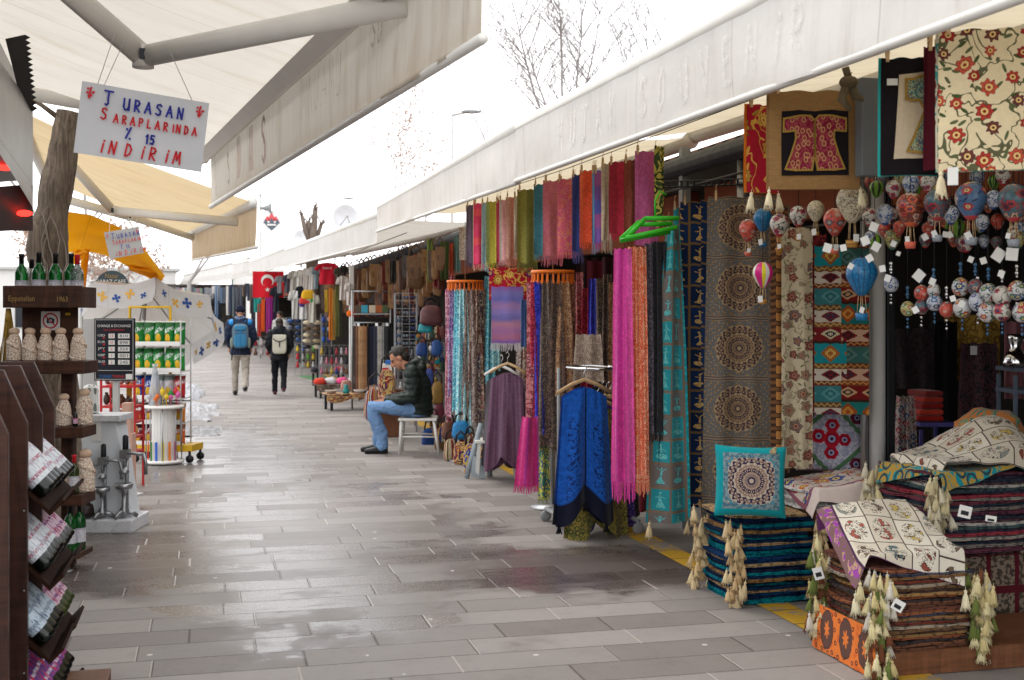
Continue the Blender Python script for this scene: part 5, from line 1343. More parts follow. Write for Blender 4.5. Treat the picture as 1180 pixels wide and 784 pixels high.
for i, (x0, x1, y0, y1, n, m, fr, fo) in enumerate(LS):
    panel('%s long scarf hanging under the green hanger' % n, m, x0, x1, y0, y1, 7.42 + .05 * i, folds=fo, amp=.022, taper=.25, seed=i * 1.1, fringe=fr, name='scarf', cat='scarf', extra=.2 * ((i % 3) - 1))
panel('dark red long dress behind the black scarves', cloth_oc, 736, 760, 400, 590, 8.5, color=hx('#6a1020'), folds=2, amp=.03, seed=3, name='dress', cat='dress')
# ---------------------------------------------------------------- clothes rail with ponchos
p = W(672, 437, 8.6); g0 = W(640, 580, 8.9)
o = thing('clothes_rail', 'low rolling clothes rail with chrome bar carrying the ponchos', 'clothes rack', (p.x, p.y, 0), 0)
b = MB()
ctr = Vector((.2, .45, 0)); zr = 1.2
ring = [(ctr.x + .17 * math.cos(a * PI / 12), ctr.y + .3 * math.sin(a * PI / 12), zr) for a in range(25)]
b.tube(ring, .011, 8); b.build('rail', chrome, o)
b = MB()
for x, y in ((ctr.x - .25, ctr.y), (ctr.x + .25, ctr.y)): b.tube([(x, y, .1), (x, y, zr)], .013, 8)
b.tube([(ctr.x - .25, ctr.y, .1), (ctr.x + .25, ctr.y, .1)], .015, 8)
for sx in (-1, 1): b.tube([(ctr.x + sx * .25, ctr.y - .35, .1), (ctr.x + sx * .25, ctr.y + .35, .1)], .016, 8)
b.build('frame', grey_paint, o)
for x, y in ((-.25, -.35), (.25, -.35), (-.25, .35), (.25, .35)):
    b = MB(); b.lathe([(.012, -.014), (.04, -.014), (.045, 0), (.04, .014), (.012, .014)], 16)
    b.v = [(v[0], v[2], v[1]) for v in b.v]; b.tube([(0, 0, .0), (0, 0, .07)], .01, 6)
    q = b.build('caster', grey_paint, o); q.location = (ctr.x + x, ctr.y + y, .045)
def hanger(root, m, w, z=0):
    b = MB(); b.tube([(-w, 0, -.09 + z), (-w * .45, 0, -.03 + z), (0, 0, .0 + z), (w * .45, 0, -.03 + z), (w, 0, -.09 + z)], [(.014, .007)] * 5, 8)
    h = b.build('hanger', m, root)
    b = MB(); b.tube([(0, 0, z), (0, 0, .05 + z), (.02, 0, .08 + z), (.0, 0, .11 + z), (-.02, 0, .09 + z)], .0035, 6); b.build('hook', chrome, h)
def poncho(label, p, rz, m, w, h, seed, dark=None, name='poncho', points=2):
    o = thing(name, label, name, p, rz)
    b = MB()
    def fn(u, v, s=-1):
        a = (u - .5) * 2
        shoulder = -.07 * abs(a) ** 1.3 - .015
        ww = w * (.40 + .62 * v ** .6 if True else 1)
        ww = w * (.80 + .28 * v)
        tail = h * (.84 + .16 * abs(math.sin(a * PI * .62 + .12)) ** 1.5) if points else h
        z = shoulder * (1 - v) - .02 - tail * v
        x = a * ww * .5
        y = s * (.04 + .03 * v) + .035 * math.sin(a * 6.5 + seed + .5 * math.sin(v * 2)) * (.15 + v) + .015 * noise.noise((a * 4, v * 3, seed))
        return (x, y * (1 - .5 * abs(a) ** 4), z)
    b.grid(lambda u, v: fn(u, v, -1), 40, 30); b.grid(lambda u, v: fn(u, v, 1), 40, 24)
    for i in range(len(b.uv)): b.uv[i] = [((q[0] - .5) * w, q[1] * h) for q in b.uv[i]]
    b.build('body', m, o)
    return o, fn
def f_poncho(u, v):
    c = mix(noi(vec(u, v, 0.0), 30, 3) > .5, hx('#1a52a8'), hx('#1f5dba'))
    n = noi(vec(u * 1.0, v * 1.0, 0.0), 42, 3, .6, dist=1.0)
    c = mix(band(absf(u), .1, .045) * (n > .54) * (v > .2) * (v < .8), c, hx('#122a5e'))
    edge = v > (0.86 + 0.0)
    c = mix(sm(v, .80, .83), c, hx('#14182a'))
    return mix(band(u, 0.0, .006 ) , c, hx('#151a30'))
p = W(673, 440, 8.45); rz = face_cam(p) + .35
o, fn = poncho('royal blue knitted poncho with dark hem on a wooden hanger', p, rz, fab('poncho_blue', f_poncho), .40, .98, .7)
hanger(o, pale_wood, .2, .012)
for u in (.06, .5, .8): 
    q = mk('tassel', tassel_mesh(), o, color=hx('#15151c')); q.location = Vector(fn(u, 1)) + zv(.02); q.scale = (.8, .8, .6)
for i, (px, py, D, ex, n, c) in enumerate([(688, 440, 8.7, .5, 'olive green patterned', ('#5a5a2c', '#8a7a3a', '#2f3a24')), (697, 436, 8.85, .6, 'violet', ('#3a2a6a', '#5a4a8a', '#2a1c4a')), (703, 436, 9.0, .7, 'dark patterned', ('#2a2a2c', '#4a4a44', '#1a1a1c'))]):
    p = W(px, py + 22, D); o, fn = poncho('%s poncho behind the blue one on the rail' % n, p, face_cam(p) + ex, Fp('poncho%d' % i, *c), .46, 1.0 - .06 * i, 2.0 + i)
    hanger(o, pale_wood, .21, .012)
p = W(585, 425, 11.4)
o, fn = poncho('mauve purple knitted shawl on a hanger behind the pink scarf', p, face_cam(p) - .5, fab('mauve', mk_stripes([hx('#6a4a62'), hx('#745468'), hx('#624458')], .05)), .42, .95, 4.1)
hanger(o, pale_wood, .19, .05); 
p = W(578, 428, 11.7)
o, fn = poncho('grey shawl on a white hanger behind the mauve one', p, face_cam(p) - .5, cloth_oc, .4, .9, 1.1); hanger(o, white_paint, .19, .05)
for ch in kids(o): ch.color = hx('#4a4248')
# ---------------------------------------------------------------- stacks of pillow covers
def slab_mesh(size, t, seed):
    n = 14; b = MB()
    def outl(k):
        # rounded square outline with an uneven edge
        pts = []
        for s in range(4):
            for i in range(n):
                q = i / n * 2 - 1
                x, y = [(q, -1), (1, q), (-q, 1), (-1, -q)][s]
                e = 1 + .028 * noise.noise((x * 1.7 + seed, y * 1.7, seed)) + .012 * noise.noise((x * 6 + seed, y * 6, seed))
                c = 1 - .035 * (abs(x) * abs(y)) ** 6
                pts.append((x * e * c * k * size / 2, y * e * c * k * size / 2))
        return pts
    def wz(x, y): return .010 * noise.noise((x * 5 + seed, y * 5, 1.0)) + .006 * noise.noise((x * 16, y * 16 + seed, 2.0))
    prof = [(.985, 0), (1.0, .12), (1.004, .25), (.996, .40), (.965, .5), (.997, .60), (1.003, .75), (.998, .9), (.98, 1.0), (.6, 1.06), (.2, 1.08)]
    vs = []; N = 4 * n
    for k, z in prof:
        for (x, y) in outl(k): vs.append((x, y, z * t + wz(x, y)))
    fs = [(i * N + j, i * N + (j + 1) % N, (i + 1) * N + (j + 1) % N, (i + 1) * N + j) for i in range(len(prof) - 1) for j in range(N)]
    fs.append(tuple((len(prof) - 1) * N + j for j in range(N)))
    b.add(vs, fs)
    return b.mesh('cover', [edge_mat])
SLABS = {}
def slabs(size, t):
    k = (size, t)
    if k not in SLABS: SLABS[k] = [slab_mesh(size, t, s * 3.7) for s in range(5)]
    return SLABS[k]
def stack(cx, cy, z0, n, t, size, cols, names, group, where, tas_cols, corners, jit=.012, sh=None, tmax=2):
    r = random.Random(int(cx * 100)); me = slabs(size, t)
    for i in range(n):
        z = z0 + i * t; j = i % len(cols)
        c = hx(cols[j]); k = r.uniform(.8, 1.2); c = (c[0] * k, c[1] * k, c[2] * k, 1)
        o = mk('pillow_cover', me[r.randrange(5)], None, color=c)
        dx, dy = (sh(i) if sh else (0, 0))
        o.location = (cx + r.gauss(0, jit) + dx, cy + r.gauss(0, jit) + dy, z); o.rotation_euler = (r.gauss(0, .006), r.gauss(0, .006), r.gauss(0, .03))
        tag(o, '%s pillow cover, %s from the bottom of %s' % (names[j], ordw(i), where), 'pillow cover', group)
        for (sx, sy) in corners:
            for q in range(r.choice([1, tmax - 1, tmax])):
                tc = r.choice(tas_cols)
                L = rt.uniform(0, .05)
                tt = mk('tassel', tassel_mesh(), o, color=hx(tc)); s_ = r.uniform(.62, .9); tt.scale = (s_,) * 3
                tt.location = (sx * (size / 2 + .008 + r.uniform(0, .03)) + r.gauss(0, .02), sy * (size / 2 + .008 + r.uniform(0, .03)) + r.gauss(0, .02), t * .3)
                if i < 14 and sx < 0 and n == 28: tt.location.z -= r.uniform(0, .06)
                tt.rotation_euler = (-sy * r.uniform(-.05, .25), sx * -r.uniform(-.05, .25) * 1, r.uniform(0, 6))
    return z0 + n * t
BLUE = ['#0d8a94', '#0b7f8a', '#1a2f52', '#123a5c', '#a88a64', '#17304e', '#0f6f80', '#14263e', '#8a6a44', '#1c3a60', '#0e7a86', '#222c44', '#17335a', '#b0946c', '#143052', '#1b3c66']
BN = ['bright teal', 'teal', 'navy', 'deep blue', 'beige', 'navy', 'sea blue', 'blue black', 'tan', 'slate blue', 'teal', 'dark slate', 'royal navy', 'sand', 'indigo', 'denim blue']
zt = stack(3.03, 6.36, .006, 30, .0162, .455, BLUE, BN, 'folded pillow covers in the blue stack', 'the blue stack on the pavement', ['#d9bf92', '#cfb084', '#e0caa0'], [(-1, -1), (1, -1), (-1, 1)], sh=lambda i: (0.02 * math.sin(i * .8), .015 * math.sin(i * .5)))
BR = ['#6a4838', '#7a523e', '#443a38', '#8a5236', '#9a784e', '#54403a', '#74593f', '#a89884', '#7a4034', '#5a4e48', '#866444', '#444450', '#905a3e', '#684236']
BRN = ['dark brown', 'chestnut', 'black', 'russet', 'mustard brown', 'umber', 'olive brown', 'grey beige', 'oxblood', 'charcoal', 'tan brown', 'blue black', 'copper brown', 'coffee']
TC1 = ['#dccf9f', '#e2d6ac', '#d2c28e', '#d6cfc0', '#cdbb86', '#6e7a40', '#7a4a34', '#dcd0a4']
o = thing('display_platform', 'low brown wooden platform wrapped in orange ikat cloth under the front stack', 'platform', (2.83, 4.77, 0))
b = MB(); b.box((.95, .0125, .055), (1.86, .025, .1)); b.box((.95, .5, .055), (1.86, .02, .1)); b.box((.95, .256, .1), (1.88, .5, .018)); b.box((.013, .256, .05), (.022, .46, .08)); b.build('board', mid_wood, o, .002)
b = MB()
def of(u, v):
    w = .012 * noise.noise((u * 5, v * 2, 3)) * v
    return (-.012 - .01 * v - abs(w), -.03 + u * .56, .222 - v * .212)
b.grid(of, 30, 12)
for i in range(len(b.uv)): b.uv[i] = [(q[0] * .56, q[1] * .21) for q in b.uv[i]]
b.build('orange_cloth', fab('orange_ikat', f_orange), o)
top1 = stack(3.10, 5.03, .111, 28, .0130, .47, BR, BRN, 'folded pillow covers in the brown front stack', 'the brown stack at the front', TC1, [(-1, -1), (1, -1), (-1, 1)], jit=.011, sh=lambda i: (.0, 0), tmax=4)
# extra bunches on the two front corners are the covers' own tassels
b = MB(); b.box((0, 0, .19), (.62, .6, .38)); 
o = b.build('pouf', fab('pouf', lambda u, v: mix(band(fract(u * 6.0), .5, .42) * band(fract(v * 5.0), .5, .4), hx('#5a1a24'), mix(noi(vec(u, v, 0.0), 40, 3) > .5, hx('#4a4038'), hx('#8a7a6a')))), None, .03, 0); o.location = (3.86, 5.72, .0); tag(o, 'square pouf in dark red patchwork under the rear stack', 'pouf')
BW = ['#3f3848', '#643a48', '#8a8078', '#333c48', '#7a404c', '#aaa498', '#9a3f48', '#424252', '#506464', '#b8b2a8', '#644850', '#404654']
BWN = ['plum black', 'dark wine', 'stone grey', 'blue black', 'burgundy', 'light grey', 'crimson', 'charcoal blue', 'slate green', 'off white', 'brown plum', 'ink blue']
top2 = stack(3.82, 5.66, .385, 26, .0158, .56, BW, BWN, 'folded pillow covers in the dark rear stack', 'the dark rear stack', ['#ddd0a6', '#d8cdb2', '#e2dac2', '#cfc09a'], [(-1, -1), (1, -1), (-1, 1)], jit=.015, tmax=3)
def drape(label, m, c, size, top, ext, rz, lump, seed, col=None, name='pillow_cover', tas=True, uvoff=(0, 0), uvs=1.0, tcols=('#dccf9f',), drop=1.25, group=None, thick=.012):
    """a cover laid loosely over a pile: ext = half extents of the pile below"""
    root = thing(name, label, 'pillow cover', (c[0], c[1], top), 0, group)
    cr, sr = math.cos(rz), math.sin(rz)
    def fn(u, v, dz=0.0):
        a = (u - .5) * size[0]; e = (v - .5) * size[1]
        x = a * cr - e * sr; y = a * sr + e * cr
        ox = max(0, abs(x) - ext[0]); oy = max(0, abs(y) - ext[1])
        z = lump(x, y) + .010 * noise.noise((x * 9 + seed, y * 9, seed)) + .02 * noise.noise((x * 3.5 + seed, y * 3.5, seed))
        ex_ = math.hypot(ox, oy)
        z -= drop * ex_ ** 1.0 * (1 - .35 * math.exp(-ex_ * 30))
        sx = (x - math.copysign(ox * .62, x)) if ox else x
        sy = (y - math.copysign(oy * .62, y)) if oy else y
        return Vector((sx, sy, z + dz))
    b = MB(); b.grid(lambda u, v: fn(u, v, .014), 44, 44)
    for i in range(len(b.uv)): b.uv[i] = [((q[0] - .5) * size[0] * uvs + uvoff[0], (q[1]) * size[1] * uvs + uvoff[1]) for q in b.uv[i]]
    b.build('front', m, root)
    b = MB(); b.grid(lambda u, v: fn(.012 + u * .976, .012 + v * .976, .002), 30, 30); b.build('back', cloth_oc, root, color=hx(col or '#8a7a6a'))
    if tas:
        for (u, v) in ((0, 0), (1, 0), (0, 1), (1, 1)): tassel(root, fn(u, v, .0), hx(rt.choice(tcols)), 1.0)
    return root, fn
drape('white printed cover with a purple border draped over the brown front stack', fab('patchpurple', f_patchpurple), (3.07, 5.06), (.58, .60), top1 + .0, (.235, .235), math.radians(75), lambda x, y: .05 + .32 * max(0, y + .16) + .05 * max(0, x) + .022 * math.sin(x * 5 + 1) * math.sin(y * 4 + .6), 2.2, '#8a4a8a', tcols=('#dccf9f', '#e8e0c0'), group=None)
drape('turquoise and gold cover just under the white patchwork one on the rear stack', fab('tealgold', mk_paisley(hx('#1f8a92'), hx('#b09040'), hx('#2a4a54'), 9)), (3.81, 5.62), (.66, .62), top2 + .0, (.28, .28), .15, lambda x, y: .015 + .02 * math.sin(x * 6), 5.2, '#1f8a92')
drape('white patchwork cover with line drawings humped on top of the rear stack', fab('patchwork', f_patchwork), (3.86, 5.62), (.68, .6), top2 + .035, (.27, .27), -.25, lambda x, y: .03 + .17 * math.exp(-((x - .18) ** 2 / .05 + (y - .05) ** 2 / .06)) + .02 * math.sin(x * 7), 7.2, '#c9c0b0')
drape('orange and red printed cloth lying behind the white patchwork cover', fab('redorange', mk_paisley(hx('#b03a24'), hx('#d0a04a'), hx('#5a3a5a'), 12)), (4.2, 5.85), (.5, .4), top2 + .09, (.2, .2), .3, lambda x, y: .05, 1.2, '#a03a24', name='printed_cloth', tas=False)
# price labels on the front stacks
for i, (px, py, D, w, h, lab) in enumerate([(943, 661, 5.75, 11, 14, 'white price label at the left corner of the brown front stack'), (1035, 698, 4.95, 13, 13, 'tilted white price label among the front corner tassels'), (1112, 590, 5.4, 14, 14, 'white price label at the corner of the dark rear stack'), (1142, 598, 5.3, 12, 7, 'small white label on the side of the dark rear stack')]):
    p = W(px, py, D); b = MB(); b.box((0, 0, 0), (m_px(w, D), .002, m_px(h, D))); b.box((0, -.002, -.005), (m_px(w, D) * .6, .002, m_px(h, D) * .35), 1)
    o = b.build('price_label', [paper, black_plastic]); o.location = p; o.rotation_euler = (0, (-.3, .5, .2, .1)[i], face_cam(p)); tag(o, lab, 'price label')
# ---------------------------------------------------------------- pillows
def pillow(label, m, backm, p, s, rz, tilt, thick=.11, tas=None, roll=0.0, dents=0.0):
    o = thing('pillow', label, 'pillow', p, rz); 
    def pf(side):
        def fn(u, v):
            a = (u - .5) * 2; e = (v - .5) * 2
            k = (max(0, 1 - a ** 4) * max(0, 1 - e ** 4)) ** .55
            pin = 1 - .055 * (1 - abs(a) ** 2) * abs(e) ** 3; pin2 = 1 - .055 * (1 - abs(e) ** 2) * abs(a) ** 3
            d = thick / 2 * k + .006 * noise.noise((a * 2.5, e * 2.5, side)) * k
            x = a * s / 2 * pin2; z = -e * s / 2 * pin
            y = side * d
            # sit: tilt back
            z += s / 2
            ct, st = math.cos(tilt), math.sin(tilt)
            cr, sr = math.cos(roll), math.sin(roll)
            x, z = x * cr - z * sr, x * sr + z * cr
            return (x, y * ct + z * st, z * ct - y * st)
        return fn
    b = MB(); b.grid(pf(-1), 30, 30)
    for i in range(len(b.uv)): b.uv[i] = [((q[0] - .5) * s, (.5 - q[1]) * s) for q in b.uv[i]]
    b.build('front', m, o)
    b = MB(); b.grid(pf(1), 20, 20); b.build('back', backm, o)
    for t in tas or []: tassel(o, Vector(pf(0)(*t)), TCOL, .8, (rt.uniform(1.0, 1.5), 0))
    return o
p = W(864, 596, 6.55); pillow('square turquoise pillow with a round medallion on the blue stack', fab('pillowmedal', f_pillowmedal), fab('tealplain', lambda u, v: hx('#0c8f96')), (p.x, p.y, zt + .012), .385, face_cam(p) + .12, .16, .12, tas=[(.18, .03), (.85, .0)], roll=-.03)
p = W(956, 542, 7.3); pillow('light grey pillow embroidered with red poppies', fab('poppies', f_poppies), cloth_oc, (p.x, p.y, .645), .40, face_cam(p) + .1, .2, .1, roll=-.06)
# small table with white covers
o = thing('side_table', 'small brown wooden table carrying the white folded covers', 'table', (3.28, 6.2, 0))
b = MB(); b.box((.26, .2, .482), (.52, .44, .022)); b.build('tabletop', mid_wood, o, .003)
for x in (.015, .505):
    b = MB(); b.box((x, .2, .235), (.022, .42, .47)); b.build('side_panel', mid_wood, o, .002)
b = MB(); b.box((.26, .41, .235), (.466, .018, .46)); b.build('back_panel', mid_wood, o)
WH = ['#e6e0d8', '#dcd6ce', '#eae4dc', '#d8d2cc', '#e2dcd6', '#dcd6d2', '#e8e2dc', '#d6d0ca']
stack(3.50, 6.42, .494, 8, .0135, .45, WH, ['white'] * 8, 'white folded covers on the small table', 'the white pile on the small table', ['#d8d0c0'], [], jit=.012)
drape('cream cover embroidered with small bright flowers draped on the white pile', fab('multiflor', f_multiflor), (3.52, 6.36), (.6, .66), .615, (.235, .235), -.2, lambda x, y: .02 + .03 * math.sin(x * 5 + .5), 3.3, '#d0c4bc', tas=False, uvoff=(0, -.33), uvs=.8)
def bundle(label, p, sx, sy, sz, color, seed, name='cloth_bundle', cat='cloth bundle', m=None):
    b = MB(); b.ball((0, 0, 0), 1.0, 24, 16)
    for i, v in enumerate(b.v):
        q = Vector(v); k = 1 + .22 * noise.noise(q * 1.6 + Vector((seed, 0, 0))) + .1 * noise.noise(q * 4 + Vector((0, seed, 0)))
        b.v[i] = (q.x * k * sx, q.y * k * sy, max(-.9, q.z * k) * sz)
    for i in range(len(b.uv)): b.uv[i] = [(q[0] * sx * 4, q[1] * sz * 2) for q in b.uv[i]]
    o = b.build(name, m or cloth_oc, color=color); o.location = p
    return tag(o, label, cat)
bundle('dark blue and white cloths stuffed under the small table', (3.46, 6.3, .13), .13, .12, .13, None, 2, m=Fp('stuffed1', '#23283a', '#6a6a70', '#14161f', 9))
bundle('crumpled cream printed cloth under the small table', (3.62, 6.33, .2), .1, .1, .17, None, 4, m=Fp('stuffed2', '#b9ab98', '#7a5a4a', '#8a8a80', 14))
# ---------------------------------------------------------------- inside of the balloon shop
panel('printed skirt in small red and blue motifs hanging just inside the shop', fab('skirt', f_skirt), 1029, 1058, 456, 580, 7.6, folds=2.5, amp=.03, seed=1, taper=.3, name='skirt', cat='skirt')
panel('black lace dress hanging behind the painted eggs', Fp('blackdress', '#121013', '#241a1e', '#1a1216', 16), 1030, 1075, 378, 448, 8.2, folds=2, amp=.03, seed=1, name='dress', cat='dress')
panel('long black dress in the middle of the dark shop', cloth_oc, 1072, 1102, 370, 600, 8.4, color=hx('#0f0d10'), folds=2, amp=.03, seed=2, name='dress', cat='dress')
panel('mustard yellow tunic at the back of the dark shop', Fp('mustard', '#7a5c22', '#9a7a34', '#5a441c', 14), 1090, 1150, 362, 440, 8.6, folds=2, amp=.03, seed=3, name='tunic', cat='tunic')
panel('black patterned blouse with a white tag at the back of the shop', Fp('blackfloral', '#17141a', '#4a2a30', '#2a2a30', 26), 1104, 1152, 395, 540, 8.3, folds=2, amp=.03, seed=4, name='blouse', cat='blouse', taper=.2)
panel('pale pink scarf at the right side of the shop', cloth_oc, 1158, 1180, 370, 460, 8.2, color=hx('#8a5a60'), folds=2, amp=.03, seed=4, name='scarf', cat='scarf')
p = W(1122, 404, 8.2); b = MB(); b.box((0, 0, 0), (.045, .003, .06)); o = b.build('price_tag', paper); o.location = p; o.rotation_euler = (0, 0, -TH); tag(o, 'white card tag on the black patterned blouse', 'price tag')
def shelf(label, px0, px1, ys, D, depth, m, name='shelf_unit'):
    p = W((px0 + px1) / 2, 500, D); o = thing(name, label, 'shelf', (p.x, p.y, 0), -TH)
    w = m_px(px1 - px0, D)
    for y in ys:
        b = MB(); b.box((0, 0, EYE + (HZ - y) / F * D), (w, depth, .025)); b.build('shelf_board', m, o)
    b = MB(); zt_ = EYE + (HZ - min(ys)) / F * D
    for x in (-w / 2 + .012, w / 2 - .012):
        for y in (-depth / 2 + .02, depth / 2 - .02): b.box((x, y, zt_ / 2 - .02), (.02, .02, zt_ - .03))
    b.build('frame', m, o)
    return o
purple = M_paint('purple_board', hx('#4a4488'), .5)
shelf('purple shelf with red folded cloth inside the shop', 1050, 1090, [487], 7.9, .35, purple)
shelf('grey blue shelf at the right end of the dark shop', 1158, 1196, [425, 450, 520], 7.6, .3, M_paint('greyblue', hx('#5a6474'), .5))
p = W(1066, 470, 7.9)
for i in range(5):
    b = MB(); b.box((0, 0, .02), (.17 - .01 * i, .22, .036)); o = b.build('folded_cloth', cloth_oc, None, .012, color=hx(['#a0241c', '#b83a2a', '#8a1c1c', '#a83024', '#7a2a24'][i])); o.location = (p.x, p.y, EYE + (HZ - 487) / F * 7.9 + .0135 + i * .04); o.rotation_euler = (0, 0, -TH + .06 * i); tag(o, '%s folded cloth, %s from the bottom on the purple shelf' % (['red', 'bright red', 'dark red', 'scarlet', 'brick red'][i], ordw(i)), 'folded cloth', 'red cloths on the purple shelf')
bundle('teal and orange rolled cloth bundle behind the rear stack', W(1140, 497, 6.6), .2, .16, .12, None, 6, m=Fp('tealroll', '#2c6a64', '#a8662e', '#6a7a5a', 7))
bundle('dark patterned cloth bundle on the floor of the shop', (*W(1090, 560, 7.4).xy, .3), .3, .25, .32, None, 9, m=Fp('darkroll', '#2a1c20', '#5a3a3a', '#1a1416', 9))
p = W(1170, 410, 7.5); b = MB(); b.lathe([(.0, 0), (.07, 0), (.085, .03), (.05, .09), (.03, .12), (.045, .17), (.05, .2), (.03, .205)], 16); b.tube([(.05, 0, .17), (.11, 0, .15), (.1, 0, .07), (.07, 0, .04)], .008, 8); o = b.build('pitcher', chrome); o.location = (p.x, p.y, EYE + (HZ - 425) / F * 7.6 + .0135); tag(o, 'small metal pitcher on the grey blue shelf', 'pitcher')
# ---------------------------------------------------------------- left side: wine rack
def glass_mat(name, c, tr=.75): return mat(name, lambda: {'c': c, 'r': .06, 'trans': tr, 'spec': .5})
green_glass = glass_mat('green_glass', hx('#1c7a34'), .7); dark_glass = glass_mat('dark_glass', hx('#0d1410'), .2); clear_glass = glass_mat('clear_glass', hx('#dfe6e6'), .85); olive_glass = glass_mat('olive_glass', hx('#4a5a2a'), .6)
def label_fn(a, b_, c_):
    def f():
        u, v = uv(); n = noi(vec(u * 26.0 + ornd() * 30.0, v * 6.0, 0.0), 1.2, 2)
        c = mix(n > .56, a, b_); c = mix(band(fract(v * 7.0), .5, .14) * (n < .5), c, c_)
        c = mix((v > .86), c, b_)
        return {'c': c, 'r': .5}
    return f
LAB = [mat('label_white', label_fn(hx('#d2d8dc'), hx('#a8a4b0'), hx('#a86a78'))), mat('label_blue', label_fn(hx('#b8c6d2'), hx('#5a6a80'), hx('#7a8a9a'))), mat('label_pink', label_fn(hx('#d2b8c6'), hx('#a02a5a'), hx('#7a3a7a'))), mat('label_purple', label_fn(hx('#6a3a8a'), hx('#d0304a'), hx('#d8c8d8')))]
BOT = [(.0001, 0), (.03, 0), (.0375, .006), (.0385, .02), (.0385, .175), (.037, .19), (.028, .213), (.016, .232), (.0142, .25), (.0142, .288), (.0165, .29), (.0165, .3), (.0001, .301)]
bot_me = {}
def bottle(label, p, glass, lab, scale=1.0, rot=None, cat='wine bottle', capsule=None, group=None, name='wine_bottle', big=False):
    k = (glass.name, big)
    if k not in bot_me:
        b = MB(); b.lathe(BOT, 20); bot_me[k] = b.mesh('bottle', [glass])
    o = mk(name, bot_me[k]); o.location = p; o.scale = (scale,) * 3
    if rot: o.rotation_euler = rot
    tag(o, label, cat, group)
    if lab:
        kk = ('lab', lab.name, big)
        if kk not in bot_me:
            b = MB(); z0, z1 = (.052, .19) if big else (.05, .14); b.lathe([(.0392, z0), (.0392, min(z1, .174))] + ([(.0372, .195), (.031, .208)] if big else []), 24, caps=False); bot_me[kk] = b.mesh('label', [lab])
        l_ = mk('label', bot_me[kk], o)
    if capsule:
        kk = ('cap', capsule.name)
        if kk not in bot_me:
            b = MB(); b.lathe([(.0152, .238), (.0150, .285), (.0172, .288), (.0172, .302), (.0001, .303)], 16); bot_me[kk] = b.mesh('capsule', [capsule])
        mk('capsule', bot_me[kk], o)
    return o
black_cap = M_paint('capsule_black', hx('#141416'), .35); red_cap = M_paint('capsule_red', hx('#d01a28'), .35)
o = thing('wine_rack', 'dark wooden wine rack with slanted bins at the left edge', 'wine rack', (-.66, 4.89, 0))
poly = [(0, 0), (0, 1.19), (-.085, 1.39), (-.5, 1.39), (-.5, 0)]
YP = [0, .42, .82]
for k, y in enumerate(YP):
    b = MB(); b.prism(poly, y - .016, y + .016); b.build('side_panel', rack_wood, o, .003)
b = MB(); b.prism([(.0, 0), (0, 1.19), (-.085, 1.39), (-.5, 1.39), (-.5, 0)], -.47, -.438); b.build('side_panel', rack_wood, o, .003)
b = MB(); b.box((-.49, .17, .69), (.02, 1.26, 1.38)); b.build('back_panel', rack_wood, o)
for z in (.25, .56, .86): MB().ball((-.012, -.0175, z), .004, 6, 4).build('screw', steel, o)
s2 = math.sqrt(.5)
TIERS = [.93, .645, .365, .09]
for bay in range(2):
    y0, y1 = YP[bay] + .018, YP[bay + 1] - .018
    for ti, z in enumerate(TIERS):
        zb = z - (.02 if bay else 0)
        # slanted board the bottles lie on and the lip they rest against
        b = MB(); c = Vector((.085, (y0 + y1) / 2, zb - .045))
        b.box(c + Vector((-s2, 0, s2)) * .2 + Vector((0, 0, -.052)), (.36, y1 - y0, .014), ry=PI / 4)
        b.box(c + Vector((.012, 0, -.022)), (.014, y1 - y0, .075), ry=PI / 4)
        b.build('bin', mat('bin_wood', lambda: {'c': mul(hx('#2c1a12'), grey(noi(obc(), 30, 3) * .6 + .6)), 'r': .8, 'spec': .08}), o, .002)
        nb = 4
        for i in range(nb):
            yy = y0 + (y1 - y0) * (i + .5) / nb
            lab = LAB[[0, 0, 1, 3][ti]] if bay == 0 else LAB[[0, 2, 2, 3][ti]]
            gl = olive_glass if (bay == 1 and ti == 2) else dark_glass
            tn = ['top', 'second', 'third', 'lowest'][ti]
            q = Vector((-.66 + .085 - s2 * .0 , 4.89 + yy, zb - .045)) + Vector((-s2, 0, s2)) * .035 + Vector((s2, 0, s2)) * .012
            bottle('%s bottle lying in the %s bin of the %s bay of the wine rack' % (ordw(i), tn, ['near', 'far'][bay]), q, gl, lab, 1.0, (0, -PI / 4, rt.uniform(-.02, .02)), group='bottles lying in the slanted wine rack', capsule=black_cap, big=True)
b = MB(); b.box((0, 0, .03), (.42, .4, .06)); ob = b.build('crate', mid_wood, None, .004); p = G(60, 790); ob.location = (-.62, 5.35, 0.0); tag(ob, 'low brown wooden board on the pavement under the wine rack', 'crate')
# ---------------------------------------------------------------- wine shelf unit
DU = 7.6; KU = DU / F; p = W(58, 500, DU); RZ = -TH
shelf_o = thing('wine_shelf', 'tall dark wood shelf unit with bottles on five levels at the left', 'shelf', (p.x, p.y, 0), RZ)
ux = lambda px: (px - 58) * KU
uz = lambda py: EYE + (HZ - py) * KU
def board(name, x0, x1, z0, z1, y0, y1, m=dark_wood, bev=.004):
    b = MB(); b.box(((x0 + x1) / 2, (y0 + y1) / 2, (z0 + z1) / 2), (x1 - x0, y1 - y0, z1 - z0)); return b.build(name, m, shelf_o, bev)
fb = board('box_front', ux(13), ux(103), uz(355), uz(330), -.13, -.11)
board('box_side', ux(13), ux(13) + .02, uz(355), uz(331), -.11, .13); board('box_side', ux(103) - .02, ux(103), uz(355), uz(331), -.11, .13)
board('box_floor', ux(13) + .02, ux(103) - .02, uz(353), uz(350), -.11, .13); board('back_panel', ux(17), ux(82), uz(415), uz(354), .11, .13)
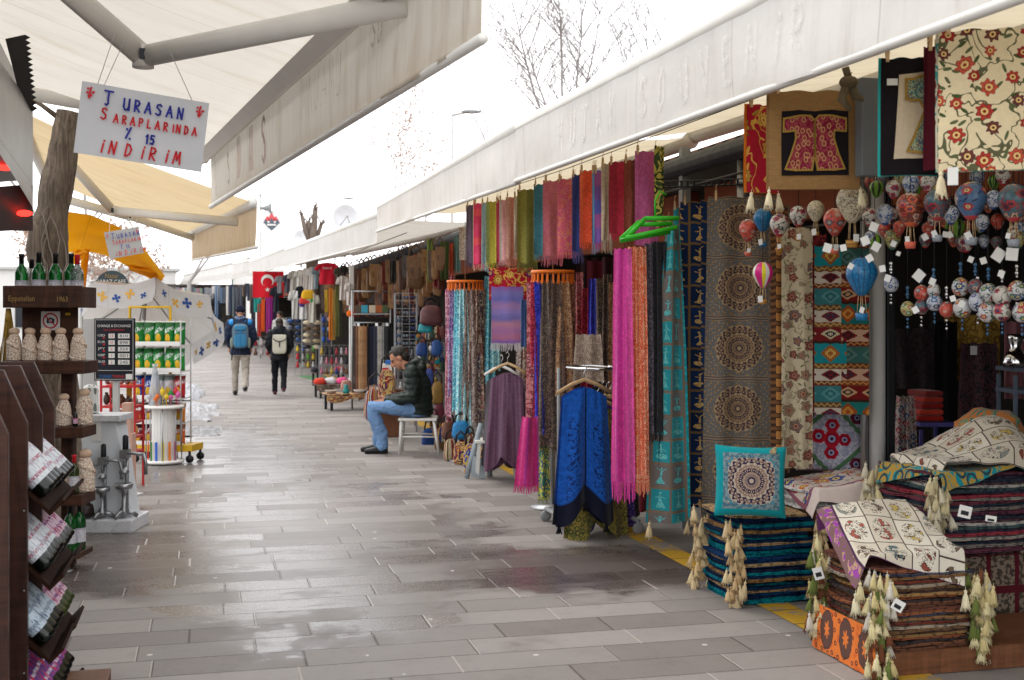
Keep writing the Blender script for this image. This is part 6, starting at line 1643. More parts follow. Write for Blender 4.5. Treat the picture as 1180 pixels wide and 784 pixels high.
board('shelf_board', ux(13), ux(105), uz(430), uz(415.5), -.14, .13); board('shelf_board', ux(62), ux(103), uz(503), uz(490.5), -.12, .13); board('shelf_board', ux(62), ux(102), uz(580), uz(567.5), -.12, .13); board('shelf_board', ux(60), ux(99), uz(640), uz(633.5), -.12, .13)
board('post', ux(66), ux(80), .01, uz(430), .06, .13); board('post', ux(16), ux(28), .0, uz(430), .06, .13)
b = MB(); b.lathe([(.03, 0), (.03, .008), (.012, .012), (.012, .085)], 12, (ux(82), -.05, 0)); b.build('foot', steel, shelf_o)
gold_ink = M_paint('gold_ink', hx('#9a7d4a'), .5)
b = MB(); put_text(b, 'Eppetelian', .05, ux(20), uz(347.5), -.1325, wfit=.16); put_text(b, '1963', .045, ux(75), uz(348), -.1325, wfit=.065); b.build('gold_lettering', gold_ink, shelf_o)
# no-camera sign
red_ink = M_paint('red_ink', hx('#b83040'), .6); navy_ink = M_paint('navy_ink', hx('#1d2740'), .6)
b = MB(); x, z, w = ux(51), uz(370), 11 * KU
b.box((x, .105, z), (2 * w, .004, 2 * w)); 
n = 40
ring = lambda r0, r1, y, mt: b.add([(x + r * math.cos(2 * PI * i / n), y, z + r * math.sin(2 * PI * i / n)) for r in (r0, r1) for i in range(n)], [(i, (i + 1) % n, n + (i + 1) % n, n + i) for i in range(n)], mat=mt, smooth=False)
b.box((x, .1025, z), (w * .8, .001, w * .5), 2); b.box((x, .1025, z + w * .28), (w * .3, .001, w * .14), 2); ring(0.0, w * .17, .1012, 0)
ring(w * .68, w * .84, .1008, 1); b.box((x, .1005, z), (w * 1.45, .0006, w * .13), 1, ry=PI / 4)
sg = b.build('no_photo_sign', [paper, red_ink, navy_ink]); sg.location = shelf_o.location; sg.rotation_euler = (0, 0, RZ); tag(sg, 'white no photography sign with a red ring on the wine shelf', 'sign')
b = MB(); b.box((ux(71), .106, uz(362)), (.03, .003, .016)); yt = b.build('price_tag', yellow_paint); yt.location = shelf_o.location; yt.rotation_euler = (0, 0, RZ); tag(yt, 'tiny yellow tag right of the no photography sign', 'price tag')
def on_shelf(px, py, y=0.0):
    M_ = Matrix.Translation(shelf_o.location) @ Matrix.Rotation(RZ, 4, 'Z')
    return M_ @ Vector((ux(px), y, uz(py)))
for i, (px, s) in enumerate([(27, 1.02), (47, 1.05), (66, 1.03), (84, 1.03)]):
    bottle('green wine bottle, %s from the left on the top of the shelf' % ordw(i), on_shelf(px, 349.8, -.03), green_glass, LAB[0], s, cat='wine bottle', capsule=black_cap, group='green bottles on top of the wine shelf')
bottle('clear bottle with a red cap at the right end of the shelf top', on_shelf(93, 349.8, -.06), clear_glass, LAB[0], 1.0, capsule=red_cap)
bottle('small clear bottle behind the leftmost green one', on_shelf(33, 349.8, .05), clear_glass, None, .92, capsule=black_cap)
def carved_fn():
    n = vor(obc(), 60, 1.0, 'DISTANCE_TO_EDGE', '3D'); n2 = noi(obc(), 40, 3)
    c = mix(sm(n, .01, .09), hx('#a8806a'), hx('#e2d2c0'))
    return {'c': mul(c, grey(n2 * .4 + .8)), 'r': .6, 'n': bumpn(n + n2 * .3, .9, .012)}
carved = mat('carved_ceramic', carved_fn)
b = MB(); b.lathe([(.0001, 0), (.046, 0), (.048, .01), (.047, .06), (.045, .1), (.037, .135), (.026, .16), (.023, .168)], 24)
cb_body = b.mesh('body', [carved])
b = MB(); b.lathe([(.026, .166), (.031, .172), (.033, .182), (.029, .195), (.015, .203), (.0001, .205)], 20); cb_cap = b.mesh('stopper', [M_paint('stopper_cream', hx('#c9ab92'), .6)])
rel = MB(); rr_ = random.Random(5)
for k in range(34):
    a = k * 2.399; z = .015 + .12 * ((k * .618) % 1); r_ = .046 - max(0, z - .09) * .22
    rel.ball((r_ * math.cos(a), r_ * math.sin(a), z), .0085, 8, 6, ax=(1, 1, 1.3))
cb_rel = rel.mesh('relief', [carved])
def carved_bottle(label, p, s=1.0):
    o = mk('carved_bottle', cb_body); o.location = p; o.scale = (s, s, s); o.rotation_euler = (0, 0, rt.uniform(0, 6)); tag(o, label, 'carved bottle', 'cream carved bottles on the wine shelf')
    mk('stopper', cb_cap, o); mk('relief', cb_rel, o)
for i, px in enumerate((21, 39, 57, 74, 94)): carved_bottle('cream carved bottle, %s from the left on the second shelf' % ordw(i), on_shelf(px, 415.3, -.06), 1.0)
carved_bottle('cream carved bottle on the left of the third shelf', on_shelf(75, 490.3, -.02), .98); carved_bottle('tall cream carved bottle on the right of the third shelf', on_shelf(95, 490.3, .03), 1.12)
carved_bottle('cream carved bottle on the left of the fourth shelf', on_shelf(75, 567.3, -.02), 1.0); carved_bottle('tall cream carved bottle on the right of the fourth shelf', on_shelf(95, 567.3, .04), 1.3)
bottle('small dark bottle with a lilac label in front on the third shelf', on_shelf(92, 490.3, -.08), dark_glass, LAB[2], .38); bottle('dark green wine bottle in front on the fourth shelf', on_shelf(90, 567.3, -.07), olive_glass, LAB[0], .8, capsule=red_cap)
for i, px in enumerate((84, 91)): bottle('green wine bottle with white label, %s of the two on the lowest shelf' % ['left', 'right'][i], on_shelf(px, 633.3, -.05 + .06 * i), green_glass, LAB[0], .98, capsule=black_cap)
b = MB(); b.lathe([(.0001, 0), (.055, 0), (.058, .02), (.056, .18), (.04, .21), (.0001, .215)], 20)
def dots():
    u, v = uv(); d = vor(vec(u * 7.0, v * 5.0, 0.0), 1.0, .1)[0]
    return {'c': mix(d < .3, hx('#d0d0cc'), hx('#6a7068')), 'r': .4}
ob = b.build('canister', mat('dotted_tin', dots)); canister = ob
# straw broom hanging
b = MB(); rb = random.Random(4)
for k in range(60): 
    x = rb.gauss(0, .014); b.tube([(x * .4, rb.gauss(0, .006), .16), (x, rb.gauss(0, .01), 0), (x * 2.4, rb.gauss(0, .02), -.2 - rb.uniform(0, .06))], .0025, 4)
b.lathe([(.016, .08), (.02, .1), (.016, .14)], 10)
ob = b.build('straw_bunch', M_paint('straw', hx('#a8863c'), .8)); ob.location = on_shelf(11, 385, -.02); tag(ob, 'bunch of yellow straw hanging left of the carved bottles', 'straw bunch')
# ---------------------------------------------------------------- hand lettered paper signs
blue_ink = M_paint('marker_blue', hx('#28309a'), .6); red_mk = M_paint('marker_red', hx('#d02430'), .6)
def paper_sign(label, p, w, h, rz, roll, strings, shade):
    o = thing('paper_sign', label, 'sign', p, rz); o.rotation_euler = (0, roll, rz)
    b = MB(); b.grid(lambda u, v: ((u - .5) * w, .004 * math.sin(u * 4) + .003 * noise.noise((u * 3, v * 3, 1)), (.5 - v) * h), 16, 10, uvs=(w, h)); b.build('paper', M_paint('sign_paper_' + shade[1:], hx(shade), .8), o)
    H = h * .17; k = w / .64
    b = MB(); y = -.012
    write(b, 'T', -w * .32, h * .22, H * 1.15, y, .005 * k, 0); write(b, 'URASAN', -w * .17, h * .20, H * .9, y, .005 * k, 0, sp=.96)
    write(b, 'S', -w * .33, h * .02, H * .9, y, .0045 * k, 1); write(b, 'ARAPLARINDA', -w * .23, h * .0, H * .66, y, .0042 * k, 1, sp=1.0)
    write(b, '%', -w * .13, -h * .21, H, y, .005 * k, 0); write(b, '15', w * .03, -h * .22, H * .7, y, .005 * k, 0, sp=.95)
    write(b, 'iNDiRiM', -w * .31, -h * .44, H * 1.0, y, .0047 * k, 1, slant=.12, sp=1.25)
    for sx in (-1, 1):
        r_ = random.Random(3)
        for j in range(16):
            a = r_.uniform(0, 6.28); q = r_.uniform(0, 1) ** .5; z = h * .36 - abs(q * math.sin(a)) * 0 + q * math.sin(a) * h * .08
            x = sx * w * .43 + q * math.cos(a) * w * .028 * (1 + (z - h * .36) / (h * .12))
            s = .007 * k; b.add([(x - s, y - .001 * j * .05, z - s * .5), (x + s * .3, y - .001 * j * .05, z - s), (x + s, y - .001 * j * .05, z + s * .5), (x - s * .3, y - .001 * j * .05, z + s)], [(0, 1, 2, 3)], mat=1, smooth=False)
    b.build('lettering', [blue_ink, red_mk], o)
    b = MB()
    inv = (Matrix.Translation(p) @ Matrix.Rotation(rz, 4, 'Z') @ Matrix.Rotation(roll, 4, 'Y')).inverted()
    for (x, tgt) in strings: b.tube([(x * w, 0, h * .5), inv @ tgt], .0016, 5)
    b.build('string', light_grey, o)
DS = 5.75
p = W(164.5, 147, DS)
paper_sign('white paper sign with blue and red hand lettering under the folding arm', p, m_px(142, DS), m_px(82, DS), face_cam(p) + .1, math.radians(6.5), [(-.38, W(132, 40, 5.4)), (-.33, W(142, 50, 5.4)), (.36, W(196, 60, 5.55))], '#d6d9de')
p = W(143, 280, 11.0)
paper_sign('smaller greyish hand lettered sign hanging in front of the yellow umbrella', p, m_px(39, 11), m_px(31, 11), face_cam(p) + .15, math.radians(-12), [(-.35, W(128, 246, 12.5)), (.4, W(158, 252, 12.5))], '#b0aeaa')
# ---------------------------------------------------------------- juice stand
DJ = 9.0; KJ = DJ / F; p = W(130, 500, DJ)
js = thing('juice_stand', 'white tapered stand with a marble base slab on the pavement at the left', 'stand', (p.x, p.y, 0), RZ)
jx = lambda px: (px - 130) * KJ
jz = lambda py: EYE + (HZ - py) * KJ
marble = mat('marble', lambda: {'c': mix(band(noi(obc(), 5, 5, .6, dist=1.5), .5, .012) * .5, mul(hx('#cfd1d4'), grey(noi(obc(), 6, 4) * .3 + .8)), hx('#9a9ca2')), 'r': .3})
b = MB(); b.box((jx(118), .05, .052), (jx(160) - jx(76), .42, .1)); b.build('slab', marble, js, .012)
b = MB(); b.add([(jx(78), -.02, .104), (jx(153), -.02, .104), (jx(134), -.0, .80), (jx(88), -.0, .80), (jx(78), .24, .104), (jx(150), .24, .104), (jx(134), .24, .80), (jx(88), .24, .80)], [(0, 1, 2, 3), (5, 4, 7, 6), (1, 5, 6, 2), (4, 0, 3, 7), (3, 2, 6, 7)], smooth=False)
b.build('cabinet', mat('painted_cabinet', lambda: {'c': vary(hx('#d3d8dc'), 6, .08), 'r': .35}), js, .008)
b = MB(); b.box((jx(115), .1, .83), (.34, .3, .05)); b.build('top_board', marble, js, .008)
canister.location = Matrix.Translation(js.location) @ Matrix.Rotation(RZ, 4, 'Z') @ Vector((jx(99), .1, .857)); tag(canister, 'white canister with grey dots standing on the juice stand', 'canister')
b = MB(); b.box((jx(112), -.018, .74), (.075, .004, .16), rx=.08); b.build('cloth', white_paint, js)
def juicer(label, px, py0, h, s=1.0, mirror=1, yy=-.1):
    p = Matrix.Translation(js.location) @ Matrix.Rotation(RZ, 4, 'Z') @ Vector((jx(px), yy, .104))
    o = thing('juicer', label, 'juicer', p, RZ, 'hand lever juicers on the juice stand'); o.scale = (mirror * s, s, s)
    b = MB()
    for a in (.3, 2.2, 4.3): b.tube([(0, 0, .045), (.05 * math.cos(a), .05 * math.sin(a), .035), (.09 * math.cos(a), .09 * math.sin(a), .008)], [(.02, .02), (.018, .014), (.014, .008)], 8)
    b.lathe([(.03, .02), (.035, .05), (.018, .08), (.014, .16)], 14); b.build('base', steel, o)
    b = MB(); b.lathe([(.012, .16), (.02, .19), (.058, .205), (.062, .238), (.057, .24), (.05, .215), (.0001, .208)], 20); b.build('bowl', mat('brushed_steel', lambda: {'c': hx('#b4b6b8'), 'r': .38, 'metal': 1.0}), o)
    b = MB(); b.lathe([(.0001, .30), (.032, .305), (.036, .32), (.014, .35), (.0001, .352)], 18); b.build('press_cone', steel, o)
    b = MB(); b.tube([(0, .06, .06), (0, .06, .45)], .013, 10); b.tube([(0, 0, .34), (0, .0, .45)], .009, 8); b.box((0, .025, .44), (.05, .1, .06)); b.build('column', steel, o)
    b = MB(); b.tube([(0, 0, .45), (.07, 0, .445), (.13, -.0, .44)], .011, 8); b.tube([(.13, 0, .45), (.15, 0, .38), (.15, 0, .3)], [.011, .012, .014], 8); b.build('lever', steel, o)
    b = MB(); b.lathe([(.019, .46), (.021, .47), (.021, .56), (.01, .57), (.0001, .572)], 12, (0, .03, 0)); b.build('grip', black_plastic, o)
    return o
juicer('chrome hand juicer standing left of the other on the marble slab', 123, 600, .5, .95)
juicer('chrome hand juicer with black grip at the right end of the slab', 147, 596, .55, 1.06, yy=-.08)
juicer('third hand juicer half hidden behind the wine shelf', 101, 600, .5, .88, yy=-.06)
bundle('dark brown kettle shape sitting at the left on the slab', (Matrix.Translation(js.location) @ Matrix.Rotation(RZ, 4, 'Z') @ Vector((jx(104), -.12, .165))), .07, .06, .06, hx('#2a1f1c'), 3, name='kettle', cat='kettle', m=plastic_oc)
pinkb = M_paint('pinkish_board', hx('#c9a08e'), .6)
p = W(143, 500, 9.6); ob = MB().box((0, 0, .33), (.16, .1, .66)).box((.03, 0, .78), (.07, .09, .24)).build('stepped_board', pinkb, None, .004); ob.location = (p.x, p.y, 0); ob.rotation_euler = (0, 0, RZ); tag(ob, 'pinkish stepped board behind the right juicer', 'board')
# ---------------------------------------------------------------- exchange rate board
DB = 9.9; KB = DB / F; p = W(131.5, 403, DB); eb = thing('exchange_board', 'black currency exchange board with white rate boxes', 'sign board', (p.x, p.y, p.z), RZ - .12)
wB, hB = 49 * KB, 72 * KB
board_blk = M_paint('board_navy', hx('#14161f'), .35)
b = MB(); b.box((0, .012, 0), (wB, .02, hB)); b.build('panel', board_blk, eb, .003)
b = MB(); t_ = .004
for (x, z, w, h) in ((0, hB / 2 - .012, wB - .02, t_), (0, -hB / 2 + .012, wB - .02, t_), (-wB / 2 + .012, 0, t_, hB - .02), (wB / 2 - .012, 0, t_, hB - .02), (0, -hB * .335, wB - .02, t_)): b.box((x, .0005, z), (w, .003, h))
b.build('border', light_grey, eb)
digit_m = M_paint('digit_red', hx('#c05060'), .5); blu = M_paint('board_blue', hx('#2a6ab8'), .5); redb = M_paint('board_red', hx('#c02a34'), .5)
b = MB(); put_text(b, 'CHANGE & EXCHANGE', .03, 0, hB * .36, -.0025, 0, wfit=wB * .82, cx=True); put_text(b, 'NO COMMISSION', .02, 0, hB * .30, -.0025, 2, wfit=wB * .5, cx=True)
for i, (cur, d1, d2) in enumerate((('USD', '13', '810'), ('EUR', '10', '898'), ('JPY', '0', '324'), ('GBP', '1', '001'), ('AUD', '2', '245'))):
    z = hB * (.21 - .105 * i)
    put_text(b, cur, .026, -wB * .4, z, -.0025, 0, wfit=wB * .18)
    b.box((-wB * .33, -.001, z - .012), (wB * .09, .002, .012), 3); b.box((-wB * .25, -.001, z - .012), (wB * .05, .002, .012), 2)
    b.box((-wB * .06, -.001, z + .004), (wB * .15, .003, hB * .075), 1); b.box((wB * .24, -.001, z + .004), (wB * .28, .003, hB * .075), 1)
    put_text(b, d1, .034, -wB * .06, z - .007, -.0035, 2, cx=True); put_text(b, d2, .034, wB * .24, z - .007, -.0035, 4, wfit=wB * .2, cx=True)
b.box((0, -.0, -hB * .43), (wB * .55, .003, hB * .07), 4); put_text(b, 'STAND', .03, -wB * .36, -hB * .45, -.0035, 5, wfit=wB * .3); put_text(b, 'TREND', .03, -wB * .04, -hB * .45, -.0035, 2, wfit=wB * .3); b.box((wB * .37, -.0, -hB * .43), (wB * .16, .003, hB * .08), 0)
b.build('lettering', [white_paint, paper, redb, navy_ink, dark_metal, blu], eb)
b = MB(); b.box((0, .04, -.62), (.05, .03, 1.2)); b.box((0, .04, -1.2), (.34, .3, .02)); b.build('stand_post', light_grey, eb)
p = W(103, 420, 10.2); ob = MB().box((0, 0, .78), (.1, .02, 1.56)).box((0, 0, .01), (.2, .2, .02)).build('panel_board', light_grey, None, .003); ob.location = (p.x, p.y, 0); ob.rotation_euler = (0, 0, RZ); tag(ob, 'tall pale grey panel left of the exchange board', 'panel')
# ---------------------------------------------------------------- red shelf of nuts
DR = 11.2; KR = DR / F; p = W(141, 480, DR); rs = thing('nut_shelf', 'red metal shelf of packed nuts below the exchange board', 'shelf', (p.x, p.y, 0), RZ)
red_met = M_paint('red_enamel', hx('#b8262c'), .4)
for y in (445, 468, 486, 503, 520):
    b = MB(); b.box((0, 0, EYE + (HZ - y) * KR), (40 * KR, .28, .018)); b.build('shelf_board', red_met, rs)
b = MB()
for x in (-19 * KR, 19 * KR):
    for y in (-.13, .13): b.box((x, y, .5), (.018, .018, 1.0))
b.build('frame', red_met, rs)
b = MB(); b.box((4 * KR, .1, .5), (.04, .04, 1.0)); b.build('post', yellow_paint, rs)
def on(o, x, y, z): return Matrix.Translation(o.location) @ Matrix.Rotation(o.rotation_euler[2], 4, 'Z') @ Vector((x, y, z))
rn = random.Random(12)
for lv, (y, cols, nm) in enumerate([(444, ['#8a8078', '#a89c90', '#b8b0a8'], 'clear pack'), (467, ['#6a4a3a', '#4a3a34', '#8a7a70'], 'dark pack'), (485, ['#c8302c', '#d85a2a', '#c03a2a'], 'red box'), (502, ['#b83030', '#c8884a', '#a8a04a'], 'mixed pack'), (519, ['#a8a85a', '#7a9a4a', '#c06a3a'], 'green pack')]):
    for i in range(5):
        c = cols[(i + lv) % 3]; w = 7.4 * KR; h = rn.uniform(.06, .1)
        b = MB()
        if lv == 2: b.box((0, 0, h / 2), (w, .12, h))
        else:
            b.ball((0, 0, h * .5), 1, 10, 8, ax=(w * .5, .05, h * .55)); b.box((0, 0, h * 1.0), (w * .5, .01, .03))
        q = b.build('snack_pack', plastic_oc, color=hx(c)); q.location = on(rs, (-15 + 7.6 * i) * KR, rn.uniform(-.08, -.02), EYE + (HZ - y) * KR + .012); q.rotation_euler = (0, 0, RZ + rn.uniform(-.2, .2))
        tag(q, '%s, %s from the left on the %s level of the red nut shelf' % (nm, ordw(i), ordw(lv)), 'snack pack', 'packs on the red nut shelf')
# ---------------------------------------------------------------- crisps rack
DC = 13.2; KC = DC / F; p = W(186, 500, DC); cr = thing('crisps_rack', 'wire snack rack full of crisps with a yellow frame and casters', 'display rack', (p.x, p.y, 0), RZ - .1)
cz = lambda py: EYE + (HZ - py) * KC
LV = [397, 427, 458, 486, 510]
for y in LV:
    b = MB(); b.box((0, .0, cz(y) - .008), (58 * KC, .32, .012)); b.box((0, -.165, cz(y) + .012), (58 * KC, .008, .045)); b.build('shelf_board', white_paint, cr)
b = MB()
for x in (-29 * KC, 29 * KC):
    for y in (-.15, .15): b.tube([(x, y, .12), (x, y, cz(368))], .007, 6)
b.build('frame', light_grey, cr)
b = MB(); b.tube([(-45 * KC, .16, .3), (-45 * KC, .16, cz(354)), (4 * KC, .16, cz(354)), (4 * KC, .16, .3)], .02, 6); b.box((10 * KC, 0, .16), (66 * KC, .34, .07)); b.build('yellow_frame', yellow_paint, cr)
for x in (-24 * KC, 40 * KC):
    for yy in (-.16, .16):
        b = MB(); b.tube([(0, -.012, 0), (0, .012, 0)], .042, 16); b.box((0, 0, .06), (.02, .03, .06)); q = b.build('caster', black_plastic, cr); q.location = (x, yy, .047)
def bag_fn():
    u, v = uv()
    c = ocol()
    n = noi(vec(u * 3.0 + ornd() * 20.0, v * 2.0, 0.0), 2.0, 2)
    c = mix(sqrtf((u - .5) * (u - .5) + (v - .74) * (v - .74) * 1.6) < .24, c, hx('#d8a82a'))
    c = mix((absf(v - .40 + (u - .5) * .25) < .09) * band(noi(vec(u * 14.0, v * 4.0, ornd() * 9.0), 1.0, 1), .5, .07), c, hx('#d8d8d8'))
    c = mix(v < .28, c, mul(c, (.35, .45, .4, 1)))
    c = mix((v > .93), c, mul(c, (.7, .7, .7, 1))); c = mix((v < .06), c, hx('#c8ccc8'))
    return {'c': mul(c, grey(n * .5 + .75)), 'r': .28, 'n': bumpn(noi(vec(u * 4.0, v * 5.0, ornd() * 7.0), 2.0, 3), .5, .02)}
bagm = mat('crisps_foil', bag_fn)
bag_mes = []
for s in range(4):
    b = MB()
    def bf(side):
        def fn(u, v):
            a = (u - .5) * 2; e = (v - .5) * 2
            k = (max(0, 1 - abs(a) ** 2.5) * max(0, 1 - abs(e) ** 4)) ** .7
            return (a * .5 * (1 - .06 * (1 - e * e)), side * (.24 * k + .05 * noise.noise((a * 2 + s, e * 2, side)) * k), -e * .5 + .5 + .015 * noise.noise((a * 5, s, e)))
        return fn
    b.grid(bf(-1), 12, 14); b.grid(bf(1), 8, 8); bag_mes.append(b.mesh('crisps_bag', [bagm]))
BAGC = [[('green', '#1f7a34')] * 5, [('green', '#2a8a3a')] * 5, [('blue', '#1f3f9a'), ('blue', '#2448a8'), ('white', '#c8c4c8'), ('silver', '#b8aeb4'), ('red', '#b02a2e')], [('red', '#a02c34'), ('dark red', '#7a2028'), ('red', '#b0303a'), ('orange', '#c8702a'), ('orange', '#d0802a')], [('maroon', '#7a2430'), ('crimson', '#a02a3a'), ('brown', '#8a4a2a'), ('orange', '#d0742a'), ('orange', '#c8642a')]]
rg = random.Random(6)
for r_, row in enumerate(BAGC):
    for i, (n, c) in enumerate(row):
        me = bag_mes[rg.randrange(4)]; h = 27 * KC if r_ < 3 else 23 * KC
        q = mk('crisps_bag', me, None, color=hx(c)); q.scale = (13.5 * KC, .26, h); q.location = on(cr, (-24 + 12 * i) * KC, -.06 + .01 * (i % 2), cz(LV[r_])); q.rotation_euler = (rg.uniform(-.12, -.02), rg.uniform(-.06, .06), cr.rotation_euler[2] + rg.uniform(-.15, .15))
        tag(q, '%s crisps bag, %s from the left in the %s row of the rack' % (n, ordw(i), ['top', 'second', 'third', 'fourth', 'lowest'][r_]), 'crisps bag', 'bags of crisps on the wire rack')
# ---------------------------------------------------------------- round white spool stand
DT = 12.6; KT = DT / F; p = G(189, 535); sp = thing('spool_stand', 'round white slatted stand with sweets on top', 'stand', (p.x, p.y, 0), RZ)
r_ = 23 * KT; zt_ = EYE + (HZ - 470) * KT
b = MB(); b.lathe([(.0001, zt_ - .03), (r_, zt_ - .03), (r_ + .006, zt_ - .015), (r_, zt_), (.0001, zt_)], 40); b.build('top', white_paint, sp)
b = MB(); b.lathe([(.0001, .02), (r_, .02), (r_ + .004, .035), (r_, .05), (.0001, .05)], 40); b.build('base', white_paint, sp)
b = MB()
for k in range(22):
    a = 2 * PI * k / 22; b.box((r_ * .58 * math.cos(a), r_ * .58 * math.sin(a), (zt_ + .02) / 2), (.014, .034, zt_ - .08), rz=a)
b.build('slat', white_paint, sp)
b = MB()
for k in range(8): a = 2 * PI * k / 8 + .2; b.tube([(r_ * .88 * math.cos(a), r_ * .88 * math.sin(a), .05), (r_ * .88 * math.cos(a), r_ * .88 * math.sin(a), zt_ - .03)], .006, 6)
b.build('rod', steel, sp)
for k, c in enumerate(['#d8322a', '#3a9a3a', '#2a5ab8', '#d8c82a', '#d87a2a', '#c02a7a']):
    a = -PI / 2 + (k - 2.5) * .42
    b = MB(); b.box((0, 0, .1), (.026, .006, .2)); q = b.build('coloured_strip', M_paint('strip_%d' % k, hx(c), .4), sp); q.location = (r_ * .80 * math.cos(a), r_ * .80 * math.sin(a), .05); q.rotation_euler = (0, 0, a + PI / 2)
toy = ['#c82a3a', '#2a6ab0', '#d8b82a', '#3a9a4a', '#b0b0b8', '#c85a9a', '#e0e0e0', '#d06a2a']
for i in range(16):
    a = i * 2.4; q_ = r_ * .85 * math.sqrt((i + .5) / 16); h = rg.uniform(.08, .2)
    b = MB(); b.lathe([(.0001, 0), (.004, 0), (.004, h * .5), (.018, h * .58), (.027, h * .72), (.024, h * .86), (.008, h * .93), (.014, h), (.0001, h)], 10)
    q = b.build('wrapped_sweet', plastic_oc, color=hx(toy[i % 8])); q.location = on(sp, q_ * math.cos(a), q_ * math.sin(a), zt_ + .001); q.rotation_euler = (rg.uniform(-.05, .05), rg.uniform(-.05, .05), 0)
    tag(q, 'small %s wrapped sweet in the %s ring on the round white stand' % (['red', 'blue', 'yellow', 'green', 'silver', 'pink', 'white', 'orange'][i % 8], 'inner' if i < 8 else 'outer'), 'sweet', 'wrapped sweets on the round stand')
b = MB(); b.lathe([(.07, 0), (.06, .15), (.035, .32), (.02, .4), (.035, .44)], 14, caps=False)
b.v = [(x + .012 * noise.noise((x * 20, y * 20, z * 9)), y + .012 * noise.noise((y * 20, z * 9, x)), z) for x, y, z in b.v]
q = b.build('cellophane_bag', mat('cellophane', lambda: {'c': hx('#d8dde2'), 'r': .15, 'trans': .6})); q.location = on(sp, -.09, -.02, zt_ + .001); tag(q, 'tall twisted clear cellophane bag on the round white stand', 'cellophane bag')
# ---------------------------------------------------------------- umbrellas on the left
umb_w = awn_mat('umbrella_white', hx('#dcdcdc'), hx('#b8b4ae'), .4, False, .4)
star_b = M_paint('print_blue', hx('#2a4f94'), .7); star_y = M_paint('print_yellow', hx('#d8a848'), .7)
def umbrella(label, c, R_, rise, tilt_x, tilt_y, rz, m, valh, n=8, prints=True, pole_z=None):
    o = thing('parasol', label, 'parasol', (c.x, c.y, 0), rz)
    Mt = Matrix.Translation((0, 0, c.z)) @ Matrix.Rotation(tilt_x, 4, 'X') @ Matrix.Rotation(tilt_y, 4, 'Y')
    ang = [2 * PI * (k + .5) / n for k in range(n)]
    rim = [Vector((R_ * math.cos(a), R_ * math.sin(a), 0)) for a in ang]
    b = MB()
    for k in range(n):
        a_, d_ = rim[k], rim[(k + 1) % n]
        def fn(u, v):
            q = a_.lerp(d_, u) * v; sag = -.05 * math.sin(u * PI) * v + rise * (1 - v ** 1.15)
            return Mt @ (q * (1 - .05 * math.sin(u * PI) * v) + zv(sag))
        b.grid(fn, 8, 10, uvs=(1, 1))
    b.build('canopy', m, o)
    for k in range(n):
        a_, d_ = rim[k], rim[(k + 1) % n]
        out = ((a_ + d_) / 2).normalized()
        def vf(u, v):
            q = a_.lerp(d_, u) * (1 - .05 * math.sin(u * PI)); top = Mt @ (q + zv(-.05 * math.sin(u * PI)))
            rr = min(1, min(u, 1 - u) / .09); hh = valh * (.72 + .28 * math.sqrt(max(0, 1 - (1 - rr) ** 2)))
            dn_ = (Mt.to_3x3() @ out) * .12
            return top + (zv(-1) + dn_ * .5).normalized() * hh * v
        b = MB(); b.grid(vf, 20, 4); fl = b.build('valance_flap', m, o)
        if prints:
            b = MB(); r = random.Random(k * 5 + 2)
            for j in range(4):
                u0 = .16 + .22 * j; s = valh * r.uniform(.13, .24); mt = (j + k) % 2; v0 = r.uniform(.4, .62)
                ctr = vf(u0, v0); ux_ = (vf(u0 + .01, v0) - vf(u0 - .01, v0)).normalized(); uy_ = (vf(u0, v0 - .01) - vf(u0, v0 + .01)).normalized(); nn = ux_.cross(uy_)
                if nn.dot(Mt.to_3x3() @ out) < 0: nn = -nn
                t0 = r.uniform(0, 1.5)
                for q in range(4):
                    a = t0 + q * PI / 2 + r.uniform(-.2, .2); d1 = ux_ * math.cos(a) + uy_ * math.sin(a); d2 = -ux_ * math.sin(a) + uy_ * math.cos(a)
                    for sd in (1, -1):
                        off = nn * (.006 * sd)
                        b.add([ctr + off - d2 * s * .12, ctr + off + d1 * s * .9 - d2 * s * .38, ctr + off + d1 * s * 1.1, ctr + off + d1 * s * .9 + d2 * s * .38, ctr + off + d2 * s * .12], [(0, 1, 2, 3, 4)], mat=mt, smooth=False)
            b.build('print', [star_b, star_y], fl)
    top = Mt @ zv(rise); b = MB()
    for k in range(n): b.tube([Mt @ zv(rise - .02), Mt @ (rim[k] * .5 + zv(rise * .45 - .02)), Mt @ (rim[k] + zv(-.015))], .009, 5)
    b.build('rib', steel, o)
    b = MB(); b.tube([(0, 0, .03), (0, 0, c.z - .05), top + zv(.03)], .022, 10); b.build('pole', steel, o)
    b = MB(); b.lathe([(.25, 0), (.25, .05), (.06, .09), (.04, .25)], 20); b.build('foot', dark_metal, o)
    return o
umbrella('white parasol with blue and yellow cross prints on its flaps', W(166, 362, 14.2), .92, .36, math.radians(-27), math.radians(-4), RZ, umb_w, .26)
yel = awn_mat('umbrella_yellow', hx('#e6a417'), hx('#b87a10'), .45, False, .8)
oy = thing('yellow_awning', 'sagging yellow cloth canopy behind the small hand lettered sign', 'awning', W(135, 290, 13.5))
cy = oy.location.copy(); cy = Vector(W(135, 290, 13.5))
def yq(pts_t, pts_b, D0, D1, n=24):
    def fn(u, v):
        def at(pts):
            s = u * (len(pts) - 1); i = min(int(s), len(pts) - 2); t = s - i; return (pts[i][0] + (pts[i + 1][0] - pts[i][0]) * t, pts[i][1] + (pts[i + 1][1] - pts[i][1]) * t)
        a = at(pts_t); c = at(pts_b); x = a[0] + (c[0] - a[0]) * v; y = a[1] + (c[1] - a[1]) * v
        D = D0 + (D1 - D0) * v + .12 * math.sin(v * 7 + u * 3) + .1 * noise.noise((u * 3, v * 3, 2))
        return W(x, y, D) - cy
    b = MB(); b.grid(fn, n, 16); return b
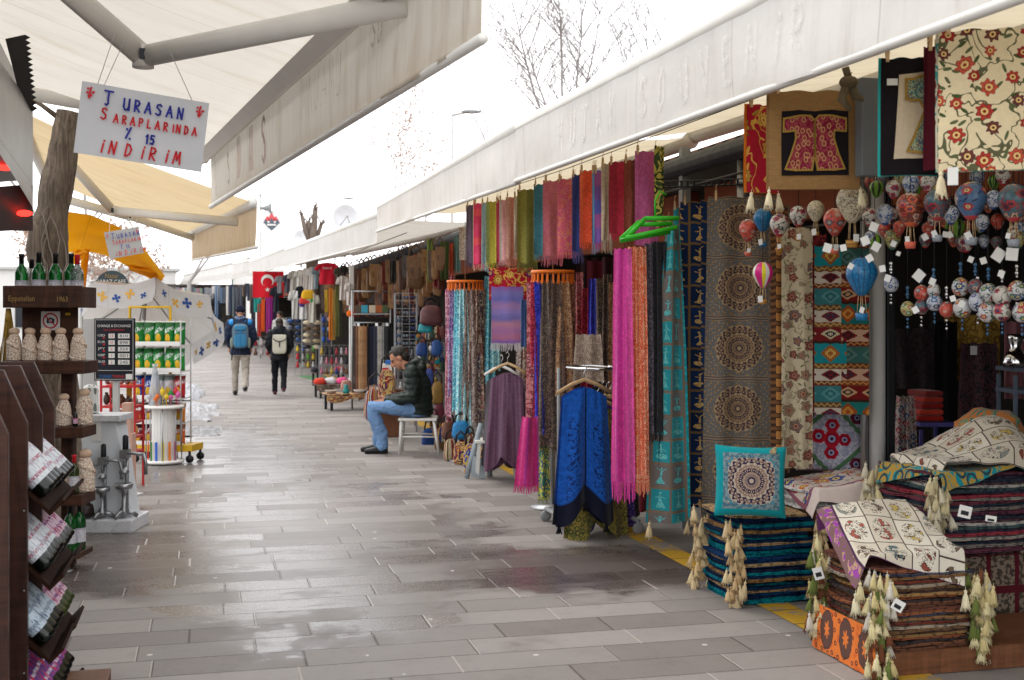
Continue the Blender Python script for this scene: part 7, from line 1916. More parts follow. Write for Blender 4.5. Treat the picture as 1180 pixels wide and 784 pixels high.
yq([(78, 244), (105, 248), (138, 262), (165, 285), (190, 318)], [(78, 292), (92, 288), (120, 294), (150, 308), (184, 328)], 13.0, 14.2).build('canopy', yel, oy)
yq([(84, 286), (100, 290)], [(84, 306), (102, 292)], 13.2, 13.4).build('corner_flap', yel, oy)
yq([(146, 304), (186, 312)], [(150, 312), (180, 323)], 13.4, 13.7).build('lower_fold', yel, oy)
b = MB(); b.tube([W(99, 287, 13.6) - cy, W(93, 345, 13.6) - cy], [(.06, .04)] * 2, 8); b.build('hanging_strip', yel, oy)
b = MB(); q = W(93, 345, 13.6) - cy; b.tube([q, (q.x, q.y, -cy.z)], .025, 8); b.build('pole', light_grey, oy)
# round topped cafe sign
p = W(129, 330, 19); o = thing('cafe_sign', 'dark round topped cafe sign with white lettering behind the yellow canopy', 'sign', p, RZ)
w = m_px(19, 19); b = MB(); n = 24
b.prism([(w * math.cos(PI * i / n), w * .95 * math.sin(PI * i / n)) for i in range(n + 1)] + [(-w, -w * .5), (w, -w * .5)], .0, .04); b.build('panel', M_paint('sign_slate', hx('#39464c'), .5), o)
b = MB(); put_text(b, 'JABAZ CAFE', .09, 0, w * .16, -.004, 0, wfit=w * 1.7, cx=True); put_text(b, 'Nazar', .1, 0, w * .5, -.004, 1, wfit=w * .8, cx=True); b.build('lettering', [white_paint, gold_ink], o)
b = MB(); b.box((0, .05, -p.z / 2 - w * .2), (.08, .05, p.z - w * .4)); b.build('post', dark_metal, o)
# ---------------------------------------------------------------- people
def skin_fn(c): 
    return lambda: {'c': mul(c, grey(noi(obc(), 25, 3) * .3 + .84)), 'r': .5, 'spec': .35}
skin_m = mat('skin', skin_fn(hx('#b98468')))
skin_pale = mat('skin_pale', skin_fn(hx('#c9977e')))
def wrinkle(name, c, sc=9, st=.6, r=.8, quilt=0):
    def f():
        x, y, z = sep(obc())
        n = noi(vec(x, y, z * 1.8), sc, 3, .55, dist=.8)
        h = n
        if quilt: h = n * .6 + absf(sinf(z * quilt + n * 1.5)) * .7
        cc = mul(c, grey(noi(obc(), 3, 3) * .4 + .8))
        return {'c': mul(cc, grey(n * .4 + .8)), 'r': r, 'n': bumpn(h, st, .02), 'spec': .25}
    return mat(name, f)
def limb(b, pts, rs, n=14):
    b.tube(pts, rs, n)
    for p, r in ((pts[0], rs[0]), (pts[-1], rs[-1])):
        r = r if not isinstance(r, tuple) else min(r)
        b.ball(p, r * .98, 14, 10)
def head_geo(b, c, pitch, yaw=0.0, s=1.0):
    M_ = Matrix.Translation(c) @ Matrix.Rotation(yaw, 4, 'Z') @ Matrix.Rotation(pitch, 4, 'X') @ Matrix.Scale(s, 4)
    old = b.M; b.M = M_
    b.ball((0, -.012, .03), 1, 24, 18, ax=(.074, .093, .088)); b.ball((0, .02, -.035), 1, 20, 14, ax=(.060, .068, .082)); b.ball((0, .052, -.085), 1, 14, 10, ax=(.032, .03, .026))
    b.tube([(0, .083, .022), (0, .104, -.012), (0, .107, -.028)], [.011, .014, .017], 10); b.ball((0, .102, -.028), .0165, 10, 8); b.ball((.013, .092, -.03), .01, 8, 6); b.ball((-.013, .092, -.03), .01, 8, 6)
    b.ball((0, .081, -.056), 1, 12, 8, ax=(.024, .012, .007)); b.ball((0, .079, -.067), 1, 12, 8, ax=(.021, .012, .007))
    b.ball((.03, .074, .034), 1, 10, 8, ax=(.024, .014, .008)); b.ball((-.03, .074, .034), 1, 10, 8, ax=(.024, .014, .008))
    for sx in (-1, 1): b.ball((sx * .076, -.008, -.005), 1, 12, 10, ax=(.011, .02, .033))
    b.M = old
    return M_
def hand_geo(b, wrist, dirv, side, curl=.5, s=1.0, thumb=1):
    """palm and five bent fingers. dirv: along the hand, side: across towards the thumb"""
    d = Vector(dirv).normalized(); t = (Vector(side) - d * Vector(side).dot(d)).normalized(); nrm = d.cross(t)
    w = Vector(wrist)
    pc = w + d * .045 * s
    b.tube([w - d * .01, w + d * .03 * s, w + d * .085 * s], [(.022 * s, .016 * s), (.036 * s, .015 * s), (.038 * s, .012 * s)], 12, flat=t)
    for i, (off, L) in enumerate(((.028, .068), (.0095, .078), (-.0095, .072), (-.028, .056))):
        p = w + d * .085 * s + t * off * s; q = p; dd = d; pts = [p - d * .012 * s]
        for k, fr in enumerate((.45, .32, .23)):
            a = curl * (.5 + .35 * k); dd = (dd * math.cos(a) - nrm * math.sin(a) * thumb).normalized(); q = q + dd * L * fr * s; pts.append(q)
        b.tube(pts, [.0095 * s, .009 * s, .0082 * s, .0068 * s], 8)
    p = w + d * .025 * s + t * .03 * s; q1 = p + (d * .6 + t * .7 - nrm * .3 * thumb).normalized() * .035 * s; q2 = q1 + (d * .9 + t * .15 - nrm * .4 * thumb).normalized() * .03 * s
    b.tube([p - t * .012 * s, p, q1, q2], [.013 * s, .0125 * s, .0105 * s, .008 * s], 8)
def shoe(b, heel, toe, h=.09, w=.045):
    heel = Vector(heel); toe = Vector(toe); d = toe - heel
    b.tube([heel, heel + d * .25, heel + d * .6, heel + d * .9, toe], [(h * .55, w * .75), (h * .55, w * .85), (h * .42, w), (h * .3, w * .9), (h * .18, w * .5)], 14, flat=(0, 0, 1))
# seated man
DMN = 14.0
p = W(478, 522, DMN); man = thing('person', 'seated man in a dark padded jacket and blue jeans looking down', 'person', (p.x, p.y, 0), PI / 2 - TH)
def Yz(px, py): return ((478 - px) * DMN / F, EYE + (HZ - py) * DMN / F)
hip = [(-.1, 0, .52), (.1, 0, .52)]; knee = [(-.13, .46, .53), (.11, .50, .53)]; ank = [(-.115, .36, .1), (.1, .43, .1)]
sh = [(-.19, .02, .93), (.19, .02, .93)]; elb = [(-.25, .0, .66), (.25, .02, .66)]; wri = [(-.06, .30, .605), (.07, .32, .61)]
b = MB()
b.tube([(0, -.02, .46), (0, -.03, .58), (0, -.03, .72), (0, .0, .86), (0, .03, .95), (0, .07, 1.0)], [(.16, .12), (.15, .115), (.15, .115), (.165, .11), (.13, .08), (.07, .06)], 18, flat=(1, 0, 0))
b.tube([(0, .05, .96), (0, .12, 1.02), (0, .15, 1.06)], [.062, .056, .055], 12)
for i in range(2):
    limb(b, [hip[i], knee[i], ank[i]], [.085, .06, .04]); limb(b, [sh[i], elb[i], wri[i]], [.055, .043, .028])
    b.tube([(ank[i][0], ank[i][1] - .04, .05), (ank[i][0], ank[i][1] + .15, .035)], [.04, .03], 10)
HM = head_geo(b, (0, .185, 1.09), math.radians(-38), .12, 1.05)
hand_geo(b, wri[0], (.35, .9, -.32), (.3, 0, 1), .55, 1.05, 1); hand_geo(b, wri[1], (-.45, .85, -.32), (-.3, 0, 1), .55, 1.05, -1)
b.build('body', skin_m, man, remesh=.0065, smooth_it=2)
CREASE = .022
jk = wrinkle('jacket_dark_green', hx('#1c2723'), 12, .7, .55, quilt=42)
b = MB()
b.tube([(0, -.03, .455), (0, -.045, .54), (0, -.045, .66), (0, -.03, .78), (0, .0, .88), (0, .03, .96), (0, .07, 1.0)], [(.195, .165), (.205, .165), (.205, .16), (.215, .155), (.205, .135), (.14, .10), (.085, .085)], 22, flat=(1, 0, 0))
for i in range(2): limb(b, [sh[i], (sh[i][0] * 1.16, .0, .8), elb[i], (elb[i][0] * .8, .14, .63), wri[i]], [.095, .085, .076, .068, .052])
b.tube([(-.08, .1, .98), (-.09, .02, 1.02), (0, -.05, 1.04), (.09, .02, 1.02), (.08, .1, .98), (0, .15, .97)], [.04, .048, .055, .048, .04, .03], 10)
b.ball((0, -.08, .98), 1, 16, 12, ax=(.12, .06, .085))
jo = b.build('jacket', jk, man, remesh=.012, smooth_it=3)
b = MB(); b.tube([(0, -.045, .455), (0, -.047, .49)], [(.2, .168)] * 2, 20, flat=(1, 0, 0), caps=False); b.build('hem', jk, jo)
b = MB(); b.box((-.253, .05, .80), (.012, .02, .02), rz=.1); b.build('badge', white_paint, jo)
jn = wrinkle('jeans_light', hx('#6d8fb8'), 14, .8, .85)
b = MB(); b.tube([(0, -.03, .43), (0, -.03, .52), (0, -.03, .6)], [(.18, .15), (.18, .15), (.17, .14)], 18, flat=(1, 0, 0))
for i in range(2):
    k = knee[i]; a = ank[i]
    limb(b, [hip[i], (k[0], .24, .535), k, (k[0], k[1] - .01, .42), (a[0], a[1] + .005, .24), (a[0], a[1], .085)], [.105, .094, .079, .074, .066, .067])
b.build('trousers', jn, man, remesh=.01, smooth_it=2)
CREASE = 0
bs = wrinkle('shoe_black', hx('#1b1b1c'), 12, .3, .45)
for i in range(2):
    b = MB(); a = ank[i]; shoe(b, (a[0], a[1] - .06, .05), (a[0] - .01, a[1] + .205, .03), .1, .05); b.tube([(a[0], a[1] - .01, .05), (a[0], a[1], .115)], [.052, .05], 12); b.box((a[0], a[1] + .07, .008), (.085, .25, .014)); b.build('shoe', bs, man)
hair_m = mat('hair_grey', lambda: {'c': mul(mix(noi(obc(), 90, 3) > .58, hx('#29241f'), hx('#5a544e')), grey(noi(obc(), 40, 2) * .6 + .7)), 'r': .6, 'n': bumpn(noi(obc(), 130, 2), .8, .01)})
b = MB(); b.M = HM; b.ball((0, -.03, .043), 1, 40, 30, ax=(.080, .090, .083)); b.ball((0, -.06, -.01), 1, 18, 14, ax=(.074, .058, .075)); b.ball((0, .03, .1), 1, 16, 10, ax=(.05, .03, .018))
for i in range(len(b.v)): v = Vector(b.v[i]); k_ = .010 * noise.noise(v * 38) + .006 * noise.noise(v * 90); b.v[i] = tuple(v + Vector((.6, .6, 1)) * k_)
b.build('hair', hair_m, man)
eye_m = M_paint('eye_dark', hx('#241c18'), .2)
b = MB(); b.M = HM
for sx in (-1, 1): b.ball((sx * .029, .079, .013), .0075, 10, 8)
b.build('eyes', eye_m, man)
b = MB(); b.M = HM
for sx in (-1, 1): b.ball((sx * .03, .085, .036), 1, 10, 6, ax=(.018, .005, .003))
b.build('eyebrows', hair_m, man)
# the chair
p = W(478, 522, DMN); ch = thing('chair', 'plain white wooden chair under the seated man', 'chair', (p.x, p.y, 0), PI / 2 - TH)
cw = M_paint('chair_white', hx('#d8d6d0'), .4)
b = MB(); b.box((0, -.045, .398), (.40, .44, .03)); b.build('seat', cw, ch, .008)
for x in (-.17, .17):
    for y, lean in ((.14, .02), (-.23, -.06)):
        b = MB(); b.tube([(x, y, .385), (x * 1.05, y + lean, .0)], [.019, .015], 10); b.build('leg', cw, ch)
for pts in ([(-.17, .145, .25), (.17, .145, .25)], [(-.172, .145, .2), (-.172, -.24, .2)], [(.172, .145, .2), (.172, -.24, .2)], [(-.17, -.25, .22), (.17, -.25, .22)]):
    b = MB(); b.tube(pts, .010, 8); b.build('stretcher', cw, ch)
def walker(label, px, py, D, turn, jacket, legs, shoes, hat, hairc, stride, height=1.74, wide=1.0, hood=False, scarf=None, patch=None, arms_front=False):
    p = W(px, py, D); k = height / 1.74
    o = thing('person', label, 'person', (p.x, p.y, 0), face_cam(p) + turn); o.scale = (k * wide, k * wide, k)
    hp = [(-.09, 0, .9), (.09, 0, .9)]
    kn = [(-.1, .06 + stride * .3, .49), (.1, .08 - stride * .2, .49)]
    an = [(-.1, .02 + stride * .55, .09), (.09, -.1 - stride * .85, .12 + .22 * stride)]
    sd = [(-.19, 0, 1.42), (.19, 0, 1.42)]; el = [(-.26, -.03, 1.14), (.26, -.02, 1.14)]
    wr = [(-.2, .16, .97), (.2, .17, .97)] if arms_front else [(-.25, .08, .90), (.25, .08, .92)]
    b = MB(); b.tube([(0, 0, .86), (0, 0, 1.0), (0, -.01, 1.2), (0, -.01, 1.38), (0, 0, 1.46), (0, .01, 1.52)], [(.15, .1), (.14, .1), (.16, .11), (.17, .1), (.09, .07), (.055, .055)], 18, flat=(1, 0, 0))
    b.tube([(0, .0, 1.46), (0, .02, 1.56)], .052, 12)
    for i in range(2):
        limb(b, [hp[i], kn[i], an[i]], [.09, .055, .04]); limb(b, [sd[i], el[i], wr[i]], [.055, .043, .028]); hand_geo(b, wr[i], (0 if i else 0, .35, -.9), (-1 if i else 1, .3, 0), .4, 1.0, 1 if i else -1)
    H_ = head_geo(b, (0, .03, 1.635), math.radians(-8), 0, 1.0)
    b.build('body', skin_pale, o, remesh=.009, smooth_it=2)
    global CREASE
    CREASE = .03
    b = MB(); b.tube([(0, 0, .80), (0, 0, .86), (0, -.01, 1.05), (0, -.015, 1.25), (0, -.01, 1.4), (0, 0, 1.475), (0, .01, 1.51)], [(.195, .145), (.2, .15), (.19, .145), (.205, .15), (.19, .12), (.11, .09), (.075, .075)], 22, flat=(1, 0, 0))
    for i in range(2): limb(b, [sd[i], (sd[i][0] * 1.2, -.02, 1.28), el[i], wr[i]], [.088, .08, .07, .052])
    if hood: b.ball((0, -.075, 1.47), 1, 16, 12, ax=(.14, .08, .10)); b.tube([(-.09, .05, 1.5), (-.1, -.04, 1.53), (0, -.1, 1.55), (.1, -.04, 1.53), (.09, .05, 1.5)], .045, 10)
    else: b.tube([(-.06, .06, 1.50), (-.07, -.03, 1.52), (0, -.075, 1.53), (.07, -.03, 1.52), (.06, .06, 1.50)], .03, 10)
    jo = b.build('jacket', jacket, o, remesh=.013, smooth_it=3)
    if patch:
        b = MB()
        for sx in (-1, 1): b.ball((sx * .15, -.02, 1.43), 1, 16, 10, ax=(.088, .105, .072))
        b.build('shoulder_panel', patch, jo)
    b = MB(); b.tube([(0, 0, .78), (0, 0, .9), (0, 0, .98)], [(.165, .13), (.17, .13), (.16, .12)], 18, flat=(1, 0, 0))
    for i in range(2):
        mid = Vector(hp[i]).lerp(Vector(kn[i]), .5); m2 = Vector(kn[i]).lerp(Vector(an[i]), .5)
        limb(b, [hp[i], mid, kn[i], m2, Vector(an[i]) + zv(.0)], [.1, .088, .072, .064, .06])
    b.build('trousers', legs, o, remesh=.012, smooth_it=2)
    CREASE = 0
    for i in range(2):
        b = MB(); a = Vector(an[i]); lift = stride * .7 if i else 0
        toe = (a.x, a.y + .2 - lift * .06, max(.03, a.z - .06 - lift * .06)) ; heel = (a.x, a.y - .06, a.z - .04 + lift * .07)
        shoe(b, heel, toe, .1, .047); b.tube([a + zv(-.04), a + zv(.03)], [.05, .048], 12); b.build('shoe', shoes, o)
        b = MB(); h_, t_ = Vector(heel), Vector(toe); d = (t_ - h_); b.tube([h_ + zv(-.045), h_ + d * .5 + zv(-.04), t_ + zv(-.018)], [(.012, .042), (.012, .046), (.01, .028)], 10, flat=(0, 0, 1)); b.build('sole', M_paint('sole_light', hx('#a8a4a0'), .6), o)
    b = MB(); b.M = H_
    if hat: b.ball((0, -.012, .05), 1, 22, 16, ax=(.087, .105, .098)); b.tube([(.088 * math.cos(t * PI / 10), -.012 + .106 * math.sin(t * PI / 10), .03) for t in range(21)], .018, 8); b.build('knit_hat', hat, o)
    else:
        b.ball((0, -.02, .035), 1, 22, 16, ax=(.087, .104, .095)); b.ball((0, -.07, -.07), 1, 18, 12, ax=(.085, .06, .1)); b.ball((0, -.085, -.14), 1, 16, 10, ax=(.09, .05, .07))
        for i in range(len(b.v)): v = Vector(b.v[i]); b.v[i] = tuple(v + Vector((1, 1, 0)) * .012 * noise.noise(v * 22))
        b.build('hair', hairc, o)
    if scarf: b = MB(); b.tube([(.085 * math.cos(t * PI / 8), .01 + .09 * math.sin(t * PI / 8), 1.515 + .01 * math.sin(t)) for t in range(17)], .032, 10); b.build('scarf', scarf, o)
    return o
navy_j = wrinkle('jacket_navy', hx('#18233c'), 10, .5, .6); blk_j = wrinkle('jacket_black', hx('#15171d'), 10, .5, .6)
sky_p = wrinkle('panel_sky_blue', hx('#2a86cc'), 10, .3, .6); grey_t = wrinkle('trousers_beige', hx('#a59c90'), 12, .7); blk_t = wrinkle('leggings_black', hx('#14151b'), 12, .4)
shoe_d = wrinkle('shoe_dark', hx('#2a2a2c'), 12, .3, .6); shoe_r = wrinkle('shoe_maroon', hx('#5a2f38'), 12, .3, .6); hat_m = wrinkle('hat_navy', hx('#14182a'), 60, .6, .95)
hair_b = mat('hair_brown', lambda: {'c': mul(hx('#2f241e'), grey(noi(obc(), 60, 3) * .8 + .6)), 'r': .55})
sc_m = fab('plaid_scarf', mk_plaid([hx('#2a3a5a'), hx('#6a8ab0'), hx('#1a2238'), hx('#8a9ab8')], .06))
DWK = 23.8
w1 = walker('man walking away in a blue and navy jacket with a navy knit hat', 277, 456, DWK, 0, navy_j, grey_t, shoe_d, hat_m, None, .35, 1.74, 1.0, scarf=sc_m, patch=sky_p, arms_front=True)
w2 = walker('woman walking away in a black hooded jacket and black leggings', 322, 455, 24.0, 0, blk_j, blk_t, shoe_r, None, hair_b, .3, 1.50, 1.02, hood=True, arms_front=True)
w3 = walker('person in a pale hooded top standing between the red flag and the hats', 323, 423, 36.0, PI * .8, wrinkle('hoodie_grey', hx('#b9b8b2'), 10, .4), blk_t, shoe_d, None, hair_b, .05, 1.66, 1.0, hood=True)
def backpack(label, wk, main, pocket, strap, kind):
    o = thing('backpack', label, 'backpack', wk.location, wk.rotation_euler[2]); k = wk.scale[2]; o.scale = wk.scale
    def rbox(c, d, pw=.35):
        b = MB(); b.ball((0, 0, 0), 1, 28, 20)
        for i, v in enumerate(b.v): b.v[i] = tuple(c[j] + math.copysign(abs(v[j]) ** pw, v[j]) * d[j] / 2 for j in range(3))
        return b
    if kind == 0:
        rbox((0, -.225, 1.17), (.31, .16, .48), .5).build('main_bag', main, o); pk = rbox((0, -.31, 1.08), (.24, .09, .26), .5); pk.build('front_pocket', pocket, o)
        rbox((0, -.30, 1.33), (.22, .06, .1), .5).build('lid', pocket, o)
        for sx in (-1, 1): rbox((sx * .165, -.22, 1.04), (.06, .11, .2), .6).build('side_pocket', MATS['bag_grey'], o)
        b = MB(); b.box((0, -.362, 1.12), (.035, .006, .32)); b.box((0, -.352, 1.25), (.2, .006, .02)); b.box((-.08, -.345, 1.1), (.014, .02, .26)); b.box((.08, -.345, 1.1), (.014, .02, .26)); b.build('trim', MATS['bag_blue'], o)
        b = MB(); b.tube([(-.12, -.17, .97), (-.16, -.18, .85), (-.165, -.17, .7)], [(.002, .012)] * 3, 4); b.build('loose_strap', strap, o)
    else:
        rbox((0, -.235, 1.17), (.31, .13, .44), .38).build('main_bag', main, o)
        b = MB(); b.grid(lambda u, v: ((u - .5) * .29 * (1 - .25 * v * v), -.302 - .012 * math.sin(v * PI), 1.385 - v * .17), 10, 8); fl = b.build('flap', main, o)
        b = MB(); b.tube([((u - .5) * .29, -.316, 1.30 - .07 * (1 - ((u - .5) * 2) ** 2)) for u in [i / 10 for i in range(11)]], .008, 6); b.build('binding', strap, fl)
        b = MB(); b.box((0, -.315, 1.17), (.022, .008, .13)); b.box((0, -.318, 1.235), (.1, .006, .014)); b.build('buckle_strap', strap, o)
    for sx in (-1, 1):
        b = MB(); b.tube([(sx * .11, -.16, 1.38), (sx * .125, -.08, 1.515), (sx * .13, .06, 1.49), (sx * .135, .165, 1.38), (sx * .15, .155, 1.2), (sx * .17, .0, 1.04), (sx * .13, -.15, 1.0)], [(.006, .024)] * 7, 6); b.build('shoulder_strap', strap, o)
    return o
M_paint('bag_grey', hx('#7a8478'), .8); M_paint('bag_blue', hx('#2a6f9a'), .7)
backpack('blue grey hiking backpack on the man in the navy hat', w1, wrinkle('pack_greyblue', hx('#5a6f7c'), 14, .5), wrinkle('pack_blue', hx('#3a7aa0'), 14, .5), M_paint('strap_dark', hx('#20242a'), .8), 0)
backpack('cream canvas backpack on the woman in the black hood', w2, wrinkle('pack_cream', hx('#c4c0ae'), 14, .4), None, MATS['strap_dark'], 1)
# ---------------------------------------------------------------- goods beside the seated man
rh = random.Random(31)
# white stool and props
p = W(566, 545, 11.9); so_ = thing('stool', 'low white wooden stool in front of the mauve shawl', 'stool', (p.x, p.y, 0), -.2)
b = MB(); b.box((.05, 0, .36), (.42, .3, .028)); b.build('seat', cw, so_, .005)
for x in (-.13, .23):
    for y in (-.12, .12):
        b = MB(); b.box((x * 1.0, y, .172), (.035, .035, .345), ry=.06 if x < 0 else -.06); b.build('leg', cw, so_)
p = W(549, 545, 11.8); lb = MB(); lb.tube([(-.1, 0, .0), (.06, .05, .52)], [(.012, .03)] * 2, 6); lb.tube([(.14, .02, .0), (.1, .06, .5)], [(.012, .03)] * 2, 6); lb.box((.02, -.02, .1), (.14, .012, .2), rx=-.3, ry=.2)
ob = lb.build('folding_prop', M_paint('prop_grey', hx('#9aa4aa'), .6)); ob.location = (p.x, p.y, .01); tag(ob, 'grey folding prop board leaning by the white stool', 'prop')
def handbag(label, px, py, D, w, h, m, rz=0, strap=True, name='handbag', cat='handbag', color=None, strapm=None, group=None, tilt=0.0, ground=True, depth=.5):
    p = W(px, py, D); o = thing(name, label, cat, p, face_cam(p) + rz, group); o.rotation_euler = (0, tilt, face_cam(p) + rz)
    W_, H_ = m_px(w, D), m_px(h, D)
    b = MB(); b.ball((0, 0, 0), 1, 22, 16)
    for i, v in enumerate(b.v):
        q = Vector(v); kx = math.copysign(abs(q.x) ** .6, q.x); kz = math.copysign(abs(q.z) ** .6, q.z)
        n = 1 + .08 * noise.noise(q * 3 + Vector((px, 0, 0)))
        b.v[i] = (kx * W_ / 2 * n * (1 - .12 * kz), q.y * W_ * depth / 2 * (1 - .3 * kz), (kz * .5 + .5) * H_)
    for i in range(len(b.uv)): b.uv[i] = [(q[0] * W_ * 2.5, q[1] * H_ * 1.4) for q in b.uv[i]]
    b.build('body', m, o, color=color)
    if strap:
        b = MB(); b.tube([(-W_ * .36, 0, H_ * .9), (-W_ * .3, 0, H_ * 1.25), (0, 0, H_ * 1.42), (W_ * .3, 0, H_ * 1.25), (W_ * .36, 0, H_ * .9)], [(.004, .012)] * 5, 6); b.build('strap', strapm or leather_oc, o, color=hx('#2a1c18'))
    return o
kil = lambda s: fab('bag_kilim%d' % s, [f_kilim, mk_paisley(hx('#8a2a30'), hx('#c8a868'), hx('#3a3a5a'), 14, 2), mk_stripes([hx('#a83a34'), hx('#c8a05a'), hx('#3a4a7a'), hx('#c8c0b0'), hx('#5a2a3a')], .09), mk_paisley(hx('#2a4a9a'), hx('#c8a84a'), hx('#8a2a3a'), 12, 5), mk_stripes([hx('#c8b898'), hx('#8a3a34'), hx('#d8c8a8'), hx('#6a5a3a')], .07, .2)][s % 5])
handbag('red kilim travel bag standing behind the seated man on the left', 433, 486, 16.0, 28, 40, kil(2), .5, depth=.6)
handbag('red and cream flowered bag between the kilim bag and the man', 446, 470, 15.6, 20, 44, kil(1), .2)
handbag('blue quilted bag on the ground under the chair', 497, 517, 14.9, 22, 24, wrinkle('bag_royal', hx('#1f3f7a'), 20, .6), .2)
handbag('beige striped woven handbag on the ground right of the man', 519, 532, 13.2, 16, 26, kil(4), .3)
handbag('red woven handbag beside the beige striped one', 531, 537, 12.9, 17, 28, kil(1), .1)
handbag('bright blue shiny bag hanging above the red woven handbag', 531, 507, 13.0, 20, 22, wrinkle('bag_cyan', hx('#2a7ab0'), 16, .7, .4), .1)
handbag('dark patterned handbag nearest the folding prop', 543, 541, 12.5, 18, 30, kil(3), .1)
handbag('small brown suede bag hanging near the flowered scarves', 517, 507, 13.4, 16, 22, leather_oc, .2, color=hx('#6a4434'))
handbag('small multicoloured pouch on the ground by the prop', 541, 548, 12.2, 13, 9, kil(0), .3, strap=False)
handbag('tan shoulder bag leaning behind the beige striped handbag', 508, 520, 14.2, 15, 26, leather_oc, .3, color=hx('#8a6a44'))
p = W(448, 450, 15.9); b = MB(); b.box((0, 0, .16), (.17, .12, .34)); b.box((.02, -.02, .35), (.12, .1, .05), 1); b.box((-.04, -.062, .2), (.08, .004, .16), 2); ob = b.build('carton', [white_paint, blu, red_ink]); ob.location = (p.x, p.y, .62); ob.rotation_euler = (0, 0, -.2); tag(ob, 'white carton with red and blue print behind the man', 'carton')
ob = MB().box((0, 0, .305), (.36, .3, .61)).build('crate', mid_wood, None, .005); ob.location = (p.x, p.y, .005); tag(ob, 'wooden crate carrying the white carton behind the man', 'crate')
# hanging bags near the carousel (fish shaped dark bags and blue eye charms)
for i, (px, py, w, h, c, n) in enumerate([(497, 352, 26, 24, '#5a3438', 'dusky pink brown bag hanging left of the flowered carousel'), (490, 372, 16, 12, '#2a8a94', 'turquoise tipped bag hanging under the dusky pink one'), (486, 395, 13, 16, '#23407a', 'blue charm bundle hanging left of the carousel'), (503, 392, 12, 18, '#2a4f8a', 'second blue charm bundle hanging near the carousel'), (504, 440, 14, 26, '#8a6a34', 'mustard cloth pouch hanging behind the man'), (494, 425, 12, 22, '#3a4a8a', 'blue printed pouch hanging behind the man'), (506, 465, 12, 20, '#6a2a3a', 'wine red pouch hanging behind the chair')]):
    handbag(n, px, py + h, 15.2, w, h, leather_oc, .2, color=hx(c), name='pouch', cat='pouch')
# ---------------------------------------------------------------- leather bags under the second awning
LC = ['#6b4a2e', '#6a2c22', '#7a5834', '#4a2e20', '#84603c', '#643f2a', '#40281e', '#705030', '#6e3a2c', '#2a1c16']
LNm = ['tan', 'oxblood', 'honey', 'dark brown', 'light tan', 'mid brown', 'chestnut', 'camel', 'reddish brown', 'black brown']
sat_me = {}
def satchel(label, p, rz, w, h, c, var):
    o = thing('leather_bag', label, 'leather bag', p, rz, 'leather bags hanging under the second awning')
    if var not in sat_me:
        b = MB(); b.ball((0, 0, 0), 1, 16, 12)
        for i, v in enumerate(b.v):
            q = Vector(v); b.v[i] = (math.copysign(abs(q.x) ** .5, q.x) * .5 * (1 - .1 * q.z), q.y * .22, -.65 + math.copysign(abs(q.z) ** .5, q.z) * .35 + .03 * noise.noise(q * 2 + Vector((var, 0, 0))))
        me1 = b.mesh('pouch', [leather_oc])
        b = MB(); b.grid(lambda u, v: ((u - .5) * 1.02 * (1 - .2 * max(0, v - .5) * (var % 2)), -.16 - .08 * math.sin(min(1, v * 1.6) * PI * .5) - .02, -.28 - v * (.42 + .1 * (var % 3)) - .08 * (1 - (u * 2 - 1) ** 2) * v), 10, 8); me2 = b.mesh('flap', [leather_oc])
        b = MB(); b.tube([(-.46, 0, -.45), (-.3, .02, -.1), (0, .03, 0), (.3, .02, -.1), (.46, 0, -.45)], [(.01, .035)] * 5, 6); me3 = b.mesh('strap', [leather_oc])
        b = MB(); b.box((-.2, -.3, -.62), (.07, .02, .2)); b.box((.2, -.3, -.62), (.07, .02, .2)); me4 = b.mesh('buckle', [leather_oc])
        sat_me[var] = (me1, me2, me3, me4)
    cc = hx(c); dk = tuple(x * .55 for x in cc[:3]) + (1,)
    for nme, me, col in zip(('pouch', 'flap', 'strap', 'buckle'), sat_me[var], (cc, tuple(min(1, x * 1.1) for x in cc[:3]) + (1,), dk, dk)):
        q = mk(nme, me, o, color=col); q.scale = (w, w, h)
    return o
k = 0
for row, (yf, n, X) in enumerate([(0, 26, 2.75), (26, 24, 2.95)]):
    for i in range(n):
        px = 374 + (512 - 374) * (i + .5 * row) / n + rh.uniform(-1, 1)
        D = DX(px, X); 
        ytop = 312 - (px - 374) * (312 - 274) / (512 - 374) + yf * (px / 512) + rh.uniform(-1, 1) - 2
        p = W(px, ytop, D); c = rh.randrange(10)
        satchel('%s leather bag, %s from the far end of the %s row' % (LNm[c], ordw(i), ['upper', 'lower'][row]), p, face_cam(p) + rh.uniform(-.6, .6), m_px(rh.uniform(6, 12), D), m_px(rh.uniform(34, 50), D), LC[c], (i + row) % 4); k += 1
p = W(479, 282, DX(479, 2.7) - .4); satchel('big black and tan leather backpack with buckles at the front of the bags', p, face_cam(p), m_px(20, DX(479, 2.7)), m_px(50, DX(479, 2.7)), '#5f4022', 3)
for i, (px, w, y0, y1, c, n) in enumerate([(453, 7, 300, 325, '#17130f', 'black leather pouch'), (496, 8, 275, 322, '#6a7a3a', 'green beaded cord bunch'), (502, 5, 290, 330, '#7a1f2c', 'dark red tassel cord'), (512, 10, 278, 320, '#4a5a34', 'green leafy charm string'), (521, 6, 280, 315, '#a8482a', 'orange chilli string'), (527, 8, 272, 312, '#6a8a8a', 'pale blue charm string')]):
    D = 15.6; panel('%s hanging at the near end of the leather bags' % n, cloth_oc, px - w / 2, px + w / 2, y0, y1, D, color=hx(c), folds=2, amp=.03, seed=i, nx=10, nz=14, name='charm_string', cat='charm string', fringe=.04)
panel('beige cloth square hanging beside the dark grey shawl', fab('beigecloth', mk_paisley(hx('#a89888'), hx('#b8a898'), hx('#8a7a74'), 12)), 529, 541, 262, 300, 14.0, folds=.6, amp=.01, seed=2, name='cloth_square', cat='cloth')
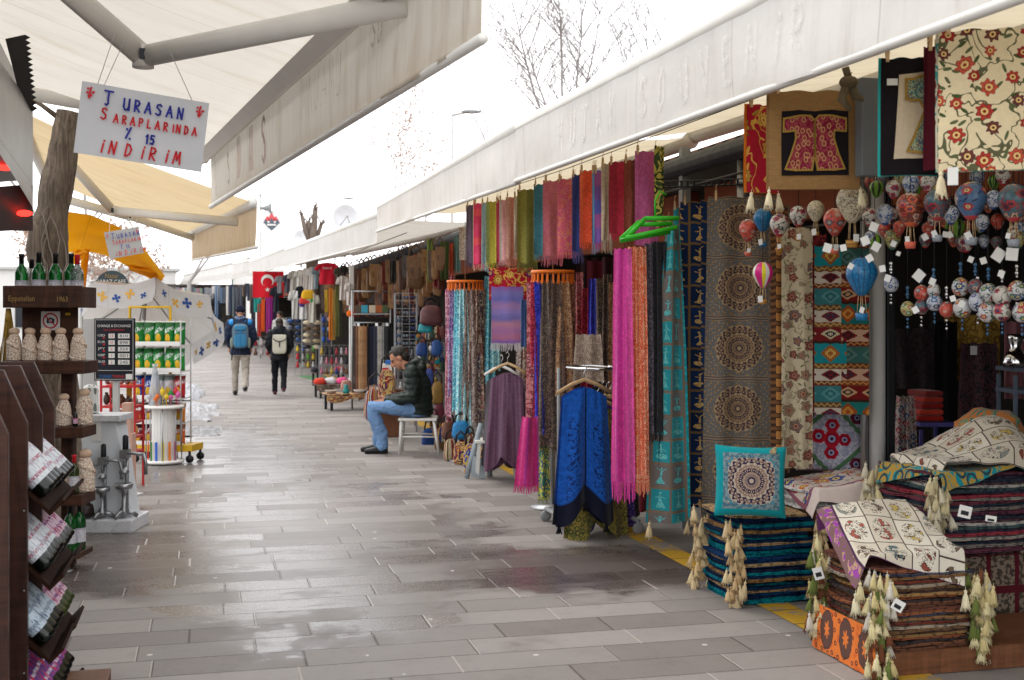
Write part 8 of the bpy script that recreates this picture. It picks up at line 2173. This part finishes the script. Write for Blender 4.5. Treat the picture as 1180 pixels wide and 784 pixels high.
# dark little bags row in the shade
for i in range(16):
    px = 404 + i * 6.4; D = DX(px, 3.15); p = W(px, 340 + rh.uniform(-3, 3), D); c = rh.choice(['#4a2420', '#2a1a1a', '#5a2f28', '#3a2020', '#6a3a2c'])
    satchel('small dark leather purse, %s from the left in the shaded lower row' % ordw(i), p, face_cam(p) + rh.uniform(-.5, .5), m_px(11, D), m_px(26, D), c, i % 4)
# ---------------------------------------------------------------- belt stand
DBL = 20.5; p = W(428, 470, DBL); bs_ = thing('belt_stand', 'metal stand of hanging belts by the white post', 'display rack', (p.x, p.y, 0), face_cam(p))
KB2 = DBL / F; b = MB()
for x in (-22 * KB2, 22 * KB2): b.tube([(x, 0, 0), (x, 0, EYE + (HZ - 335) * KB2)], .015, 8)
for y, z in ((372, 0), (336, 0)): b.tube([(-22 * KB2, 0, EYE + (HZ - y) * KB2), (22 * KB2, 0, EYE + (HZ - y) * KB2)], .012, 8)
b.box((0, .12, EYE + (HZ - 362) * KB2), (44 * KB2, .26, .02)); b.build('frame', steel, bs_)
for i, (px, c, n, w) in enumerate([(409, '#3a2a24', 'dark brown', 3), (413, '#7a4f38', 'brown', 3), (417, '#c09a72', 'pale tan', 4), (421, '#a87a54', 'tan', 3.5), (426, '#12131a', 'black', 3), (430, '#1c2238', 'navy', 3.5), (434, '#161c30', 'navy', 3.5), (438, '#c8c4be', 'white', 3), (442, '#8a8a88', 'grey', 3), (446, '#1a1a1e', 'black', 3.5), (450, '#15151a', 'black', 3)]):
    q = W(px, 375, DBL - .06); L = m_px(84 + rh.uniform(-3, 6), DBL); w_ = m_px(w, DBL)
    o = thing('belt', '%s belt hanging %s from the left on the belt stand' % (n, ordw(i)), 'belt', q, face_cam(q) + rh.uniform(-.3, .3), 'belts hanging on the belt stand')
    b = MB()
    for kx in (-.7, 0, .7): b.box((kx * w_, .012 * (kx + .7), -L / 2 * (1 - .03 * kx)), (w_ * .62, .006, L))
    b.build('strap', leather_oc, o, color=hx(c)); b = MB(); b.box((0, 0, .012), (w_ * .9, .01, .05)); b.build('buckle', chrome, o)
for i, (px, c, n) in enumerate([(421, '#3a9ab0', 'turquoise'), (430, '#c8b8a0', 'beige'), (414, '#5a4a3a', 'brown'), (438, '#a8582a', 'orange brown'), (445, '#4a5a3a', 'olive')]):
    q = W(px, 362, DBL); ob = MB().box((0, 0, .07), (m_px(7.5, DBL), .12, .13)).build('box', plastic_oc, None, .006, color=hx(c)); ob.location = (q.x, q.y + .1, q.z + .012); ob.rotation_euler = (0, 0, face_cam(q)); tag(ob, '%s small box standing on the shelf above the belts' % n, 'box')
# glasses and trinket rack
def trinket_rack(label, px0, px1, py0, py1, D, cols, nx_, nz_, item, cat, lab, panelc='#4a5058', grp='trinkets on wire racks', sz=.8):
    p = W((px0 + px1) / 2, py1, D); w = m_px(px1 - px0, D); z0 = p.z; h = m_px(py1 - py0, D)
    o = thing('trinket_rack', label, 'display rack', (p.x, p.y, 0), face_cam(p))
    b = MB(); 
    for i in range(nx_ + 1): b.box((-w / 2 + w * i / nx_, .03, z0 + h / 2), (.006, .006, h))
    for j in range(nz_ + 1): b.box((0, .03, z0 + h * j / nz_), (w, .006, .006))
    b.box((-w / 2, .05, (z0 + h) / 2), (.025, .025, z0 + h)); b.box((w / 2, .05, (z0 + h) / 2), (.025, .025, z0 + h)); b.build('frame', steel, o)
    r = random.Random(int(px0)); n = 0
    for j in range(nz_):
        for i in range(nx_):
            c = r.choice(cols); cell = (w / nx_, h / nz_)
            b = MB(); x = -w / 2 + cell[0] * (i + .5); z = z0 + cell[1] * (j + .45)
            kk = r.uniform(.75, 1.1)
            if item == 'cap': b.ball((0, 0, 0), 1, 10, 8, ax=(cell[0] * .42 * kk, .09, cell[1] * .36)); b.box((0, -.09, -cell[1] * .2), (cell[0] * .6, .1, .014))
            elif item == 'glasses':
                for s in (-1, 1): b.ball((s * cell[0] * .2, 0, 0), 1, 8, 6, ax=(cell[0] * .17, .012, cell[1] * .2))
                b.box((0, .0, cell[1] * .08), (cell[0] * .8, .012, cell[1] * .07))
            elif item == 'charm': b.ball((0, 0, 0), 1, 8, 6, ax=(cell[0] * .32 * kk, .02, cell[1] * .28 * kk)); b.tube([(0, 0, cell[1] * .2), (0, 0, cell[1] * .5)], .003, 4); b.tube([(0, 0, -cell[1] * .2), (0, 0, -cell[1] * .42)], .006, 4)
            else: b.lathe([(.0001, -cell[1] * .4), (cell[0] * .3, -cell[1] * .4), (cell[0] * .34, -cell[1] * .1), (cell[0] * .18 * kk, cell[1] * .12), (cell[0] * .24, cell[1] * .25), (.0001, cell[1] * .38 * kk)], 9)
            q = b.build(cat.replace(' ', '_'), plastic_oc, None, color=hx(c[1])); q.location = on(o, x, 0, z); q.rotation_euler = (0, 0, o.rotation_euler[2] + r.uniform(-.2, .2))
            tag(q, '%s %s, %s from left, %s level %s' % (c[0], cat, ordw(i), ordw(nz_ - 1 - j), lab), cat, grp); n += 1
    return o
trinket_rack('wire rack of sunglasses with a bluish look behind the leather bags', 455, 480, 338, 400, 16.8, [('blue', '#33486a'), ('grey', '#6a7480'), ('black', '#1a1c22'), ('navy', '#1f2f5a'), ('brown', '#5a4234')], 3, 7, 'glasses', 'sunglasses', 'of the sunglasses rack', grp='sunglasses on the wire rack')
trinket_rack('wire rack of blue eye charms behind the seated man', 480, 512, 395, 455, 16.4, [('blue', '#1f4f9a'), ('silver', '#9aa0a8'), ('turquoise', '#2a8a9a'), ('white', '#c8c8cc'), ('brass', '#8a7440')], 5, 5, 'charm', 'charm', 'of the charm rack behind the man', grp='charms on the rack behind the man')
trinket_rack('dark trinket rack beside the white carton', 452, 478, 400, 450, 17.2, [('grey', '#6a6e78'), ('black', '#22242a'), ('white', '#b8b8b8'), ('red', '#8a2a2a'), ('blue', '#2a4a8a')], 4, 4, 'figure', 'figurine', 'of the dark trinket rack', grp='figurines on racks')
trinket_rack('stand of stacked beige and dark caps in the hat shop', 348, 371, 368, 403, 31, [('beige', '#a89878'), ('cream', '#c8bca0'), ('dark', '#2a2a34'), ('brown', '#6a543c')], 2, 5, 'cap', 'cap', 'of the beige cap stand', grp='caps on the stands')
trinket_rack('stand of dark and blue caps left of the beige cap stand', 330, 348, 366, 402, 33, [('navy', '#23304f'), ('grey', '#6a6e78'), ('black', '#1c1c22'), ('blue', '#3a5a8a')], 2, 5, 'cap', 'cap', 'of the dark cap stand', grp='caps on the stands')
trinket_rack('rack of bright blue bags and toys right of the caps', 370, 382, 362, 396, 29, [('bright blue', '#1f5ab8'), ('blue', '#2a4a9a'), ('silver', '#9aa4b0')], 2, 3, 'charm', 'toy', 'of the blue rack', grp='toys on the racks')
trinket_rack('low rack of small dolls and figures near the path', 368, 402, 398, 432, 25.5, [('white', '#c0bcbc'), ('red', '#a83a44'), ('blue', '#3a4f8a'), ('pink', '#c07a8a'), ('yellow', '#c8a84a'), ('dark', '#2f2c34'), ('brown', '#7a5a44')], 6, 3, 'figure', 'figurine', 'of the low doll rack', grp='figurines on racks')
trinket_rack('second low rack of colourful toys beyond the dolls', 340, 364, 396, 424, 31.5, [('orange', '#d07a2a'), ('green', '#5a9a3a'), ('yellow', '#d8b83a'), ('red', '#b8343a'), ('white', '#c0c0c0'), ('blue', '#3a5aa0')], 4, 3, 'figure', 'figurine', 'of the colourful toy rack', grp='figurines on racks')
trinket_rack('shelf of bags and ornaments under the red flag', 284, 312, 388, 410, 40, [('pink', '#c83a7a'), ('white', '#b8b0b0'), ('red', '#9a2f3a'), ('brown', '#6a4a3a')], 4, 2, 'figure', 'figurine', 'of the shelf under the flag', grp='figurines on racks')
# ---------------------------------------------------------------- low tables with baskets and heaps near the path
def low_table(label, px, py, D, w, goods, hgt, cloth=None):
    p = G(px, py); rz = .15; o = thing('display_table', label, 'table', (p.x, p.y, 0), rz); W_ = m_px(w, D)
    b = MB(); b.box((0, 0, hgt), (W_, .5, .025)); b.build('tabletop', dark_wood, o, .004)
    for x in (-W_ * .44, W_ * .44):
        for y in (-.2, .2): b = MB(); b.box((x, y, hgt / 2 - .008), (.04, .04, hgt - .016)); b.build('leg', dark_metal, o)
    if cloth:
        b = MB(); b.grid(lambda u, v: ((u - .5) * W_ * 1.1 + 0, -.262 - .02 * math.sin(u * 14), hgt + .016 - v * hgt * .55 * (.75 + .25 * math.sin(u * 9))), 20, 5, uvs=(W_, hgt)); b.grid(lambda u, v: ((u - .5) * W_ * 1.1, -.26 + v * .52, hgt + .016), 4, 4, uvs=(W_, .5)); b.build('cover_cloth', cloth, o)
    for i, (c, n, kind) in enumerate(goods):
        x = -W_ * .4 + W_ * .8 * i / max(1, len(goods) - 1); b = MB()
        if kind == 'dish': b.lathe([(.0001, .0), (.06, .0), (.11, .05), (.105, .055), (.055, .012), (.0001, .012)], 18)
        elif kind == 'heap':
            b.ball((0, 0, .04), 1, 14, 10, ax=(.13, .12, .09))
            b.v = [(x_ * (1 + .3 * noise.noise((x_ * 12, y_ * 12, i))), y_, max(0, z_ + .03 * noise.noise((x_ * 14, y_ * 14, z_)))) for x_, y_, z_ in b.v]
        else: b.lathe([(.0001, 0), (.05, 0), (.06, .05), (.03, .1), (.045, .14), (.0001, .15)], 14)
        q = b.build({'dish': 'dish', 'heap': 'cloth_heap', 'jar': 'jar'}[kind], plastic_oc if kind != 'heap' else cloth_oc, None, color=hx(c)); q.location = on(o, x, rh.uniform(-.12, .1), hgt + .018); tag(q, '%s on the %s' % (n, label.split(' near')[0].split(' with')[0]), kind if kind != 'heap' else 'cloth heap')
    return o
low_table('nearest low display table with a patterned cloth near the belt stand', 405, 472, 20, 62, [('#a89888', 'beige dish', 'dish'), ('#2a8a8a', 'small turquoise jar', 'jar'), ('#c0bdb8', 'white dish', 'dish'), ('#8a6a5a', 'brown heap of purses', 'heap')], .26, kil(1))
low_table('middle low display table with white and pink cloths near the path', 388, 458, 23, 50, [('#c03a2c', 'red cloth heap', 'heap'), ('#cfcdd0', 'white cloth heap', 'heap'), ('#d84a80', 'pink cloth heap', 'heap'), ('#b8b4b8', 'pale cloth heap', 'heap')], .24, fab('dimcloth', mk_paisley(hx('#5a4a44'), hx('#8a7a6a'), hx('#3a2a2a'), 12)))
low_table('farthest low display table near the green mat', 378, 445, 27, 34, [('#2f2c34', 'dark heap', 'heap'), ('#a83a44', 'dark red heap', 'heap')], .3)
p = G(366, 436); b = MB(); b.box((0, 0, .014), (.5, 1.9, .02)); ob = b.build('door_mat', mat('artificial_grass', lambda: {'c': mul(hx('#4f7a52'), grey(noi(wpos(), 60, 3) * .6 + .7)), 'r': .95})); ob.location = (p.x - .05, p.y, 0); ob.rotation_euler = (0, 0, .1); tag(ob, 'green artificial grass mat on the pavement by the shops', 'mat')
handbag('terracotta round pot shaped bag standing by the white post', 399, 452, 22, 13, 14, leather_oc, .1, color=hx('#a87a6a'), strap=False, name='pot', cat='pot')
# ---------------------------------------------------------------- shirts and far garments
def shirt(label, px, py, D, w, h, m, color=None, rz=0.0, name='t_shirt', cat='T-shirt', sleeves=True):
    p = W(px, py, D); o = thing(name, label, cat, p, face_cam(p) + rz); w_, h_ = m_px(w, D), m_px(h, D)
    b = MB()
    def fn(u, v, s):
        a = (u - .5) * 2; ww = w_ * .5 * (1.0 if not sleeves else .70)
        return (a * ww * (1 + .03 * math.sin(v * 9)), s * .05 * (1 - a * a) * (1 - .3 * v) + .02 * math.sin(a * 5 + v * 2 + px), -h_ * (.04 * a * a * (1 - v) + v))
    b.grid(lambda u, v: fn(u, v, -1), 16, 14); b.grid(lambda u, v: fn(u, v, 1), 12, 10)
    if sleeves:
        for s in (-1, 1): b.tube([(s * w_ * .30, 0, -h_ * .09), (s * w_ * .46, -.01, -h_ * .26), (s * w_ * .5, -.01, -h_ * .36)], [(.03, h_ * .10), (.035, h_ * .10), (.03, h_ * .105)], 10, flat=(0, 1, 0))
    b.build('body', m, o, color=color)
    return o
t = shirt('red T-shirt with small white print under the third awning', 377, 303, 25.5, 25, 25, cloth_oc, hx('#c01f34'))
b = MB(); put_text(b, 'TURKiYE', .06, 0, -.14, -.075, 0, wfit=.2, cx=True); b.build('print', white_paint, t)
# flag
p = W(309, 313, 37); o = thing('flag', 'red flag with a white crescent and star hanging from the awning', 'flag', p, face_cam(p))
w, h = m_px(35, 37), m_px(30, 37)
b = MB(); b.grid(lambda u, v: ((u - .5) * w, .03 * math.sin(u * 9 + v), -v * h), 24, 10, uvs=(w, h)); b.build('cloth', fab('flag_red', lambda u, v: hx('#c8202c')), o)
b = MB(); cx, cz, R1, R2 = -.02, -h * .36, h * .24, h * .19; n = 30
zc2 = cz - h * .07
o1 = [(cx + R1 * math.cos(a), cz + R1 * math.sin(a)) for a in [-PI / 2 + .55 + (2 * PI - 1.1) * i / n for i in range(n + 1)]]
i1 = [(cx + R2 * math.cos(a), zc2 + R2 * math.sin(a)) for a in [-PI / 2 + .75 + (2 * PI - 1.5) * i / n for i in range(n + 1)]]
b.add([(x, -.045, z) for x, z in o1] + [(x, -.045, z) for x, z in i1], [(i, i + 1, n + 2 + i, n + 1 + i) for i in range(n)], smooth=False)
st = [(cx + h * (.1 if k % 2 == 0 else .04) * math.cos(PI / 2 + k * PI / 5), cz - h * .34 + h * (.1 if k % 2 == 0 else .04) * math.sin(PI / 2 + k * PI / 5)) for k in range(10)]
b.add([(x, -.045, z) for x, z in st] + [(cx, -.045, cz - h * .34)], [(k, (k + 1) % 10, 10) for k in range(10)], smooth=False)
b.build('crescent_and_star', white_paint, o)
GAR = [(338, 312, 10, 26, '#a8a49c', 'grey', 33), (345, 311, 9, 24, '#c8c4bc', 'white', 32), (352, 309, 10, 26, '#b8b0a8', 'pale', 31), (359, 308, 9, 26, '#cfccc8', 'white', 29), (364, 307, 6, 26, '#7a8a94', 'blue grey', 28), (340, 334, 12, 34, '#cfcdc8', 'white', 33), (349, 332, 12, 36, '#d0cecc', 'white', 31.5), (347, 330, 12, 14, '#1f2228', 'black', 31), (360, 338, 12, 34, '#c8c4b8', 'cream', 30), (395, 318, 11, 28, '#b4aaa2', 'beige', 22.5), (402, 326, 8, 26, '#c4bcb6', 'off white', 22.2), (390, 308, 8, 22, '#4a443a', 'dark olive', 25), (396, 306, 8, 20, '#2f2a26', 'dark', 24), (322, 318, 8, 20, '#8a8a90', 'grey', 36), (331, 316, 8, 22, '#4a4a54', 'dark grey', 35), (318, 330, 10, 30, '#22252e', 'black', 37)]
for i, (px, py, w, h, c, n, D) in enumerate(GAR):
    shirt('%s hanging shirt, %s among the far garments counted from the %s' % (n, ordw(i), 'red flag side' if px < 380 else 'white post side'), px, py, D, w, h, cloth_oc, hx(c), rh.uniform(-.5, .5), name='hanging_shirt', cat='shirt')
FS = [(381, 5, 332, 392, '#c8782a', 'orange'), (385, 4, 334, 392, '#a88a4a', 'mustard'), (389, 5, 330, 388, '#6a6a3a', 'olive'), (393, 4, 330, 388, '#4a4a3a', 'dark green'), (376, 4, 334, 360, '#c8a838', 'yellow'), (308, 4, 340, 384, '#a83a8a', 'magenta'), (303, 4, 345, 382, '#d8602a', 'orange'), (312, 5, 340, 378, '#8a2a7a', 'purple'), (299, 4, 350, 388, '#b03a34', 'red'), (297, 9, 344, 360, '#2a8a80', 'teal'), (318, 6, 345, 385, '#2a2238', 'dark violet'), (292, 5, 345, 385, '#3a3a44', 'charcoal')]
for i, (px, w, y0, y1, c, n) in enumerate(FS):
    D = 25.5 if px > 370 else 39
    panel('%s long scarf hanging far down the row, %s' % (n, 'near the white post' if px > 370 else 'under the red flag'), cloth_oc, px - w / 2, px + w / 2, y0, y1, D, color=hx(c), folds=2, amp=.03, seed=i, nx=10, nz=12, name='scarf', cat='scarf')
for i, (px, py, w, h, c, n) in enumerate([(355, 334, 15, 12, '#d8a82a', 'yellow'), (352, 342, 14, 9, '#c83a3a', 'red'), (360, 340, 8, 9, '#3a9a4a', 'green'), (404, 358, 9, 7, '#e06a1a', 'orange'), (348, 346, 6, 8, '#4a3a8a', 'violet')]):
    handbag('%s plush toy hanging among the far shirts' % n, px, py + h, 30 if px < 400 else 22, w, h, cloth_oc, 0, color=hx(c), strap=False, name='plush_toy', cat='toy')
# far end garments under the last awnings
for i in range(30):
    px = 206 + i * 3.0 + rh.uniform(-1.2, 1.2); D = 58 - (px - 206) * .15; y0 = 331 - (px - 206) * .06 + rh.uniform(0, 4); h = rh.choice([9, 13, 18, 24, 34]); c = rh.choice([('navy', '#3a4254'), ('grey', '#85858a'), ('rose', '#93707a'), ('dark', '#3a3a40'), ('pale', '#c4beb8'), ('brown', '#7a6a5e'), ('blue', '#6a7f98'), ('white', '#d0ccc8'), ('sage', '#7a8a7a'), ('slate', '#565c66')])
    panel('%s garment, %s from the left under the farthest awnings' % (c[0], ordw(i)), cloth_oc, px - rh.uniform(1.2, 3.4), px + rh.uniform(1, 3.2), y0, y0 + h, D, color=hx(c[1]), folds=1.5, amp=.05, seed=i, nx=6, nz=6, name='garment', cat='garment', group='garments under the farthest awnings')
shirt('pair of faded blue jeans hanging at the far end of the street', 249, 362, 56, 10, 26, cloth_oc, hx('#4f6f94'), 0, name='jeans', cat='jeans', sleeves=False)
shirt('black jacket hanging above the faded jeans at the far end', 251, 344, 56, 13, 24, cloth_oc, hx('#1f2228'), 0, name='jacket', cat='jacket')
# far shops: dark interior behind the far garments
o = shop('dark shop front under the farthest awnings across the bend', 0, 1) if False else None
p = W(232, 362, 63); o = thing('shop_building', 'low shop front under the farthest awnings across the bend', 'shop', (p.x, p.y, 0), face_cam(p))
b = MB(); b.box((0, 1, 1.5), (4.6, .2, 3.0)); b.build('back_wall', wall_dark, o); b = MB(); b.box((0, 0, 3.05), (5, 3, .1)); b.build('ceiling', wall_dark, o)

# fuller stock in the scarf shop and round the seated man
FK = [FAB[k] for k in FAB if k.startswith('fabric_scarf') or k.startswith('scarf_')] or list(FAB.values())
SPX = [521, 528, 556, 563, 571, 602, 609, 655, 661, 668, 676, 684, 692, 700, 707]
for i, px in enumerate(SPX):
    D = DX(px, 3.2); w = rh.uniform(9, 15); y0 = 322 + rh.uniform(-14, 10); y1 = y0 + rh.uniform(85, 150)
    panel('dim patterned scarf, %s from the left in the shaded back row' % ordw(i), FK[i % len(FK)], px - w / 2, px + w / 2, y0, y1, D, folds=rh.uniform(1.2, 2.4), amp=.03, seed=i * 1.7, taper=.3, droop=.03, fringe=.05 if i % 2 else 0, name='scarf', cat='scarf', extra=rh.uniform(-.4, .4), nx=18, nz=18, group='dim scarves in the shaded back row')
for i in range(14):
    px = 500 + i * 4.6; py = 500 + i * 3.0 + rh.uniform(-8, 6); D = 14.2 - i * .14
    handbag('small woven bag, %s from the left in the heap under the flowered scarves' % ordw(i), px, py, D, rh.uniform(10, 15), rh.uniform(13, 20), kil(i), rh.uniform(-.5, .5), group='woven bags heaped under the flowered scarves')
for i in range(12):
    px = 482 + (i % 6) * 5.5; py = 395 + (i // 6) * 34 + rh.uniform(-5, 5)
    handbag('little hanging pouch, %s from the left in the %s row behind the man' % (ordw(i % 6), ['upper', 'lower'][i // 6]), px, py, 15.6, rh.uniform(6, 9), rh.uniform(10, 15), [kil(i), leather_oc][i % 2], rh.uniform(-.4, .4), color=hx(['#3a4a6a', '#6a3434', '#7a6434', '#2f4a3a'][i % 4]), name='pouch', cat='pouch', group='pouches hanging behind the man')
